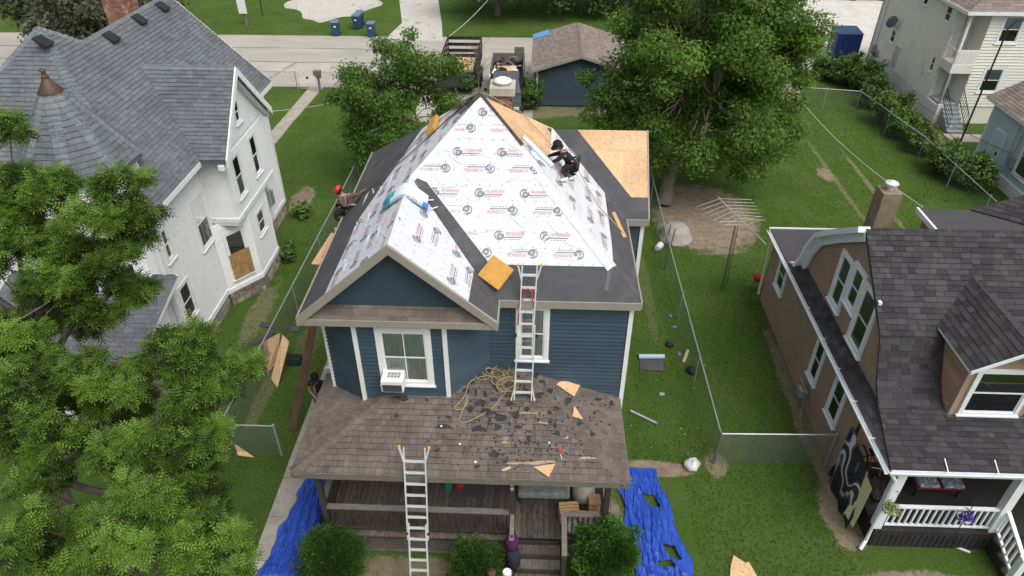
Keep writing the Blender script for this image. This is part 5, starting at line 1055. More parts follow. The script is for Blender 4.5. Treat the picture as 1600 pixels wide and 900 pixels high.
row = [(1298, 122, .7, 1.2), (1330, 132, .9, 1.6), (1358, 142, .9, 1.8), (1378, 168, .8, 1.5), (1400, 195, .9, 1.6), (1424, 216, .75, 1.3), (1448, 236, .7, 1.2), (1490, 272, .9, 1.3), (1528, 292, .9, 1.4)]
rl_ = ['shrub nearest the blue dumpster on the right fence line', 'tall shrub second from the dumpster on the fence line', 'shrub opposite the side door of the cream house', 'shrub in the middle of the right fence line', 'shrub opposite the grey steps of the cream house', 'small shrub just past the grey steps on the fence line', 'small shrub left of the thin lamp pole', 'shrub in front of the light blue house door', 'shrub nearest the dark rear wing roof of the tan house']
for i, ((x, y, r_, h), lab) in enumerate(zip(row, rl_)):
    p = Zp(x, y, 0); shrub('fence_shrub', lab, (p.x - .5, p.y), r_ * 1.3, h * 1.15, 110, .15, LM_SHRUB, 'shrubs along the right fence', n=34, seed=20 + i)
for i, (x, y, lab) in enumerate(((-10.1, 26.2, 'low weeds growing against the rear of the white house'), (-9.75, 22.9, 'ivy at the foot of the white house bay'), (3.0, 24.5, 'low bush behind the right wing of the blue house'))):
    shrub('low_bush', lab, (x, y), .45 if i < 2 else .6, .7 if i < 2 else 1.3, 60, .12, LM_SHRUB, n=14, seed=50 + i)
bt = thing('bare_sapling', 'thin leafless sapling standing beside the dark trailer', 'sapling', (-3.55, 41.0, 0)); b = MB(); random.seed(5)
b.tube([(-3.55, 41, 0), (-3.6, 41.1, 1.4), (-3.7, 41.2, 2.6)], [.05, .035, .02], 6); b.build('trunk', M_BARK, bt); b = MB()
for k in range(38): z = random.uniform(.6, 2.6); p = V(-3.6, 41.1, z); q = p + V(random.uniform(-.9, .9), random.uniform(-.5, .5), random.uniform(.5, 1.5)); limb(b, p, q, .014, .004, 4, .12, 4)
b.build('twig', M_BARK, bt)

# ================================================================== FENCES
M_LINK = mat('chain_link_wire', (.20, .235, .225), .6, metal=.3)
def chain_fence(label, pts, h=1.2, post=3.0, z0=.03, gap=(), group='chain link fences', mesh=True, diamond=.062):
    root = thing('chain_link_fence', label, 'fence', (pts[0][0], pts[0][1], 0), group); w = MB()
    for (p, q) in zip(pts[:-1], pts[1:]):
        p = V(p[0], p[1], 0); q = V(q[0], q[1], 0); L_ = (q - p).length; d = (q - p) / L_; n = max(1, round(L_ / post))
        b = MB(); b.tube([p + V(0, 0, h), q + V(0, 0, h)], .022, 7); b.build('top_rail', M_STEEL, root)
        for k in range(n + 1): c = p + d * L_ * k / n; b = MB(); e = .035 if k in (0, n) else .024; b.tube([c, c + V(0, 0, h + .03)], e, 8); b.lathe(c + V(0, 0, h + .03), [(e * 1.2, 0), (e, .03), (.01, .05)], 8); b.build('post', M_STEEL, root)
        if mesh:
            s = -h
            while s < L_:
                for sg in (1, -1):
                    a0, a1 = (s, s + h) if sg > 0 else (s + h, s); t0, t1 = 0, 1
                    lo, hi = min(a0, a1), max(a0, a1); c0 = max(lo, 0); c1 = min(hi, L_)
                    if c1 <= c0: continue
                    f0 = (c0 - a0) / (a1 - a0); f1 = (c1 - a0) / (a1 - a0); A_ = p + d * c0 + V(0, 0, z0 + f0 * (h - z0)); B_ = p + d * c1 + V(0, 0, z0 + f1 * (h - z0)); nn = d.cross(V(0, 0, 1)); o = nn * .004 * sg; tt = (B_ - A_).normalized().cross(nn) * .0048
                    w.add([A_ + o - tt, B_ + o - tt, B_ + o + tt, A_ + o + tt], [(0, 1, 2, 3)])
                s += diamond * 1.414
    if mesh: stuff(w.build('wire_mesh', M_LINK, root))
    return root
chain_fence('chain link fence left of the blue house with short front return', [(-7.0, 13.03), (-8.48, 13.03), (-8.3, 26.0), (-8.2, 36.0)])
chain_fence('chain link fence right of the blue house with return to the tan house', [(8.22, 13.3), (5.12, 13.22), (5.08, 22.8), (5.15, 30.5)])
chain_fence('chain link fence with gate along the alley behind the white house', [(-19, 41.5), (-14.7, 41.45)], h=1.1, diamond=.12)
chain_fence('chain link fence along the alley behind the leafy tree', [(-13.3, 41.5), (-7.2, 41.5)], h=1.1, diamond=.12)
chain_fence('chain link fence across the back of the right lawn', [(12.6, 39.9), (14.6, 39.8), (18.1, 39.2)], h=1.2, post=2.2, diamond=.12)
chain_fence('chain link fence beside the shrubs of the right lawn', [(18.1, 39.2), (19.0, 33.0), (19.2, 24.0)], h=1.2, diamond=.12)
g = thing('garden_gate', 'small chain link gate at the end of the rear concrete walk', 'gate', (-14.0, 41.45, 0)); b = MB(); b.tube([(-14.55, 41.45, .1), (-14.55, 41.45, 1.12), (-13.5, 41.45, 1.12), (-13.5, 41.45, .1), (-14.55, 41.45, .1)], .02, 6); b.build('gate_frame', M_STEEL, g); b = MB(); b.box((-14.0, 41.43, .75), (.14, .02, .14)); b.build('latch_plate', M_BLACK, g)
pb = thing('post_box', 'weathered brown box on a wooden post by the rear gate', 'post', (-13.2, 41.0, 0)); b = MB(); b.box((-13.2, 41.0, .55), (.1, .1, 1.1)); b.build('post', M_RAIL, pb); b = MB(); b.box((-13.2, 41.0, 1.22), (.42, .3, .26)); b.box((-13.15, 41.0, 1.0), (.28, .2, .16)); b.build('box', M_RAIL, pb)

# ================================================================== CABLES AND POLES
def cable(label, p, q, r=.012, sag=.4, m=None, name='overhead_cable'):
    p = Vector(p); q = Vector(q); b = MB(); b.tube([p.lerp(q, t / 20) - V(0, 0, 4 * sag * (t / 20) * (1 - t / 20)) for t in range(21)], r, 5); return tag(b.build(name, m or M_CABW), label, 'cable', 'overhead cables')
M_CABW = mat('pale_cable', (.50, .50, .48), .6); M_CABD = mat('dark_cable', (.07, .07, .07), .7)
cable('pale cable from the white house corner past the leafy tree', (-10.75, 25.9, 4.9), Yp(600, 133, 41), .016, .3)
cable('pale cable coming down past the dark trailer', Yp(772, -12, 56), Yp(700, 58, 46.5), .018, .2)
cable('pale cable from the tan house wing across the right lawn', (12.1, 19.8, 4.6), Yp(1205, 85, 47), .016, .75)
cable('thin dark cable over the right fence shrubs', Yp(1262, 35, 56), Yp(1605, 285, 26), .012, .5, M_CABD); cable('lower thin dark cable over the right fence shrubs', Yp(1262, 75, 54), Yp(1610, 350, 25), .012, .6, M_CABD)
cable('dark cable from pole to the light blue house meter', Yp(1395, 130, 42), (21.5, 30.1, 1.7), .012, .3, M_CABD)
up_ = thing('utility_pole', 'wooden utility pole carrying a white board beyond the alley', 'pole', (-22.67, 55.2, 0)); b = MB(); b.tube([(-22.67, 55.2, 0), (-22.67, 55.2, 8.5)], [.16, .13], 10); b.build('pole', M_RAIL, up_); b = MB(); b.box((-22.66, 54.98, 1.7), (.62, .06, 1.7)); b.build('board', M_WHITE, up_)
b = MB(); b.tube([Zp(411, 25, 0), Zp(411, 25, 0) + V(0, 0, 4)], .05, 6); tag(b.build('thin_pole', M_POST), 'thin dark pole standing in grass near the broken concrete', 'pole')
lp_ = thing('lamp_pole', 'thin black curved pole in front of the cream house steps', 'pole', Zp(1497, 230, 0)); p = Zp(1497, 230, 0); q = Yp(1575, 45, p.y + .2); b = MB(); b.tube([p, p.lerp(q, .5), q, q + V(.25, 0, .35), q + V(.7, 0, .42)], [.05, .045, .04, .035, .03], 8); b.build('pole', M_BLACK, lp_); b = MB(); b.lathe(p, [(.11, 0), (.11, .08), (.05, .12)], 10); b.build('base_plate', M_BLACK, lp_)

# ================================================================== VEHICLES AND BINS
M_TYRE = mat('tyre_rubber', (.018, .018, .018), .8); M_CARB = mat('black_car_paint', (.02, .021, .024), .25, coat=.6); M_CARD = mat('dark_grey_paint', (.05, .053, .058), .3, coat=.5); M_CGL = mat('tinted_glass', (.02, .024, .028), .06, spec=.6)
def wheel(parent, x, y, r, w=.22):
    b = MB(); n = 18; prof = [(-w / 2, r * .62), (-w / 2, r * .95), (-w * .3, r), (w * .3, r), (w / 2, r * .95), (w / 2, r * .62)]
    vs = [V(x + a, y + rr * math.cos(2 * math.pi * k / n), r + rr * math.sin(2 * math.pi * k / n)) for a, rr in prof for k in range(n)]; b.add(vs, [(i * n + k, i * n + (k + 1) % n, (i + 1) * n + (k + 1) % n, (i + 1) * n + k) for i in range(5) for k in range(n)])
    o = b.build('wheel', M_TYRE, parent, smooth=True); b = MB(); b.tube([(x - w * .42, y, r), (x + w * .42, y, r)], r * .63, 14); b.build('rim', M_STEEL, o); return o
pt = thing('pickup_truck', 'dark pickup truck with board sides piled with roofing debris', 'truck', (-1.85, 41, 0)); TX0, TX1 = -2.85, -.87
b = MB(); prof = [(36.9, .55), (36.9, .95), (37.2, 1.05), (38.3, 1.12), (40.6, 1.12), (40.6, .5)]; b.prism([V(TX0 + .05, y, z) for y, z in prof], (TX1 - TX0 - .1, 0, 0)); b.build('body', M_CARD, pt, bevel=.05)
b = MB(); a = [(38.25, 1.1), (38.95, 1.72), (40.3, 1.74), (40.55, 1.1)]; lo_p = [V(TX0 + .08, y, z) if z < 1.2 else V(TX0 + .25, y, z) for y, z in a]; hi_p = [V(TX1 - .08, y, z) if z < 1.2 else V(TX1 - .25, y, z) for y, z in a]
b.add(lo_p + hi_p, [(0, 1, 2, 3), (4, 7, 6, 5), (0, 4, 5, 1), (1, 5, 6, 2), (2, 6, 7, 3), (3, 7, 4, 0)]); b.build('cab', M_CARD, pt, bevel=.06)
b = MB(); b.add([V(TX0 + .2, 38.30, 1.16), V(TX1 - .2, 38.30, 1.16), V(TX1 - .32, 38.86, 1.66), V(TX0 + .32, 38.86, 1.66)], [(0, 1, 2, 3)]); [setattr(b, 'v', [(x, y - .02, z + .015) for x, y, z in b.v])]; b.build('windscreen', M_CGL, pt)
for sx in (TX0 + .12, TX1 - .12): b = MB(); sg = -1 if sx < -1.8 else 1; b.add([V(sx + sg * .005, 38.55, 1.2), V(sx + sg * .005, 40.35, 1.2), V(sx - sg * .11, 40.15, 1.66), V(sx - sg * .11, 39.0, 1.66)], [(0, 1, 2, 3)]); b.build('side_window', M_CGL, pt)
b = MB(); b.bb((TX0, 40.65, .55), (TX1, 43.5, .95)); b.build('bed', M_CARD, pt)
for k, (a0, a1) in enumerate((((TX0, 40.66, .95), (TX0 + .06, 43.5, 1.75)), ((TX1 - .06, 40.66, .95), (TX1, 43.5, 1.75)), ((TX0 + .06, 43.44, .95), (TX1 - .06, 43.5, 1.75)))): b = MB(); b.bb(a0, a1); b.build('side_board', M_RAIL, pt)
b = MB(); b.box((TX1 - .35, 43.45, 1.9), (.6, .05, .45)); b.build('side_board', M_RAIL, pt)
for x in (TX0 + .06, TX1 - .06):
    for y in (37.7, 42.2): wheel(pt, x, y, .36)
for x in (TX0 + .3, TX1 - .3): b = MB(); b.box((x, 36.88, .82), (.3, .06, .16)); b.build('headlight', M_WHITE, pt)
for sx, sg in ((TX0, -1), (TX1, 1)): b = MB(); b.box((sx + sg * .12, 38.7, 1.2), (.18, .1, .16)); b.build('mirror', M_CARB, pt)
db = thing('debris_pile', 'heap of torn felt, white wrap and wood scraps in the pickup bed', 'debris', (-1.85, 42, .95)); random.seed(9)
for k in range(70):
    b = MB(); c = V(random.uniform(TX0 + .3, TX1 - .3), random.uniform(40.9, 43.3), 1.15 + random.uniform(0, .45)); s = random.uniform(.12, .4); n_ = random.choice([4, 5]); M = Matrix.Rotation(random.uniform(0, 6.3), 3, 'Z') @ Matrix.Rotation(random.uniform(-.7, .7), 3, 'X')
    b.prism([c + M @ V(math.cos(t * 6.283 / n_) * s * random.uniform(.6, 1.2), math.sin(t * 6.283 / n_) * s * random.uniform(.4, .9), random.uniform(-.04, .04)) for t in range(n_)], M @ V(0, 0, .015)); mm = random.choices([M_ICE, M_WHITE, M_OSB, M_POST, M_BLACK], [4, 2.2, 2, 1, 2])[0]; b.build('scrap', mm, db)
b = MB(); b.bb((TX0 + .08, 40.7, .95), (TX1 - .08, 43.4, 1.2)); b.build('heap_core', M_BLACK, db)
b = MB(); b.prism([(TX0 + .3, 40.8, 1.38), (TX1 - .35, 40.75, 1.34), (TX1 - .5, 41.8, 1.52), (TX0 + .4, 41.7, 1.5)], (0, 0, .02)); b.build('plywood_offcut', M_OSB, db)
tr_ = thing('utility_trailer', 'black high sided trailer parked by the alley behind the leafy tree', 'trailer', (-4.8, 43.5, 0)); QX0, QX1, QY0, QY1 = -6.0, -3.75, 40.6, 46.6
b = MB(); b.bb((QX0, QY0, .55), (QX1, QY1, .68)); b.build('bed', M_BLACK, tr_)
for x in (QX0, QX1 - .06):
    for k in range(6): b = MB(); y = QY0 + (QY1 - QY0 - .08) * k / 5; b.bb((x, y, .68), (x + .06, y + .08, 1.85)); b.build('stake', M_BLACK, tr_)
    for z in (.75, 1.05, 1.35, 1.65): b = MB(); b.bb((x + .015, QY0, z), (x + .045, QY1, z + .16)); b.build('side_slat', M_BLACK, tr_)
for z in (.8, 1.2, 1.6): b = MB(); b.bb((QX0 + .06, QY1 - .05, z), (QX1 - .06, QY1, z + .2)); b.build('front_slat', M_BLACK, tr_)
for y in (42.4, 43.3):
    for x in (QX0 - .12, QX1 + .13): wheel(tr_, x, y, .36, .22)
b = MB(); b.bb((QX0 - .26, 41.9, .76), (QX0 - .0, 43.8, .80)); b.bb((QX1 + .0, 41.9, .76), (QX1 + .27, 43.8, .80)); b.build('mudguard', M_BLACK, tr_)
for k in range(5): b = MB(); b.bb((-5.3 + random.uniform(-.03, .03), 43.0, .69 + .03 * k), (-4.0, 45.4, .715 + .03 * k)); o = tag(b.build('osb_sheet', M_OSB), 'OSB sheet stacked on the bed of the dark trailer', 'sheet', 'OSB sheets on the trailer')
def car(label, c, L_=4.3, m=None):
    root = thing('parked_car', label, 'car', c, 'cars parked in the pale lot'); x, y = c[0], c[1]; w = .88
    b = MB(); pr_ = [(-L_ / 2, .35), (-L_ / 2, .75), (-L_ * .28, .9), (L_ * .3, .92), (L_ / 2, .72), (L_ / 2, .35)]; b.prism([V(x + a, y - w, z) for a, z in pr_], (0, 2 * w, 0)); b.build('body', m or M_CARB, root, bevel=.06)
    b = MB(); cp = [(-L_ * .26, .9), (-L_ * .14, 1.42), (L_ * .16, 1.44), (L_ * .32, .92)]; A1 = [V(x + a, y - (w - .05 if z < 1 else w - .2), z) for a, z in cp]; A2 = [V(x + a, y + (w - .05 if z < 1 else w - .2), z) for a, z in cp]; b.add(A1 + A2, [(0, 1, 2, 3), (4, 7, 6, 5), (0, 4, 5, 1), (1, 5, 6, 2), (2, 6, 7, 3)]); b.build('cabin', M_CGL, root, bevel=.04)
    for a in (-L_ * .3, L_ * .3):
        for s in (-1, 1):
            b = MB(); b.tube([(x + a, y + s * (w - .2), .33), (x + a, y + s * (w + .02), .33)], .33, 16); o = b.build('wheel', M_TYRE, root); b = MB(); b.tube([(x + a, y + s * (w - .1), .33), (x + a, y + s * (w + .03), .33)], .2, 12); b.build('rim', M_STEEL, o)
    for s in (-1, 1): b = MB(); b.box((x - L_ / 2, y + s * .6, .68), (.06, .3, .14)); b.build('headlight', M_WHITE, root)
car('black car left of the other, parked at the far edge of the pale lot', (23.2, 65.2, 0)); car('black car nearer the cream house at the far edge of the lot', (28.0, 65.0, 0))
M_BIN = mat('blue_bin_plastic', (.030, .065, .145), .5, var=.1); M_BINL = mat('blue_bin_lid', (.12, .17, .24), .45)
def bin_(label, x, y, rot=0.0):
    root = thing('wheelie_bin', label, 'bin', (x, y, 0), 'blue wheelie bins across the alley'); M = Matrix.Rotation(rot, 3, 'Z'); o = V(x, y, 0)
    b = MB(); lo_ = [(-.22, -.24), (.22, -.24), (.22, .24), (-.22, .24)]; hi_ = [(-.29, -.33), (.29, -.33), (.29, .33), (-.29, .33)]; vs = [o + M @ V(a, c, .08) for a, c in lo_] + [o + M @ V(a, c, 1.0) for a, c in hi_]; b.add(vs, [(3, 2, 1, 0), (4, 5, 6, 7)] + [(i, (i + 1) % 4, 4 + (i + 1) % 4, 4 + i) for i in range(4)]); b.build('body', M_BIN, root, bevel=.03)
    b = MB(); b.add([o + M @ V(a * 1.07, c * 1.07, 1.0) for a, c in hi_] + [o + M @ V(a * .9, c * .85, 1.1) for a, c in hi_], [(3, 2, 1, 0), (4, 5, 6, 7)] + [(i, (i + 1) % 4, 4 + (i + 1) % 4, 4 + i) for i in range(4)]); b.build('lid', M_BINL, root, bevel=.02)
    b = MB(); b.tube([o + M @ V(-.26, .40, .98), o + M @ V(.26, .40, .98)], .018, 6); b.build('handle', M_BIN, root)
    for s in (-1, 1): b = MB(); b.tube([o + M @ V(s * .22, .26, .1), o + M @ V(s * .28, .26, .1)], .1, 12); b.build('wheel', M_TYRE, root)
    b = MB(); b.box(o + M @ V(0, -.305, .72), (.16, .012, .1), M); b.build('label_plate', M_WHITE, root)
bin_('leftmost blue wheelie bin at the alley edge', -15.0, 52.55, .1); bin_('front one of two blue wheelie bins standing close together', -13.8, 54.3, -.1); bin_('rear one of two blue wheelie bins standing close together', -13.75, 55.2, .05); bin_('blue wheelie bin nearest the gravel drive', -12.3, 52.3, 0)
bin_('small blue bin half hidden by the big tree foliage', 12.6, 41.5, .2)
du = thing('dumpster', 'blue steel dumpster at the back corner of the cream house', 'dumpster', (21, 49.3, 0)); b = MB(); b.prism([V(19.9, 48.6, .1), V(21.5, 48.6, .1), V(21.5, 48.6, 1.6), V(19.9, 48.6, 1.6)], (0, 1.5, 0)); b.build('body', mat('dumpster_blue', (.018, .05, .17), .5, var=.15), du, bevel=.02)
for k in range(5): b = MB(); b.bb((20.0 + k * .36, 48.54, .15), (20.06 + k * .36, 48.6, 1.55)); b.build('rib', MATS['dumpster_blue'], du)
b = MB(); b.prism([V(19.86, 48.56, 1.61), V(21.54, 48.56, 1.61), V(21.54, 50.1, 1.75), V(19.86, 50.1, 1.75)], (0, 0, .04)); b.build('lid', M_BIN, du)
# ================================================================== PEOPLE
def skin_mesh(name, chains, m, root_at=0):
    """chains: list of lists of (point, radius); shared points (same coordinates) join up; grown with a Skin modifier"""
    idx = {}; vs = []; rs = []; es = []
    def vid(p, r):
        k = tuple(round(c, 4) for c in p)
        if k not in idx: idx[k] = len(vs); vs.append(k); rs.append(r)
        return idx[k]
    for ch in chains:
        ids = [vid(p, r) for p, r in ch]
        for a, b in zip(ids[:-1], ids[1:]):
            if a != b: es.append((a, b))
    me = bpy.data.meshes.new('t'); me.from_pydata(vs, es, []); o = bpy.data.objects.new('t', me); COL.objects.link(o)
    sk = o.modifiers.new('s', 'SKIN'); sk.use_smooth_shade = True; sk.branch_smoothing = .3
    for i, r in enumerate(rs): me.skin_vertices[0].data[i].radius = r if isinstance(r, tuple) else (r, r)
    me.skin_vertices[0].data[root_at].use_root = True
    sb = o.modifiers.new('b', 'SUBSURF'); sb.levels = 1; sb.render_levels = 1
    dg = bpy.context.evaluated_depsgraph_get(); out = bpy.data.meshes.new_from_object(o.evaluated_get(dg)); out.name = name; bpy.data.objects.remove(o); bpy.data.meshes.remove(me)
    out.materials.clear(); out.materials.append(m); out.polygons.foreach_set('use_smooth', [True] * len(out.polygons)); return out
M_SKIN = mat('skin', (.40, .235, .16), .6); M_HAIR = mat('dark_hair', (.02, .016, .013), .8)
def person(label, J, loc, shirt, trousers, head_gear, sleeves='long', face=(0, -1, 0), belt=True, glove=None):
    """J: joint positions in the world. Left/right are the two sides."""
    root = thing('person', label, 'person', loc); L = {k: Vector(v) for k, v in J.items()}; o = WL[root.name]
    fwd = Vector(face).normalized(); hd = L['head']; up = (hd - L['neck']).normalized(); side = fwd.cross(up).normalized()
    mid = L['pelvis'].lerp(L['chest'], .5)
    def arm(s, k=1.0):
        return [(L['chest'], .13 * k), (L['sh' + s], .062 * k), (L['sh' + s].lerp(L['el' + s], .5), .052 * k), (L['el' + s], .042 * k), (L['wr' + s], .029 * k)]
    def leg(s, k=1.0): return [(L['pelvis'], .13 * k), (L['hi' + s], .085 * k), (L['hi' + s].lerp(L['kn' + s], .5), .075 * k), (L['kn' + s], .056 * k), (L['kn' + s].lerp(L['an' + s], .4), .052 * k), (L['an' + s], .037 * k)]
    ch = [[(L['pelvis'], .13), (mid, .115), (L['chest'], .13), (L['neck'], .055), (hd - up * .07, .07), (hd, .088), (hd + up * .075, .075)], [(hd - up * .01, .088), (hd + fwd * .088 - up * .005, .034), (hd + fwd * .118 - up * .02, .012)]]
    ch[1][0] = (hd, .088)
    for s in 'LR':
        ch.append(arm(s)); ch.append(leg(s) + [(L['an' + s] + (L['to' + s] - L['an' + s]) * .5, .035), (L['to' + s], .028)])
        w = L['wr' + s]; d = (w - L['el' + s]).normalized(); n_ = d.cross(V(0, 0, 1)); n_ = n_.normalized() if n_.length > .1 else V(1, 0, 0); pm = w + d * .06; ch.append([(w, .029), (pm, .030)]); drop = d.cross(n_)
        drop = drop if drop.z < 0 else -drop
        for i, (a, ln) in enumerate(((-.030, .062), (-.011, .075), (.010, .072), (.030, .056))): k = pm + n_ * a; ch.append([(pm, .030), (k + d * .035, .0095), (k + d * (.035 + ln * .5) + drop * .012, .009), (k + d * (.03 + ln * .9) + drop * .035, .0075)])
        ch.append([(w, .029), (w + n_ * -.04 + d * .03, .0105), (w + n_ * -.055 + d * .065 + drop * .015, .009)])
    def put(nm, me):
        me.transform(Matrix.Translation(-o)); ob = bpy.data.objects.new(nm, me); COL.objects.link(ob); ob.parent = root; return ob
    put('body', skin_mesh('body', ch, glove or M_SKIN))
    k = 1.16; sc = [[(L['pelvis'] + (mid - L['pelvis']) * .3, .148), (mid, .137), (L['chest'], .152), (L['neck'] - up * .03, .075)]]
    for s in 'LR': a = arm(s, 1.22); a[0] = (L['chest'], .152); sc.append(a if sleeves == 'long' else a[:3])
    put('shirt', skin_mesh('shirt', sc, shirt)); tc_ = []
    for s in 'LR': a = leg(s, 1.17); a[0] = (L['pelvis'], .148); tc_.append(a)
    put('trousers', skin_mesh('trousers', tc_, trousers))
    for s in 'LR':
        d = L['to' + s] - L['an' + s]; put('shoe', skin_mesh('shoe', [[(L['an' + s], .048), (L['an' + s] + d * .5 - V(0, 0, .01), .045), (L['to' + s] + d * .1, .035)]], M_WHITE if head_gear == 'cap' else M_BLACK))
    b = MB(); nn = 14; c = hd + up * .02; fr = lambda t: (fwd * math.cos(t) + side * math.sin(t))
    mh = mat('red_hard_hat', (.50, .015, .02), .3, coat=.4) if head_gear == 'helmet' else mat('black_cap', (.013, .013, .015), .8)
    R0 = .118 if head_gear != 'helmet' else .142; prof = [(1.0, .02), (.97, .06), (.80, .105), (.5, .135), (.12, .147)]
    vs = [c + fr(2 * math.pi * q / nn) * R0 * a + up * z for a, z in prof for q in range(nn)]; b.add(vs, [(i * nn + q, i * nn + (q + 1) % nn, (i + 1) * nn + (q + 1) % nn, (i + 1) * nn + q) for i in range(4) for q in range(nn)] + [tuple(4 * nn + q for q in range(nn))])
    br = [c + fr(t) * (R0 * .98) + up * .025 for t in (-.9, -.45, 0, .45, .9)]; bo = [c + fr(t) * (R0 + (.085 if head_gear != 'helmet' else .045) * math.cos(t)) + up * .008 for t in (-.9, -.45, 0, .45, .9)]
    b.add(br + bo, [(i, i + 1, 6 + i, 5 + i) for i in range(4)]); ob = b.build('cap' if head_gear == 'cap' else 'hard_hat', mh, root, smooth=True)
    b = MB(); hb = [hd + fr(t) * .1 + up * z for z in (.03, -.06) for t in (1.5, 2.0, 2.6, 3.14, 3.7, 4.3, 4.78)]; b.add(hb, [(i, i + 1, 8 + i, 7 + i) for i in range(6)]); b.build('hair', M_HAIR, root)
    for sg in (1, -1): b = MB(); b.lathe(hd + fwd * .088 + side * .032 * sg + up * .012, [(.004, -.008), (.011, -.004), (.011, .004), (.004, .008)], 6); b.build('eye', M_HAIR, root)
    b = MB(); b.box(hd + fwd * .088 - up * .055, (.045, .02, .008)); b.build('mouth', mat('lips', (.28, .11, .09), .6), root)
    if belt:
        b = MB(); pc = L['pelvis'] + (mid - L['pelvis']) * .25; ax = (mid - L['pelvis']).normalized(); e1 = ax.cross(V(0, 1, .1)).normalized(); e2 = ax.cross(e1)
        ringp = [pc + (e1 * math.cos(t) + e2 * math.sin(t)) * .168 for t in [2 * math.pi * q / 14 for q in range(15)]]; b.tube(ringp, .026, 6); b.build('tool_belt', mat('belt_leather', (.05, .042, .036), .7), root)
        for t in (.6, 2.2, 4.0): b = MB(); q = pc + (e1 * math.cos(t) + e2 * math.sin(t)) * .21; b.box(q - ax * .08, (.09, .09, .16)); b.build('pouch', MATS['belt_leather'], root, bevel=.02)
        b = MB(); b.tube([L['shL'] + V(0, 0, .07), L['chest'] + up * .02 - fwd * .17, pc - fwd * .17], .015, 5); b.tube([L['shR'] + V(0, 0, .07), L['chest'] - fwd * .17, pc - fwd * .18], .015, 5); b.build('harness_strap', mat('harness_grey', (.32, .32, .30), .7), root)
    return root
M_BLKCL = mat('black_cloth', (.017, .017, .020), .9, var=.3, vscale=8, bump=.3, bscale=25); M_GREYCL = mat('grey_cloth', (.10, .105, .115), .9, var=.2); M_PLAID = mat('red_brown_plaid', (.16, .075, .07), .9, var=.2, vscale=9, col2=(.09, .07, .075), c2scale=18, c2lo=.45, c2hi=.55)
# roofer on the right slope, crouched and reaching to the roll
def onplane(pl, x, y, n=0.0):
    d = ray(x, y); p = _c + d * ((pl.o - _c).dot(pl.n) / d.dot(pl.n)); return p + pl.n * n
f1 = onplane(rp, 881, 284, .05); f2 = onplane(rp, 894, 281, .05); yb = (f1.y + f2.y) / 2
J = {'toL': onplane(rp, 874, 284, .06), 'anL': f1 + V(.06, 0, .05), 'toR': onplane(rp, 888, 282, .06), 'anR': f2 + V(.06, .05, .05), 'knL': Yp(877, 264, yb - .05), 'knR': Yp(884, 266, yb + .20), 'hiL': Yp(893, 259, yb + .02), 'hiR': Yp(896, 257, yb + .20), 'pelvis': Yp(895, 255, yb + .11), 'chest': Yp(882, 240, yb + .12), 'neck': Yp(877, 234, yb + .12), 'head': Yp(873, 228, yb + .10),
     'shL': Yp(880, 242, yb - .04), 'shR': Yp(881, 238, yb + .28), 'elL': Yp(871, 250, yb - .10), 'elR': Yp(866, 241, yb + .30), 'wrL': Yp(861, 254, yb - .02), 'wrR': Yp(856, 244, yb + .34)}
person('roofer in black with cap and harness crouching on the right roof slope', J, f1, M_BLKCL, M_BLKCL, 'cap', face=(-.8, -.35, -.45))
# roofer at the left eave
yl = 16.05
J = {'anL': Yp(531, 346, yl - .25), 'toL': Yp(537, 349, yl - .35), 'anR': V(-4.72, 15.95, 6.50), 'toR': V(-4.60, 16.1, 6.62), 'knL': Yp(523, 337, yl - .22), 'knR': Yp(557, 321, yl + .12), 'hiL': Yp(533, 328, yl - .08), 'hiR': Yp(541, 327, yl + .1), 'pelvis': Yp(537, 327, yl), 'chest': Yp(537, 309, yl + .05), 'neck': Yp(534, 303, yl + .05), 'head': Yp(530, 299, yl + .02),
     'shL': Yp(530, 309, yl - .14), 'shR': Yp(547, 306, yl + .18), 'elL': Yp(537, 322, yl - .22), 'elR': Yp(558, 304, yl + .3), 'wrL': Yp(550, 320, yl - .12), 'wrR': Yp(569, 298, yl + .42)}
person('roofer in red hard hat sitting at the left roof edge', J, (-5.3, 16, 5.6), M_PLAID, M_BLKCL, 'helmet', face=(-.4, .5, -.5))
# man on the ground beside the house
gx, gy = -6.2, 14.55
J = {'anL': V(gx - .12, gy + .02, .09), 'toL': V(gx - .14, gy - .14, .05), 'anR': V(gx + .14, gy + .05, .09), 'toR': V(gx + .15, gy - .12, .05), 'knL': V(gx - .12, gy - .02, .50), 'knR': V(gx + .13, gy, .50), 'hiL': V(gx - .09, gy + .02, .92), 'hiR': V(gx + .09, gy + .02, .92), 'pelvis': V(gx, gy + .02, .97), 'chest': V(gx + .02, gy, 1.34), 'neck': V(gx + .03, gy - .02, 1.52), 'head': V(gx + .03, gy - .06, 1.66),
     'shL': V(gx - .17, gy, 1.42), 'shR': V(gx + .21, gy, 1.44), 'elL': V(gx - .24, gy - .04, 1.14), 'elR': V(gx + .38, gy - .02, 1.30), 'wrL': V(gx - .06, gy - .18, 1.02), 'wrR': V(gx + .24, gy - .16, 1.20)}
person('man in black t-shirt and cap standing on the walk beside the blue house', J, (gx, gy, 0), M_BLKCL, M_GREYCL, 'cap', sleeves='short', face=(.1, -.8, -.5), belt=False)

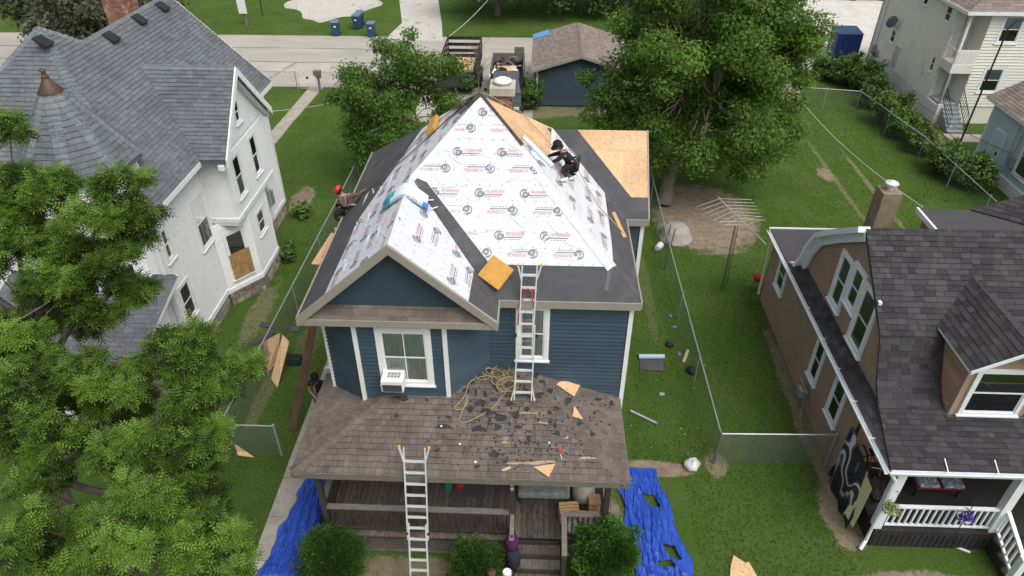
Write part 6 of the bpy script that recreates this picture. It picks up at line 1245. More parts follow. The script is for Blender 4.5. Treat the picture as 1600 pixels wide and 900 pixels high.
# ================================================================== LADDERS
def ladder(label, p, q, w0, w1, xdir=(1, 0, 0), split=.5, tips=True):
    root = thing('ladder', label, 'ladder', p); p = Vector(p); q = Vector(q); d = (q - p); L_ = d.length; d.normalize(); x = Vector(xdir).normalized(); nrm = d.cross(x)
    def W(t): return w0 + (w1 - w0) * t
    for sg in (1, -1):
        a = p + x * sg * W(0) / 2; c = p + d * L_ * split + x * sg * W(0) * .46; b = MB(); b.beam(a, c + d * .25, .03, .075, up=nrm); b.build('outer_rail', M_METAL, root)
        b = MB(); b.beam(p + d * L_ * split * .9 + x * sg * (w1 / 2 - .02) + nrm * .02, q + x * sg * (w1 / 2 - .02) + nrm * .02, .028, .065, up=nrm); b.build('inner_rail', M_METAL, root)
        b = MB(); b.beam(q - d * .32 + x * sg * (w1 / 2 - .02), q + x * sg * (w1 / 2 + .07) + d * .02, .028, .06, up=nrm); b.beam(p + d * .34 + x * sg * (w0 / 2), p + x * sg * (w0 / 2 + .07) - d * .0, .028, .06, up=nrm); b.build('flared_leg', M_METAL, root)
        for pt_ in (q + x * sg * (w1 / 2 + .07) + d * .03, p + x * sg * (w0 / 2 + .07)): b = MB(); b.box(pt_, (.055, .055, .07)); b.build('yellow_tip', mat('yellow_plastic', (.62, .42, .04), .5), root, bevel=.01)
        b = MB(); b.box(p + d * L_ * split + x * sg * (w0 / 2 + .03), (.05, .05, .07)); b.build('hinge_lock', M_BLACK, root)
    k = .2
    while k < L_ - .1:
        w = W(0) if k < L_ * split else w1; c = p + d * k + (nrm * .02 if k >= L_ * split else V(0, 0, 0)); b = MB(); b.beam(c - x * w / 2 * .95, c + x * w / 2 * .95, .05, .035, up=nrm); b.build('rung', M_METAL, root); k += .29
    return root
l1b = V(-.20, 11.72, fz(11.72) + .05); l1t = V(-.10, 12.52, 6.98)
lad1 = ladder('aluminium ladder standing on the porch roof against the eave', l1b, l1t, .40, .36)
l2b = V(-2.48, 8.95, .03); l2t = V(-2.48, 10.06, 3.88)
ladder('aluminium ladder standing on the ground against the porch roof', l2b, l2t, .42, .50, split=.45)
b = MB(); q = l1b.lerp(l1t, .80); b.tube([q + V(-.12, -.05, -.12), q + V(-.06, -.09, .2), q + V(.0, -.1, .24), q + V(.08, -.08, .15), q + V(.1, -.06, -.12)], .014, 5); b.tube([q + V(-.2, -.04, -.5), q + V(-.22, -.05, -.8)], .016, 5); tag(b.build('red_strap', mat('red_webbing', (.55, .06, .04), .7)), 'red strap tied to the upper ladder rungs', 'strap')

# ================================================================== ON THE ROOF
def pad(label, pl, x, y, s, t, rot, m):
    a, c = px(pl, [(x, y)])[0]; b = MB(); cs, sn = math.cos(rot), math.sin(rot); q = [(a + s * (cs * i - sn * j), c + s * (sn * i + cs * j)) for i, j in ((-.5, -.5), (.5, -.5), (.5, .5), (-.5, .5))]
    b.prism([pl.at(u, v, .02) for u, v in q], pl.n * t); return tag(b.build('foam_pad', m, bevel=.02), label, 'foam pad', 'yellow foam pads on the roof')
M_FOAM = mat('yellow_foam', (.50, .265, .065), .9, var=.12, vscale=5, col2=(.36, .18, .05), c2scale=6, c2lo=.58, c2hi=.72, bump=.4, bscale=40)
pad('large yellow foam pad lying beside the valley near the front eave', fp, 775, 428, .58, .13, .95, M_FOAM)
a, c = px(lp, [(681, 200)])[0]; b = MB(); b.prism([lp.at(a + i, c + j, .03) for i, j in ((-.40, -.13), (.40, -.13), (.40, .13), (-.40, .13))], lp.n * .15); tag(b.build('foam_pad', M_FOAM, bevel=.02), 'long yellow foam pad high on the left slope near the peak', 'foam pad', 'yellow foam pads on the roof')
# bent pack of shingles over the gable ridge
pk_ = thing('shingle_pack', 'white, blue and green wrapped shingle pack bent over the gable ridge', 'shingle pack', G0.lerp(G1, .8)); yc = 13.75
def saddle(y0, y1, half0, half1, lift, th):
    b = MB(); prof = []
    for k in range(9): s = half0 + (half1 - half0) * k / 8; zz = math.sqrt(s * s * SL * SL + .012); prof.append((G0.x + s, G0.z - zz + .17 + lift))
    vs = [V(x, y0, z) for x, z in prof] + [V(x, y1, z) for x, z in prof] + [V(x, y0, z - th) for x, z in prof] + [V(x, y1, z - th) for x, z in prof]; n = 9
    b.add(vs, [(i, i + 1, n + i + 1, n + i) for i in range(8)] + [(2 * n + i, 3 * n + i, 3 * n + i + 1, 2 * n + i + 1) for i in range(8)] + [(i, 2 * n + i, 2 * n + i + 1, i + 1) for i in range(8)] + [(n + i, n + i + 1, 3 * n + i + 1, 3 * n + i) for i in range(8)] + [(0, n, 3 * n, 2 * n), (n - 1, 3 * n - 1, 4 * n - 1, 2 * n - 1)]); return b
saddle(yc - .12, yc + .34, -.34, .46, .02, .07).build('wrapper', mat('white_plastic_wrap', (.72, .76, .76), .3), pk_, smooth=False)
saddle(yc - .17, yc + .02, -.42, .42, .0, .06).build('printed_band', mat('pale_blue_print', (.36, .46, .62), .35, var=.3, vscale=14), pk_)
saddle(yc - .20, yc + .20, -.50, -.33, .025, .07).build('green_end', mat('green_plastic', (.02, .24, .16), .35, var=.4, vscale=9), pk_); saddle(yc - .02, yc + .26, -.46, -.26, .035, .06).build('teal_end', mat('teal_plastic', (.03, .42, .45), .3), pk_)
saddle(yc - .05, yc + .12, -.52, -.40, .045, .05).build('blue_end', mat('blue_plastic', (.04, .16, .50), .3), pk_); saddle(yc - .20, yc - .02, .40, .50, .03, .06).build('blue_end', MATS['blue_plastic'], pk_)
b = MB(); b.tube([V(-2.5, 13.9, 7.78), V(-2.3, 14.15, 7.66), V(-2.2, 14.05, 7.55), V(-2.35, 13.8, 7.62)], .016, 5); b.build('carry_strap', M_WHITE, pk_)
# the roll being laid, the lath, strips
b = MB(); p0 = onplane(rp, 814, 217, .07); p1 = onplane(rp, 860, 262, .07); b.tube([p0, p1], .065, 14); tag(b.build('underlayment_roll', mat('roll_blue_white', (.58, .65, .70), .5)), 'pale roll of underlayment being unrolled by the crouching roofer', 'roll')
b = MB(); b.beam(onplane(rp, 957, 333, .03), onplane(rp, 975, 372, .03), .09, .03); tag(b.build('wood_lath', M_WOOD), 'short wooden lath lying on the right eave strip', 'lath')
b = MB(); b.beam(onplane(fp, 953, 418, .02), onplane(fp, 947, 455, .02), .09, .006, up=(0, 0, 1)); tag(b.build('metal_strip', mat('dull_flashing', (.10, .105, .115), .6)), 'grey metal flashing strip on the front eave membrane', 'metal strip')
def rope(label, pts, r, m, cat='rope'): b = MB(); b.tube(pts, r, 5); return tag(b.build('rope', m), label, cat)
M_ROPE = mat('dark_rope', (.10, .085, .06), .9); M_ROPE2 = mat('tan_rope', (.36, .29, .18), .9)
rope('safety rope from the peak down the right slope past the roofer', [A + V(.05, 0, .08), onplane(rp, 812, 178, .06), onplane(rp, 862, 235, .10), onplane(rp, 893, 266, .15), onplane(rp, 935, 325, .04), onplane(rp, 978, 372, .04)], .012, M_ROPE2)
rope('safety rope from the peak down the left slope to the red hat roofer', [A + V(-.05, 0, .06), onplane(lp, 700, 190, .05), onplane(lp, 640, 245, .05), onplane(lp, 585, 290, .05), onplane(lp, 566, 305, .05), Yp(548, 320, yl)], .014, M_ROPE)
rope('second thin rope along the left slope by the foam pad', [A + V(-.2, .1, -.1), onplane(lp, 712, 172, .05), onplane(lp, 662, 212, .06), onplane(lp, 600, 283, .05), onplane(lp, 575, 303, .05)], .010, M_ROPE)
# timber bracket and brown leaning plank on the left side
br_ = thing('roof_bracket', 'raw timber bracket hooked under the left roof edge', 'bracket', (-5.45, 15.4, 5.3)); b = MB(); b.beam((-5.62, 15.0, 5.42), (-5.12, 15.05, 5.75), .30, .03); b.build('plywood_gusset', M_WOOD, br_); b = MB(); b.beam((-5.55, 14.6, 5.48), (-5.35, 15.9, 5.60), .22, .04); b.build('foot_plank', M_WOOD, br_); b = MB(); b.beam((-5.28, 15.6, 5.3), (-5.2, 15.6, 5.95), .09, .06); b.build('upright', M_WOOD, br_)
b = MB(); b.beam((-6.95, 13.95, .03), (-5.38, 14.95, 5.45), .20, .06, up=(0, -1, 0)); tag(b.build('brown_plank', mat('brown_painted_board', (.125, .07, .05), .8, var=.3, vscale=4)), 'long brown plank leaning from the lawn to the left eave', 'plank')

# ================================================================== ON THE PORCH ROOF
def pplane(x): return PFp
PFp = plane3(*pf[0][:3]); PRp = plane3(*pr[0])
def porch_pt(x, y, n=0.0):
    p = onplane(PFp, x, y, n); q = onplane(PRp, x, y, n); return p if p.z < q.z else q
M_HOSE = mat('yellow_hose', (.30, .25, .12), .7); rg = random.Random(4); pts = []
for i in range(150):
    t = i / 150; cx, cy = 778 + 18 * math.sin(t * 9.1) + 6 * math.sin(t * 41), 592 + 12 * math.cos(t * 7.3); r1 = 11 + 5 * math.sin(t * 23); a = t * 2 * math.pi * 11; pts.append(porch_pt(cx + r1 * math.cos(a), cy + r1 * .75 * math.sin(a), .03 + .03 * rg.random() + .04 * (i % 3) / 3))
tail = [(760, 588), (745, 592), (733, 600), (728, 615), (720, 628), (711, 636), (713, 641), (722, 640), (730, 630), (729, 618), (726, 636), (718, 655), (722, 662), (735, 658), (755, 648), (772, 636), (785, 620), (800, 605), (808, 598)]
def smooth(ps, k=4):
    out = []
    for i in range(len(ps) - 1):
        p0, p1, p2, p3 = ps[max(i - 1, 0)], ps[i], ps[i + 1], ps[min(i + 2, len(ps) - 1)]
        for j in range(k): t = j / k; out.append(tuple(.5 * ((2 * p1[c]) + (-p0[c] + p2[c]) * t + (2 * p0[c] - 5 * p1[c] + 4 * p2[c] - p3[c]) * t * t + (-p0[c] + 3 * p1[c] - 3 * p2[c] + p3[c]) * t ** 3) for c in range(len(p1))))
    return out + [ps[-1]]
b = MB(); b.tube(pts, .013, 6); b.tube([porch_pt(x, y, .035) for x, y in smooth(tail)], .013, 6); tag(b.build('air_hose', M_HOSE, smooth=True), 'tangled yellow air hose on the porch roof beside the ladder', 'hose')
def scrap(label, name, cat, ptsx, m, th=.012, lift=.03, group=None, curl=0.0):
    b = MB(); q = [porch_pt(x, y, lift + (curl if i % 2 else 0)) for i, (x, y) in enumerate(ptsx)]; b.prism(q, PFp.n * th); return tag(b.build(name, m), label, cat, group)
og = 'OSB offcuts on the porch roof'
scrap('largest OSB offcut below the right part of the blue wall', 'osb_offcut', 'offcut', [(868, 603), (875, 598), (908, 599), (896, 622)], M_OSB, .015, .05, og); scrap('narrow triangular OSB offcut below the largest offcut', 'osb_offcut', 'offcut', [(896, 636), (910, 658), (893, 653)], M_OSB, .015, .05, og)
scrap('triangular OSB offcut close to the porch eave', 'osb_offcut', 'offcut', [(833, 731), (868, 726), (857, 747)], M_OSB, .015, .05, og); scrap('small OSB sliver left of the triangular offcut', 'osb_offcut', 'offcut', [(784, 735), (797, 729), (799, 733), (787, 738)], M_OSB, .012, .04, og); scrap('tiny OSB sliver above the red tool', 'osb_offcut', 'offcut', [(880, 687), (888, 682), (887, 686)], M_OSB, .012, .04, og)
M_FELT = mat('black_felt_scrap', (.035, .034, .036), .95, var=.3, vscale=8); rg = random.Random(21); big_ = [(752, 631, 10, 5), (783, 652, 9, 6), (806, 650, 7, 8), (748, 670, 12, 5), (886, 628, 8, 6), (772, 710, 7, 9), (744, 615, 2.5, 7), (880, 590, 5, 6), (905, 663, 7, 4), (735, 640, 5, 5), (940, 602, 8, 5), (950, 612, 5, 4), (935, 625, 7, 3), (955, 632, 4, 5), (772, 625, 6, 4), (860, 612, 4, 6), (845, 598, 6, 4), (870, 678, 6, 4), (868, 665, 2.5, 6), (860, 660, 4, 3), (826, 686, 2.5, 6), (779, 668, 5, 4), (858, 645, 5, 4), (824, 640, 5, 5), (693, 668, 14, 4), (630, 576 + 45, 13, 7), (620, 650, 3, 4), (700, 652, 4, 3), (683, 705, 4, 3), (925, 680, 5, 3), (928, 646, 3, 4), (805, 698, 4, 4), (738, 598, 8, 3), (765, 580, 8, 4), (790, 575, 7, 4), (835, 588, 8, 4), (910, 597, 5, 3), (960, 596, 8, 4), (790, 722, 4, 3), (745, 730, 3, 3), (775, 604, 9, 5), (796, 632, 8, 5), (842, 618, 7, 5), (760, 645, 9, 6), (806, 600, 6, 5), (790, 614, 7, 4), (750, 590, 7, 4), (822, 612, 5, 4), (728, 612, 6, 4), (868, 640, 5, 4), (812, 668, 6, 3), (765, 660, 4, 5)]
FL_ = {0: 'large black felt scrap inside the loose loop of yellow hose', 1: 'large black felt scrap below the feet of the upper ladder', 3: 'long black felt scrap at the lower bend of the yellow hose', 4: 'square black felt scrap just below the largest OSB offcut', 5: 'rounded black felt scrap low in the middle of the porch roof', 7: 'black felt scrap against the blue wall above the largest OSB offcut', 8: 'black felt scrap below the narrow triangular OSB offcut', 10: 'branching black felt scrap near the right corner of the blue wall', 24: 'wide flat black felt scrap above the front ladder', 25: 'dark felt patch at the foot of the bay window wall'}
for i, (x, y, rx, ry) in enumerate(big_):
    n = rg.randint(6, 10); ps_ = [(x + rx * math.cos(2 * math.pi * k / n) * rg.uniform(.45, 1.3), y + ry * math.sin(2 * math.pi * k / n) * rg.uniform(.45, 1.3)) for k in range(n)]
    scrap(FL_.get(i, 'small torn scrap of black roofing felt lying on the porch roof'), 'felt_scrap', 'felt scrap', ps_, M_FELT, .006, .028, 'torn felt scraps on the porch roof', rg.uniform(0, .03))
b = MB()
for k in range(900):
    x = rg.gauss(812, 68); y = rg.uniform(585, 735)
    if rg.random() < (y - 590) / 330: continue
    c = porch_pt(x, y, .027)
    if not (PX0 + .2 < c.x < PX1 - .05 and PY + .1 < c.y < 12.4): continue
    s = rg.uniform(.008, .035); b.add([c + V(math.cos(t) * s * rg.uniform(.6, 1.5), math.sin(t) * s, 0) + V(0, 0, math.sin(t) * s * PS) for t in (0, 1.5, 3.1, 4.6)], [(0, 1, 2, 3)])
stuff(b.build('granule_litter', M_FELT, porch))
worn = MB()
M_WORN = mat('bare_worn_patch', (.40, .30, .19), .9, var=.2, vscale=6)
for x, y, rx, ry in ((840, 645, 36, 3), (818, 725, 34, 3), (790, 690, 7, 5), (918, 717, 14, 3), (850, 722, 20, 2)):
    worn.add([porch_pt(x + rx * math.cos(t) * rg.uniform(.6, 1.1), y + ry * math.sin(t) * rg.uniform(.6, 1.1), .022) for t in [2 * math.pi * k / 12 for k in range(12)]], [tuple(range(12))])
stuff(worn.build('sawdust', M_WORN, porch))
tl = thing('utility_knife', 'red handled utility knife lying on the porch roof', 'knife', porch_pt(875, 708)); b = MB(); b.beam(porch_pt(873, 699, .045), porch_pt(876, 710, .045), .045, .03); b.build('handle', mat('red_tool', (.50, .03, .05), .4), tl, bevel=.008); b = MB(); b.beam(porch_pt(876, 711, .04), porch_pt(878, 719, .035), .02, .008); b.build('blade', M_STEEL, tl)
b = MB(); b.beam(porch_pt(757, 612, .05), porch_pt(760, 622, .04), .05, .02); tag(b.build('black_tool', M_BLACK), 'small black tool lying beside the yellow hose', 'tool')
b = MB(); b.beam(porch_pt(841, 661, .04), porch_pt(856, 663, .04), .05, .02); tag(b.build('flashing_piece', M_STEEL), 'bluish metal flashing piece on the porch roof', 'metal piece')
for i, (x, y) in enumerate(((719, 695), (743, 723), (858, 693), (690, 667))): b = MB(); c = porch_pt(x, y, .03); b.prism([c + V(math.cos(t) * .032 * rg.uniform(.5, 1.2), math.sin(t) * .022, math.sin(t) * .022 * PS) for t in (0, 1.2, 2.5, 3.6, 5)], (0, 0, .015)); tag(b.build('white_scrap', M_WHITE), 'small white scrap lying on the porch shingles', 'scrap', 'white scraps on the porch roof')

# ================================================================== ON AND AROUND THE PORCH
b = MB(); p = Zp(745, 752, DZ + .02); b.prism([(p.x - .55, 11.2, DZ + .012), (p.x + .25, 11.2, DZ + .012), (p.x + .25, 11.95, DZ + .012), (p.x - .55, 11.95, DZ + .012)], (0, 0, .012)); tag(b.build('door_mat', mat('grey_mat', (.07, .07, .07), .95)), 'dark grey mat on the porch deck', 'mat')
sf = thing('covered_bench', 'bench draped with a faded floral cover at the back of the porch', 'bench', (.3, 11.4, DZ)); b = MB(); b.bb((-.28, 11.0, DZ + .30), (1.0, 11.55, DZ + .5)); b.build('seat', mat('faded_floral_cloth', (.20, .25, .23), .9, var=.3, vscale=7, col2=(.30, .17, .14), c2scale=9, c2lo=.58, c2hi=.66), sf, bevel=.05); b = MB(); b.bb((-.28, 11.5, DZ + .45), (1.0, 11.68, DZ + .95)); b.build('backrest', MATS['faded_floral_cloth'], sf, bevel=.05)
for x in (-.22, .92):
    for y in (11.06, 11.5): b = MB(); b.bb((x, y, DZ), (x + .06, y + .06, DZ + .31)); b.build('leg', M_POST, sf)
def crate(label, c, s, rot):
    root = thing('wooden_crate', label, 'crate', c, 'wooden crates on the porch'); M = Matrix.Rotation(rot, 3, 'Z'); o = Vector(c); sx, sy, sz = s
    for k in range(4):
        z = .03 + (sz - .06) * k / 3
        for yy in (-sy / 2, sy / 2): b = MB(); b.box(o + M @ V(0, yy, z), (sx, .015, sz / 5), M); b.build('slat', M_WOOD, root)
        for xx in (-sx / 2, sx / 2): b = MB(); b.box(o + M @ V(xx, 0, z), (.015, sy, sz / 5), M); b.build('slat', M_WOOD, root)
    for k in range(4): b = MB(); b.box(o + M @ V(0, -sy / 2 + sy * (k + .5) / 4, sz - .01), (sx, sy / 5, .014), M); b.build('slat', M_WOOD, root)
    for xx in (-1, 1):
        for yy in (-1, 1): b = MB(); b.box(o + M @ V(xx * (sx / 2 - .02), yy * (sy / 2 - .02), sz / 2 - .01), (.03, .03, sz - .03), M); b.build('corner_batten', M_WOOD, root)
crate('slatted wooden crate nearest the draped bench', (.98, 10.75, DZ), (.46, .34, .34), .12); crate('lower slatted crate in the middle of the porch corner', (1.38, 10.60, DZ), (.36, .30, .24), -.05); crate('upright slatted crate beside the right porch post', (1.60, 10.95, DZ), (.26, .28, .44), 0)
b = MB(); b.lathe((1.35, 11.3, DZ), [(.2, 0), (.3, .15), (.28, .4), (.18, .62), (.1, .68)], 12); tag(b.build('sack', mat('pale_sack', (.40, .38, .33), .9, var=.2, vscale=6), smooth=True), 'pale bulging sack behind the crates on the porch', 'sack')
for i, x in enumerate((1.05, 1.42)): b = MB(); b.lathe((x, 10.32, DZ), [(.12, 0), (.17, .08), (.16, .3), (.09, .38)], 10); tag(b.build('plastic_bag', mat('white_plastic_bag', (.55, .56, .56), .5, bump=.6, bscale=12), smooth=True), ['white plastic bag behind the porch rail nearest the steps', 'white plastic bag behind the porch rail near the corner post'][i], 'bag', 'plastic bags on the porch')
b = MB(); b.box((-2.05, 11.5, DZ + .12), (.16, .16, .24)); tag(b.build('green_box', mat('teal_box', (.03, .20, .15), .6)), 'small green box on the porch behind the ladder', 'box'); b = MB(); b.lathe((-1.78, 11.5, DZ), [(.10, 0), (.12, .15), (.09, .22)], 10); tag(b.build('red_pot', mat('red_pot_paint', (.35, .03, .03), .6)), 'small red pot beside the green box on the porch', 'pot')
bp_ = thing('jacket', 'purple and dark jacket hung over the step rail post', 'jacket', (-.38, 9.75, DZ)); b = MB(); b.lathe((-.38, 9.74, DZ + .12), [(.10, 0), (.16, .1), (.17, .3), (.12, .48), (.05, .54)], 12); b.build('hood', mat('purple_cloth', (.06, .015, .06), .9, bump=.5, bscale=14), bp_, smooth=True); b = MB(); b.lathe((-.34, 9.62, DZ - .42), [(.12, 0), (.17, .1), (.17, .4), (.14, .6)], 12); b.build('body', mat('navy_cloth', (.018, .02, .035), .9, bump=.5, bscale=14), bp_, smooth=True)
for i, (x, m_, lab) in enumerate(((-.82, mat('brown_paper', (.13, .065, .05), .8), 'brown roll standing upright beside the front shrub'), (-.46, M_WHITE, 'white roll standing upright at the foot of the steps'))): b = MB(); b.tube([(x, 9.02, .02), (x, 9.10, .95)], .10, 16); tag(b.build('standing_roll', m_, smooth=False), lab, 'roll', 'rolls by the porch steps')
# tarps
M_TARP = mat('blue_tarp', (.022, .072, .40), .42, var=.15, vscale=3, spec=.45, bump=.5, bscale=9, stretch=(3, .8, 1), dist=.04)
def tarp(label, quad, nx, ny, amp, seed, holes=()):
    r = np.random.default_rng(seed); u = np.linspace(0, 1, nx); v = np.linspace(0, 1, ny); U, Vv = np.meshgrid(u, v, indexing='ij'); q = np.array(quad, float)
    P = (1 - U)[..., None] * ((1 - Vv)[..., None] * q[0] + Vv[..., None] * q[3]) + U[..., None] * ((1 - Vv)[..., None] * q[1] + Vv[..., None] * q[2]); z = np.zeros_like(U); wx = np.zeros_like(U)
    for k in range(26):
        a = r.normal(0, .35) + (1.2 if k % 6 == 0 else 0); f = r.uniform(8, 55); ph = r.uniform(0, 6.3); s = np.sin((P[..., 0] * np.cos(a) + P[..., 1] * np.sin(a) * .35) * f + ph + 1.5 * np.sin(P[..., 1] * r.uniform(1, 3) + ph)); z += amp / (1 + f * .10) * (1 - np.abs(s)) ** 2.2 * r.uniform(.2, 1) * .36
        wx += .006 * s
    z += amp * .5 * (np.sin(P[..., 0] * 3.1 + np.sin(P[..., 1] * 1.3) * 2 + seed) * .5 + .5) ** 2; edge = np.minimum(np.minimum(U, 1 - U) * 8, np.minimum(Vv, 1 - Vv) * 14); z *= np.clip(edge, .25, 1); P = np.concatenate([P + np.stack([wx, wx * .5], -1) + .06 * np.stack([np.sin(Vv * 17 + seed) * ((U < .02) | (U > .98)), 0 * U], -1), (z + .025)[..., None]], -1)
    idx = np.arange(nx * ny).reshape(nx, ny); F = np.stack([idx[:-1, :-1], idx[1:, :-1], idx[1:, 1:], idx[:-1, 1:]], -1).reshape(-1, 4)
    if holes:
        cen = P.reshape(-1, 3)[F].mean(1); keep = np.ones(len(F), bool)
        for hx, hy, rx, ry in holes: keep &= ((cen[:, 0] - hx + .4 * (cen[:, 1] - hy)) / rx) ** 4 + ((cen[:, 1] - hy) / ry) ** 4 + .5 * np.sin(cen[:, 0] * 23 + cen[:, 1] * 17) > 1
        F = F[keep]
    o = np_obj('blue_tarp', np_mesh('blue_tarp', P.reshape(-1, 3), F, M_TARP, None, True)); so = o.modifiers.new('thickness', 'SOLIDIFY'); so.thickness = .004; return tag(o, label, 'tarp', 'blue tarps on the ground')
tarp('crumpled blue tarp on the walk left of the porch', [(-6.45, 9.0), (-5.2, 9.2), (-5.42, 12.7), (-6.05, 12.5)], 130, 260, .20, 3)
h_ = [Zp(1017, 785, 0), Zp(1049, 867, 0), Zp(1040, 884, 0)]
tarp('crumpled blue tarp on the grass right of the porch', [(2.62, 8.3), (4.12, 8.6), (3.50, 12.95), (2.38, 12.95)], 140, 280, .16, 8, [(h_[0].x, h_[0].y, .17, .22), (h_[1].x, h_[1].y, .16, .2), (h_[2].x, h_[2].y, .18, .08)])

# ================================================================== RIGHT SIDE YARD
gm = thing('gas_meter', 'grey gas meter and pipes on the right wall of the blue house', 'gas meter', (2.45, 14.6, 0)); 
for dy in (0, .35): b = MB(); b.box((2.48, 14.45 + dy, .75), (.22, .2, .3)); b.build('meter', M_STEEL, gm, bevel=.04); b = MB(); b.lathe((2.48, 14.45 + dy, .9), [(.08, 0), (.1, .06), (.05, .12)], 10); b.build('regulator', M_STEEL, gm)
b = MB(); b.tube([(2.45, 14.3, 0), (2.45, 14.3, .95), (2.45, 15.0, .95), (2.45, 15.0, .2)], .025, 6); b.build('pipe', M_STEEL, gm)
rm = thing('membrane_roll', 'partly unrolled black membrane with pale blue roll on the right lawn', 'roll', Zp(1015, 575, 0)); a = [Zp(x, y, .02) for x, y in ((1000, 562), (1036, 562), (1038, 580), (1000, 578))]; b = MB(); b.prism(a, (0, 0, .012)); b.build('sheet', M_ICE, rm); p0, p1 = Zp(998, 557, .09), Zp(1038, 557, .09); b = MB(); b.tube([p0, p1], .085, 16); b.build('roll', mat('pale_blue_film', (.33, .45, .54), .4), rm)
b = MB(); b.beam(Zp(985, 642, .03), Zp(1027, 661, .03), .13, .02); st_ = tag(b.build('metal_flashing', mat('dark_flashing', (.10, .10, .115), .5)), 'long grey flashing strip lying on the right lawn', 'flashing'); b = MB(); b.beam(Zp(985, 641, .045), Zp(1026, 661, .045), .03, .012); fo = b.build('bright_edge', M_METAL); fo.parent = st_; fo.location = Vector(WL[fo.name]) - Vector(WL[st_.name])
def lump(label, name, cat, x, y, r, h, m, group=None, n=9, seed=0):
    rr = random.Random(seed + int(x)); p = Zp(x, y, 0); b = MB(); prof = [(r * .7, 0), (r, h * .3), (r * .8, h * .7), (r * .3, h)]; b.lathe(p, prof, n); b.v = [(a + rr.uniform(-.25, .25) * r, c + rr.uniform(-.25, .25) * r, max(0, d + rr.uniform(-.12, .12) * h)) for a, c, d in b.v]; return tag(b.build(name, m, smooth=True), label, cat, group)
lump('white plastic bag lying on the right lawn', 'plastic_bag', 'bag', 1080, 728, .22, .26, MATS['white_plastic_bag'], seed=3); lump('small black bag on the lawn next to the fence', 'black_bag', 'bag', 1081, 582, .17, .22, M_BLACK); lump('dark clump of rubbish on the upper right lawn strip', 'rubbish_clump', 'rubbish', 1045, 540, .14, .16, M_BLACK)
M_SHOE = mat('grey_blue_fabric', (.16, .22, .26), .8, var=.4, vscale=14)
def shoe(label, x, y, rot): root = thing('work_glove', label, 'glove', Zp(x, y, 0), 'work gloves on the right lawn'); p = Zp(x, y, .03); M = Matrix.Rotation(rot, 3, 'Z'); b = MB(); b.box(p, (.10, .12, .05), M); b.build('palm', M_SHOE, root, bevel=.02); [MB().tube([p + M @ V(-.04 + .026 * k, .05, .0), p + M @ V(-.045 + .03 * k, .13, .01)], .013, 5).build('finger', M_SHOE, root) for k in range(4)]; MB().tube([p + M @ V(-.04, -.01, 0), p + M @ V(-.09, .04, .01)], .014, 5).build('thumb', M_SHOE, root)
shoe('grey work glove farthest along the right lawn strip', 1048, 494, .3); shoe('grey work glove second along the right lawn strip', 1055, 511, 1.4); shoe('grey work glove beside the pale wood batten', 1062, 554, .1)
b = MB(); b.beam(Zp(1068, 566, .03), Zp(1075, 547, .03), .09, .04); tag(b.build('pale_batten', mat('pale_pine', (.50, .42, .32), .8)), 'pale wood batten on the lawn by the fence', 'batten')
b = MB(); p = Zp(1034, 617, 0); b.box(p + V(0, 0, .03), (.16, .12, .05)); tag(b.build('small_scrap', M_STEEL, bevel=.01), 'small grey scrap in the middle of the right lawn', 'scrap')
ob_ = thing('osb_offcut', 'broken OSB piece on the grass at the bottom edge', 'offcut', Zp(1160, 890, 0)); b = MB(); b.prism([Zp(x, y, .03) for x, y in ((1140, 905), (1142, 882), (1146, 868), (1165, 880), (1170, 878), (1185, 905))], (0, 0, .015)); b.build('board', M_OSB, ob_)
b = MB()
for k in range(13): p = Zp(random.uniform(985, 1110), random.uniform(570, 720), .012); s = random.uniform(.01, .026); b.add([p + V(math.cos(t) * s, math.sin(t) * s * .7, .004) for t in (0, 1.4, 2.9, 4.4)], [(0, 1, 2, 3)])
o = stuff(b.build('lawn_litter', M_WHITE)); o['label'] = 'tiny pale bits of litter scattered on the right lawn'; o['category'] = 'litter'

# ================================================================== LEFT SIDE YARD
sg_ = 'OSB sheets leaning on the left fence'
def lean(label, ptsw): b = MB(); n_ = (Vector(ptsw[1]) - Vector(ptsw[0])).cross(Vector(ptsw[2]) - Vector(ptsw[0])).normalized(); b.prism(ptsw, n_ * .012); return tag(b.build('osb_sheet', M_OSB), label, 'sheet', sg_)
lean('front OSB sheet leaning diagonally on the left fence', [Zp(424, 592, .02), Zp(434, 606, .02), Zp(452, 534, .75), Zp(442, 523, .85)]); lean('rear OSB sheet with pointed corner leaning on the left fence', [Zp(411, 535, 1.0), Zp(438, 520, 1.0), Zp(433, 565, .15), Zp(418, 583, .05), Zp(413, 560, .3)])
b = MB(); b.prism([Zp(366, 693, .25), Zp(398, 715, .03), Zp(372, 712, .03)], (0, 0, .015)); tag(b.build('osb_offcut', M_OSB), 'triangular OSB offcut by the left fence return', 'offcut')
gb = thing('green_toolbox', 'dark green plastic toolbox on the left lawn', 'toolbox', Zp(462, 568, 0)); p = Zp(462, 568, 0); b = MB(); b.box(p + V(0, 0, .14), (.42, .30, .24)); b.build('case', mat('dark_green_plastic', (.012, .06, .05), .4), gb, bevel=.03); b = MB(); b.tube([p + V(-.14, 0, .26), p + V(-.12, 0, .34), p + V(.12, 0, .34), p + V(.14, 0, .26)], .015, 6); b.build('handle', M_BLACK, gb); b = MB(); b.box(p + V(0, 0, .27), (.43, .31, .03)); b.build('lid', M_BLACK, gb, bevel=.01)
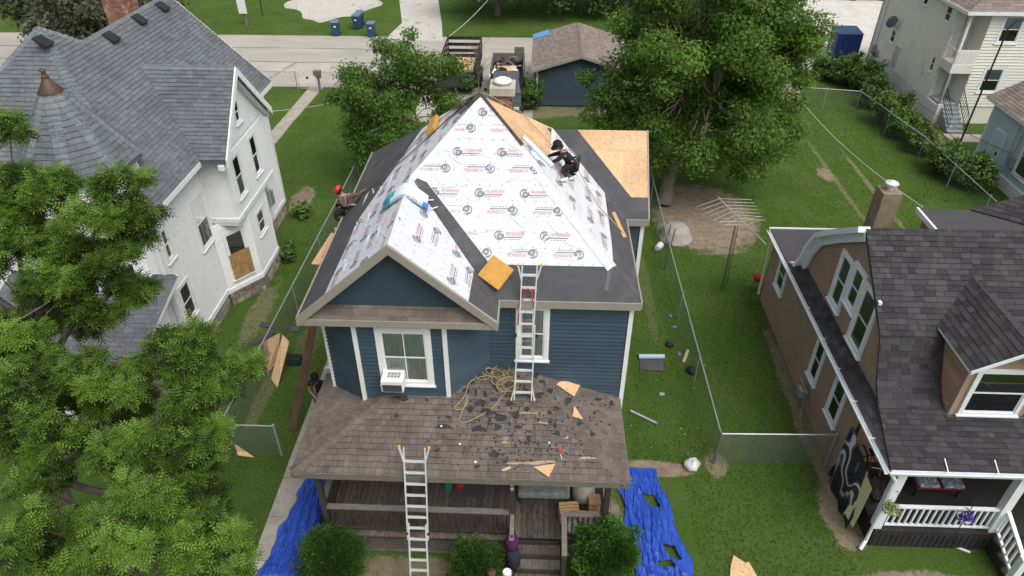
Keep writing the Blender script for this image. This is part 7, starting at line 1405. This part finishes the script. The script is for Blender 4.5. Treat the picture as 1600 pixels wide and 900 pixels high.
for i, (x0, y0, x1, y1, w, lab) in enumerate(((392, 538, 426, 518, .22, 'nearest grey shingle strip lying across the left fence line'), (407, 506, 430, 510, .22, 'far grey shingle strip lying beyond the left fence'), (450, 512, 468, 515, .26, 'curled dark shingle scrap on the left lawn'))): b = MB(); b.beam(Zp(x0, y0, .03), Zp(x1, y1, .03), w, .02); tag(b.build('shingle_strip', M_ICE if i == 2 else M_FLATROOF), lab, 'shingle strip', 'old shingle strips on the left lawn')
b = MB(); b.prism([Zp(505, 577, .6), Zp(521, 565, .75), Zp(521, 575, .6), Zp(510, 580, .5)], (0, 0, .02)); tag(b.build('plastic_film', MATS['white_plastic_wrap']), 'crumpled clear plastic film beside the left house corner', 'film')

# ================================================================== NEIGHBOUR'S YARD
do = thing('plastic_shelter', 'upturned pale plastic tub shelter at the edge of the sand patch', 'tub', (5.6, 24.9, 0)); b = MB(); c = Zp(1055, 372, 0); b.lathe(c, [(.72, 0), (.70, .08), (.60, .14), (.56, .40), (.42, .58), (.12, .62)], 14); b.build('shell', mat('grey_beige_plastic', (.30, .28, .25), .7, var=.15, vscale=4), do, smooth=True, bevel=0); b = MB(); b.lathe(c + V(.40, .1, .28), [(.1, -.08), (.15, 0), (.1, .1)], 8); b.build('opening', M_BLACK, do)
bk_ = thing('bucket', 'white bucket lying on its side by the fence', 'bucket', Zp(1030, 385, 0)); p = Zp(1030, 385, .14); b = MB(); b.tube([p + V(-.1, -.16, 0), p + V(.08, .14, 0)], [.11, .14], 14); b.build('shell', M_WHITE, bk_); b = MB(); b.tube([p + V(.08, .14, .0), p + V(.085, .15, 0)], .12, 14); b.build('mouth', M_BLACK, bk_)
for k, (x, y) in enumerate(((1046, 362), (1039, 356))): p = Zp(x, y + 30, 0); b = MB(); b.tube([p, p + V(.12, .1, 1.0)], .02, 6); tag(b.build('garden_stake', M_POST), ['thin dark stake leaning by the fence in front of the tub', 'thin dark stake behind the other one by the tub'][k], 'stake', 'stakes by the fence')
an = thing('tv_antenna', 'large old television antenna on a lattice mast in the right yard', 'antenna', (7.05, 21.5, 0)); ab = V(7.05, 21.5, 0); at_ = V(7.05, 21.55, 2.75); M_ANT = mat('weathered_aluminium', (.45, .45, .43), .5, metal=.3)
b = MB()
for k in range(3): t = 2.09 * k; o = V(math.cos(t) * .09, math.sin(t) * .09, 0); b.tube([ab + o, at_ + o * .7], .012, 5)
for k in range(12):
    z = .2 * k + .1
    for j in range(3): t0, t1 = 2.09 * j, 2.09 * (j + 1); b.tube([ab + V(math.cos(t0) * .088, math.sin(t0) * .088, z), ab + V(math.cos(t1) * .085, math.sin(t1) * .085, z + .2)], .006, 4)
b.build('lattice_mast', mat('rusty_mast', (.055, .045, .04), .8), an); b = MB(); b.tube([at_, at_ + V(0, 0, .5)], .018, 6); b.build('mast_tube', M_ANT, an)
e0 = Zp(1122, 308, 3.12); e1 = Zp(1197, 382, 3.12); bd = (e1 - e0).normalized(); b = MB(); b.tube([e0, e1], .02, 6); b.build('boom', M_ANT, an); cr_ = bd.cross(V(0, 0, 1)).normalized()
for k in range(9): b = MB(); c = e0 + bd * (.12 + .24 * k); l_ = 1.1 - .05 * k; sw = bd * .35; b.tube([c - cr_ * l_ + sw * (1 if k < 7 else -.6), c, c + cr_ * l_ + sw * (1 if k < 7 else -.6)], .0055, 4); b.build('element', M_ANT, an)
for k in range(9): b = MB(); c = e0 + bd * (2.3 + .1 * k); b.tube([c - V(0, 0, .10) - cr_ * .07, c + V(0, 0, .10) + cr_ * .07], .006, 4); b.build('element', M_ANT, an)
gr_ = thing('kettle_grill', 'red kettle grill behind the rear corner of the tan house', 'grill', (8.0, 21.6, 0)); b = MB(); b.lathe((8.28, 21.55, .55), [(.04, -.16), (.15, -.1), (.2, 0), (.17, .1), (.04, .18)], 14); b.build('bowl', mat('red_enamel', (.42, .02, .02), .3), gr_, smooth=True); b = MB(); [b.tube([(8.28 + math.cos(t) * .1, 21.55 + math.sin(t) * .1, .42), (8.28 + math.cos(t) * .22, 21.55 + math.sin(t) * .22, 0)], .012, 5) for t in (0, 2.1, 4.2)]; b.build('legs', M_BLACK, gr_)
pc_ = thing('patio_chair', 'dark patio chair behind the flat roof of the tan house', 'chair', (10.2, 22.2, 0)); c = Yp(1322, 352, 22.6); c.z = 0; s = c
b = MB(); b.box(s + V(.1, 0, .45), (.5, .5, .05)); b.build('seat', M_BLACK, pc_); b = MB(); b.box(s + V(-.17, .1, .85), (.06, .5, .75), Matrix.Rotation(-.2, 3, 'Y')); b.build('backrest', M_BLACK, pc_)
for a_ in (-.12, .32):
    for c_ in (-.22, .22): b = MB(); b.bb(s + V(a_ - .02, c_ - .02, 0), s + V(a_ + .02, c_ + .02, .45)); b.build('leg', M_BLACK, pc_)
for c_ in (-.25, .25): b = MB(); b.tube([s + V(-.2, c_, .7), s + V(.2, c_, .72), s + V(.36, c_, .62), s + V(.36, c_, .4)], .018, 6); b.build('armrest', M_BLACK, pc_)
mt = thing('gas_meter', 'grey gas meter against the tan house side wall', 'gas meter', (8.12, 15.6, 0)); b = MB(); b.box((8.1, 15.6, .55), (.2, .28, .34)); b.build('meter', M_STEEL, mt, bevel=.04); b = MB(); b.tube([(8.12, 15.3, .0), (8.12, 15.3, .8), (8.12, 15.9, .8)], .025, 6); b.tube([(8.1, 15.2, .1), (7.95, 14.9, .12)], .025, 6); b.build('pipe', M_STEEL, mt)
# rug and cloth hung at the end of the tan porch
def swirl_mat():
    m = bpy.data.materials.new('swirl_rug'); m.use_nodes = True; N = m.node_tree.nodes; L = m.node_tree.links; b = N['Principled BSDF']; b.inputs['Roughness'].default_value = .95; g = N.new('ShaderNodeNewGeometry'); w = N.new('ShaderNodeTexWave'); w.inputs['Scale'].default_value = 1.1; w.inputs['Distortion'].default_value = 9; w.inputs['Detail'].default_value = 1; w.inputs['Detail Scale'].default_value = .8; L.new(g.outputs['Position'], w.inputs['Vector'])
    r = N.new('ShaderNodeValToRGB'); r.color_ramp.interpolation = 'CONSTANT'; e = r.color_ramp.elements; e[0].color = (.02, .02, .022, 1); e[1].position = .35; e[1].color = (.10, .10, .11, 1); k = e.new(.6); k.color = (.52, .49, .54, 1); k = e.new(.85); k.color = (.03, .03, .03, 1); L.new(w.outputs[0], r.inputs[0]); L.new(r.outputs[0], b.inputs['Base Color']); return m
b = MB(); n = 12
for k in range(n): t = k / (n - 1); y = 12.95 - 1.6 * t; zt = 1.95 - .35 * t + .03 * math.sin(t * 11); b.v += [(8.30 + .02 * math.sin(t * 15), y, zt), (8.16 + .05 * math.sin(t * 13 + 1), y - .12, zt * .5 + .12), (8.06 + .04 * math.sin(t * 17), y - .2, .08 + .12 * (1 - t))]
for k in range(n - 1):
    for j in range(2): b.f.append((3 * k + j, 3 * k + j + 1, 3 * k + j + 4, 3 * k + j + 3)); b.t.append(.5)
o = b.build('swirl_rug', swirl_mat(), smooth=True); so = o.modifiers.new('t', 'SOLIDIFY'); so.thickness = .015; tag(o, 'black, grey and white swirl patterned rug hung at the tan porch end', 'rug')
b = MB(); b.v = [(8.26, 11.62, 1.62), (8.28, 11.25, 1.55), (8.12, 11.5, .85), (8.16, 11.1, .8), (8.02, 11.45, .35), (8.1, 11.05, .3)]; b.f = [(0, 1, 3, 2), (2, 3, 5, 4)]; b.t = [.5, .5]; o = b.build('yellow_cloth', mat('pale_yellow_cloth', (.55, .53, .30), .9)); so = o.modifiers.new('t', 'SOLIDIFY'); so.thickness = .01; tag(o, 'pale yellow cloth hanging beside the swirl rug', 'cloth')
bi = thing('bicycle', 'dark bicycle stored at the shaded end of the tan porch', 'bicycle', (8.9, 12.3, .62))
def wheelring(c, r): b = MB(); b.tube([c + V(0, math.cos(t) * r, math.sin(t) * r) for t in [2 * math.pi * k / 20 for k in range(21)]], .025, 6); o = b.build('wheel', M_TYRE, bi); b = MB(); [b.tube([c, c + V(0, math.cos(t) * r, math.sin(t) * r)], .004, 4) for t in [2 * math.pi * k / 10 for k in range(10)]]; b.build('spokes', M_STEEL, o)
w1_, w2_ = V(8.75, 11.75, .97), V(8.75, 12.75, .97); wheelring(w1_, .33); wheelring(w2_, .33); b = MB(); bb_, st, hd_ = V(8.75, 12.3, .95), V(8.75, 12.42, 1.45), V(8.75, 11.9, 1.48)
for p, q in ((w2_, bb_), (w2_, st), (bb_, st), (bb_, hd_), (st, hd_), (hd_, w1_)): b.tube([p, q], .017, 6)
b.build('frame', mat('red_frame', (.25, .04, .02), .4), bi); b = MB(); b.box(st + V(0, .03, .06), (.12, .24, .05)); b.build('saddle', M_BLACK, bi, bevel=.02); b = MB(); b.tube([hd_ + V(-.25, 0, .1), hd_ + V(0, -.03, .08), hd_ + V(.25, 0, .1)], .013, 6); b.build('handlebar', M_STEEL, bi)
bn = thing('porch_bench', 'red bench with two floral cushions on the tan house porch', 'bench', (10.4, 11.6, .62)); b = MB(); b.bb((9.75, 11.75, .95), (10.95, 12.25, 1.03)); b.build('seat', mat('red_vinyl', (.16, .018, .022), .6), bn, bevel=.02); b = MB(); b.bb((9.75, 12.25, 1.0), (10.95, 12.33, 1.5)); b.build('backrest', MATS['red_vinyl'], bn, bevel=.02)
for x in (9.78, 10.38): b = MB(); b.bb((x, 11.73, 1.035), (x + .52, 12.22, 1.15)); b.build('cushion', mat('floral_cushion', (.16, .20, .27), .9, var=.3, vscale=14, col2=(.5, .5, .5), c2scale=12, c2lo=.55, c2hi=.62), bn, bevel=.04)
for x in (9.8, 10.86):
    for y in (11.8, 12.2): b = MB(); b.bb((x, y, .62), (x + .05, y + .05, .95)); b.build('leg', M_BLACK, bn)
def basket(label, x, y, yy, m, seed):
    c = Yp(x, y, yy); root = thing('hanging_basket', label, 'hanging basket', c, 'hanging baskets on the tan porch'); b = MB(); b.lathe(c + V(0, 0, -.12), [(.08, 0), (.15, .06), (.17, .12)], 12); b.build('pot', M_WHITE, root); P, N_, T = clump_points([((c.x, c.y, c.z + .06), .22), ((c.x + .08, c.y - .06, c.z), .16), ((c.x - .09, c.y - .05, c.z + .02), .15)], 4200, .8); v, f = leaf_mesh(P, N_, RNG.uniform(.03, .06, len(P)), .8); np_obj('blooms', np_mesh('blooms', v, f, m, T), root)
    b = MB(); b.tube([c + V(0, -.02, -.95), c + V(0, -.02, .5), c + V(0, .05, .58), c + V(0, .1, .5)], .01, 5); b.build('crook', M_BLACK, root)
basket('hanging basket of yellow green foliage on the tan porch rail', 1392, 795, 10.62, leafmat('lime_leaf', (.20, .24, .05)), 1); basket('hanging basket of purple flowers on the tan porch rail', 1508, 808, 10.58, leafmat('purple_petal', (.08, .035, .24), .3), 2)
b = MB(); b.beam(Zp(1484, 851, .03), Zp(1516, 863, .03), .05, .03); tag(b.build('white_stick', M_WHITE), 'white stick on the soil in front of the tan porch', 'stick')
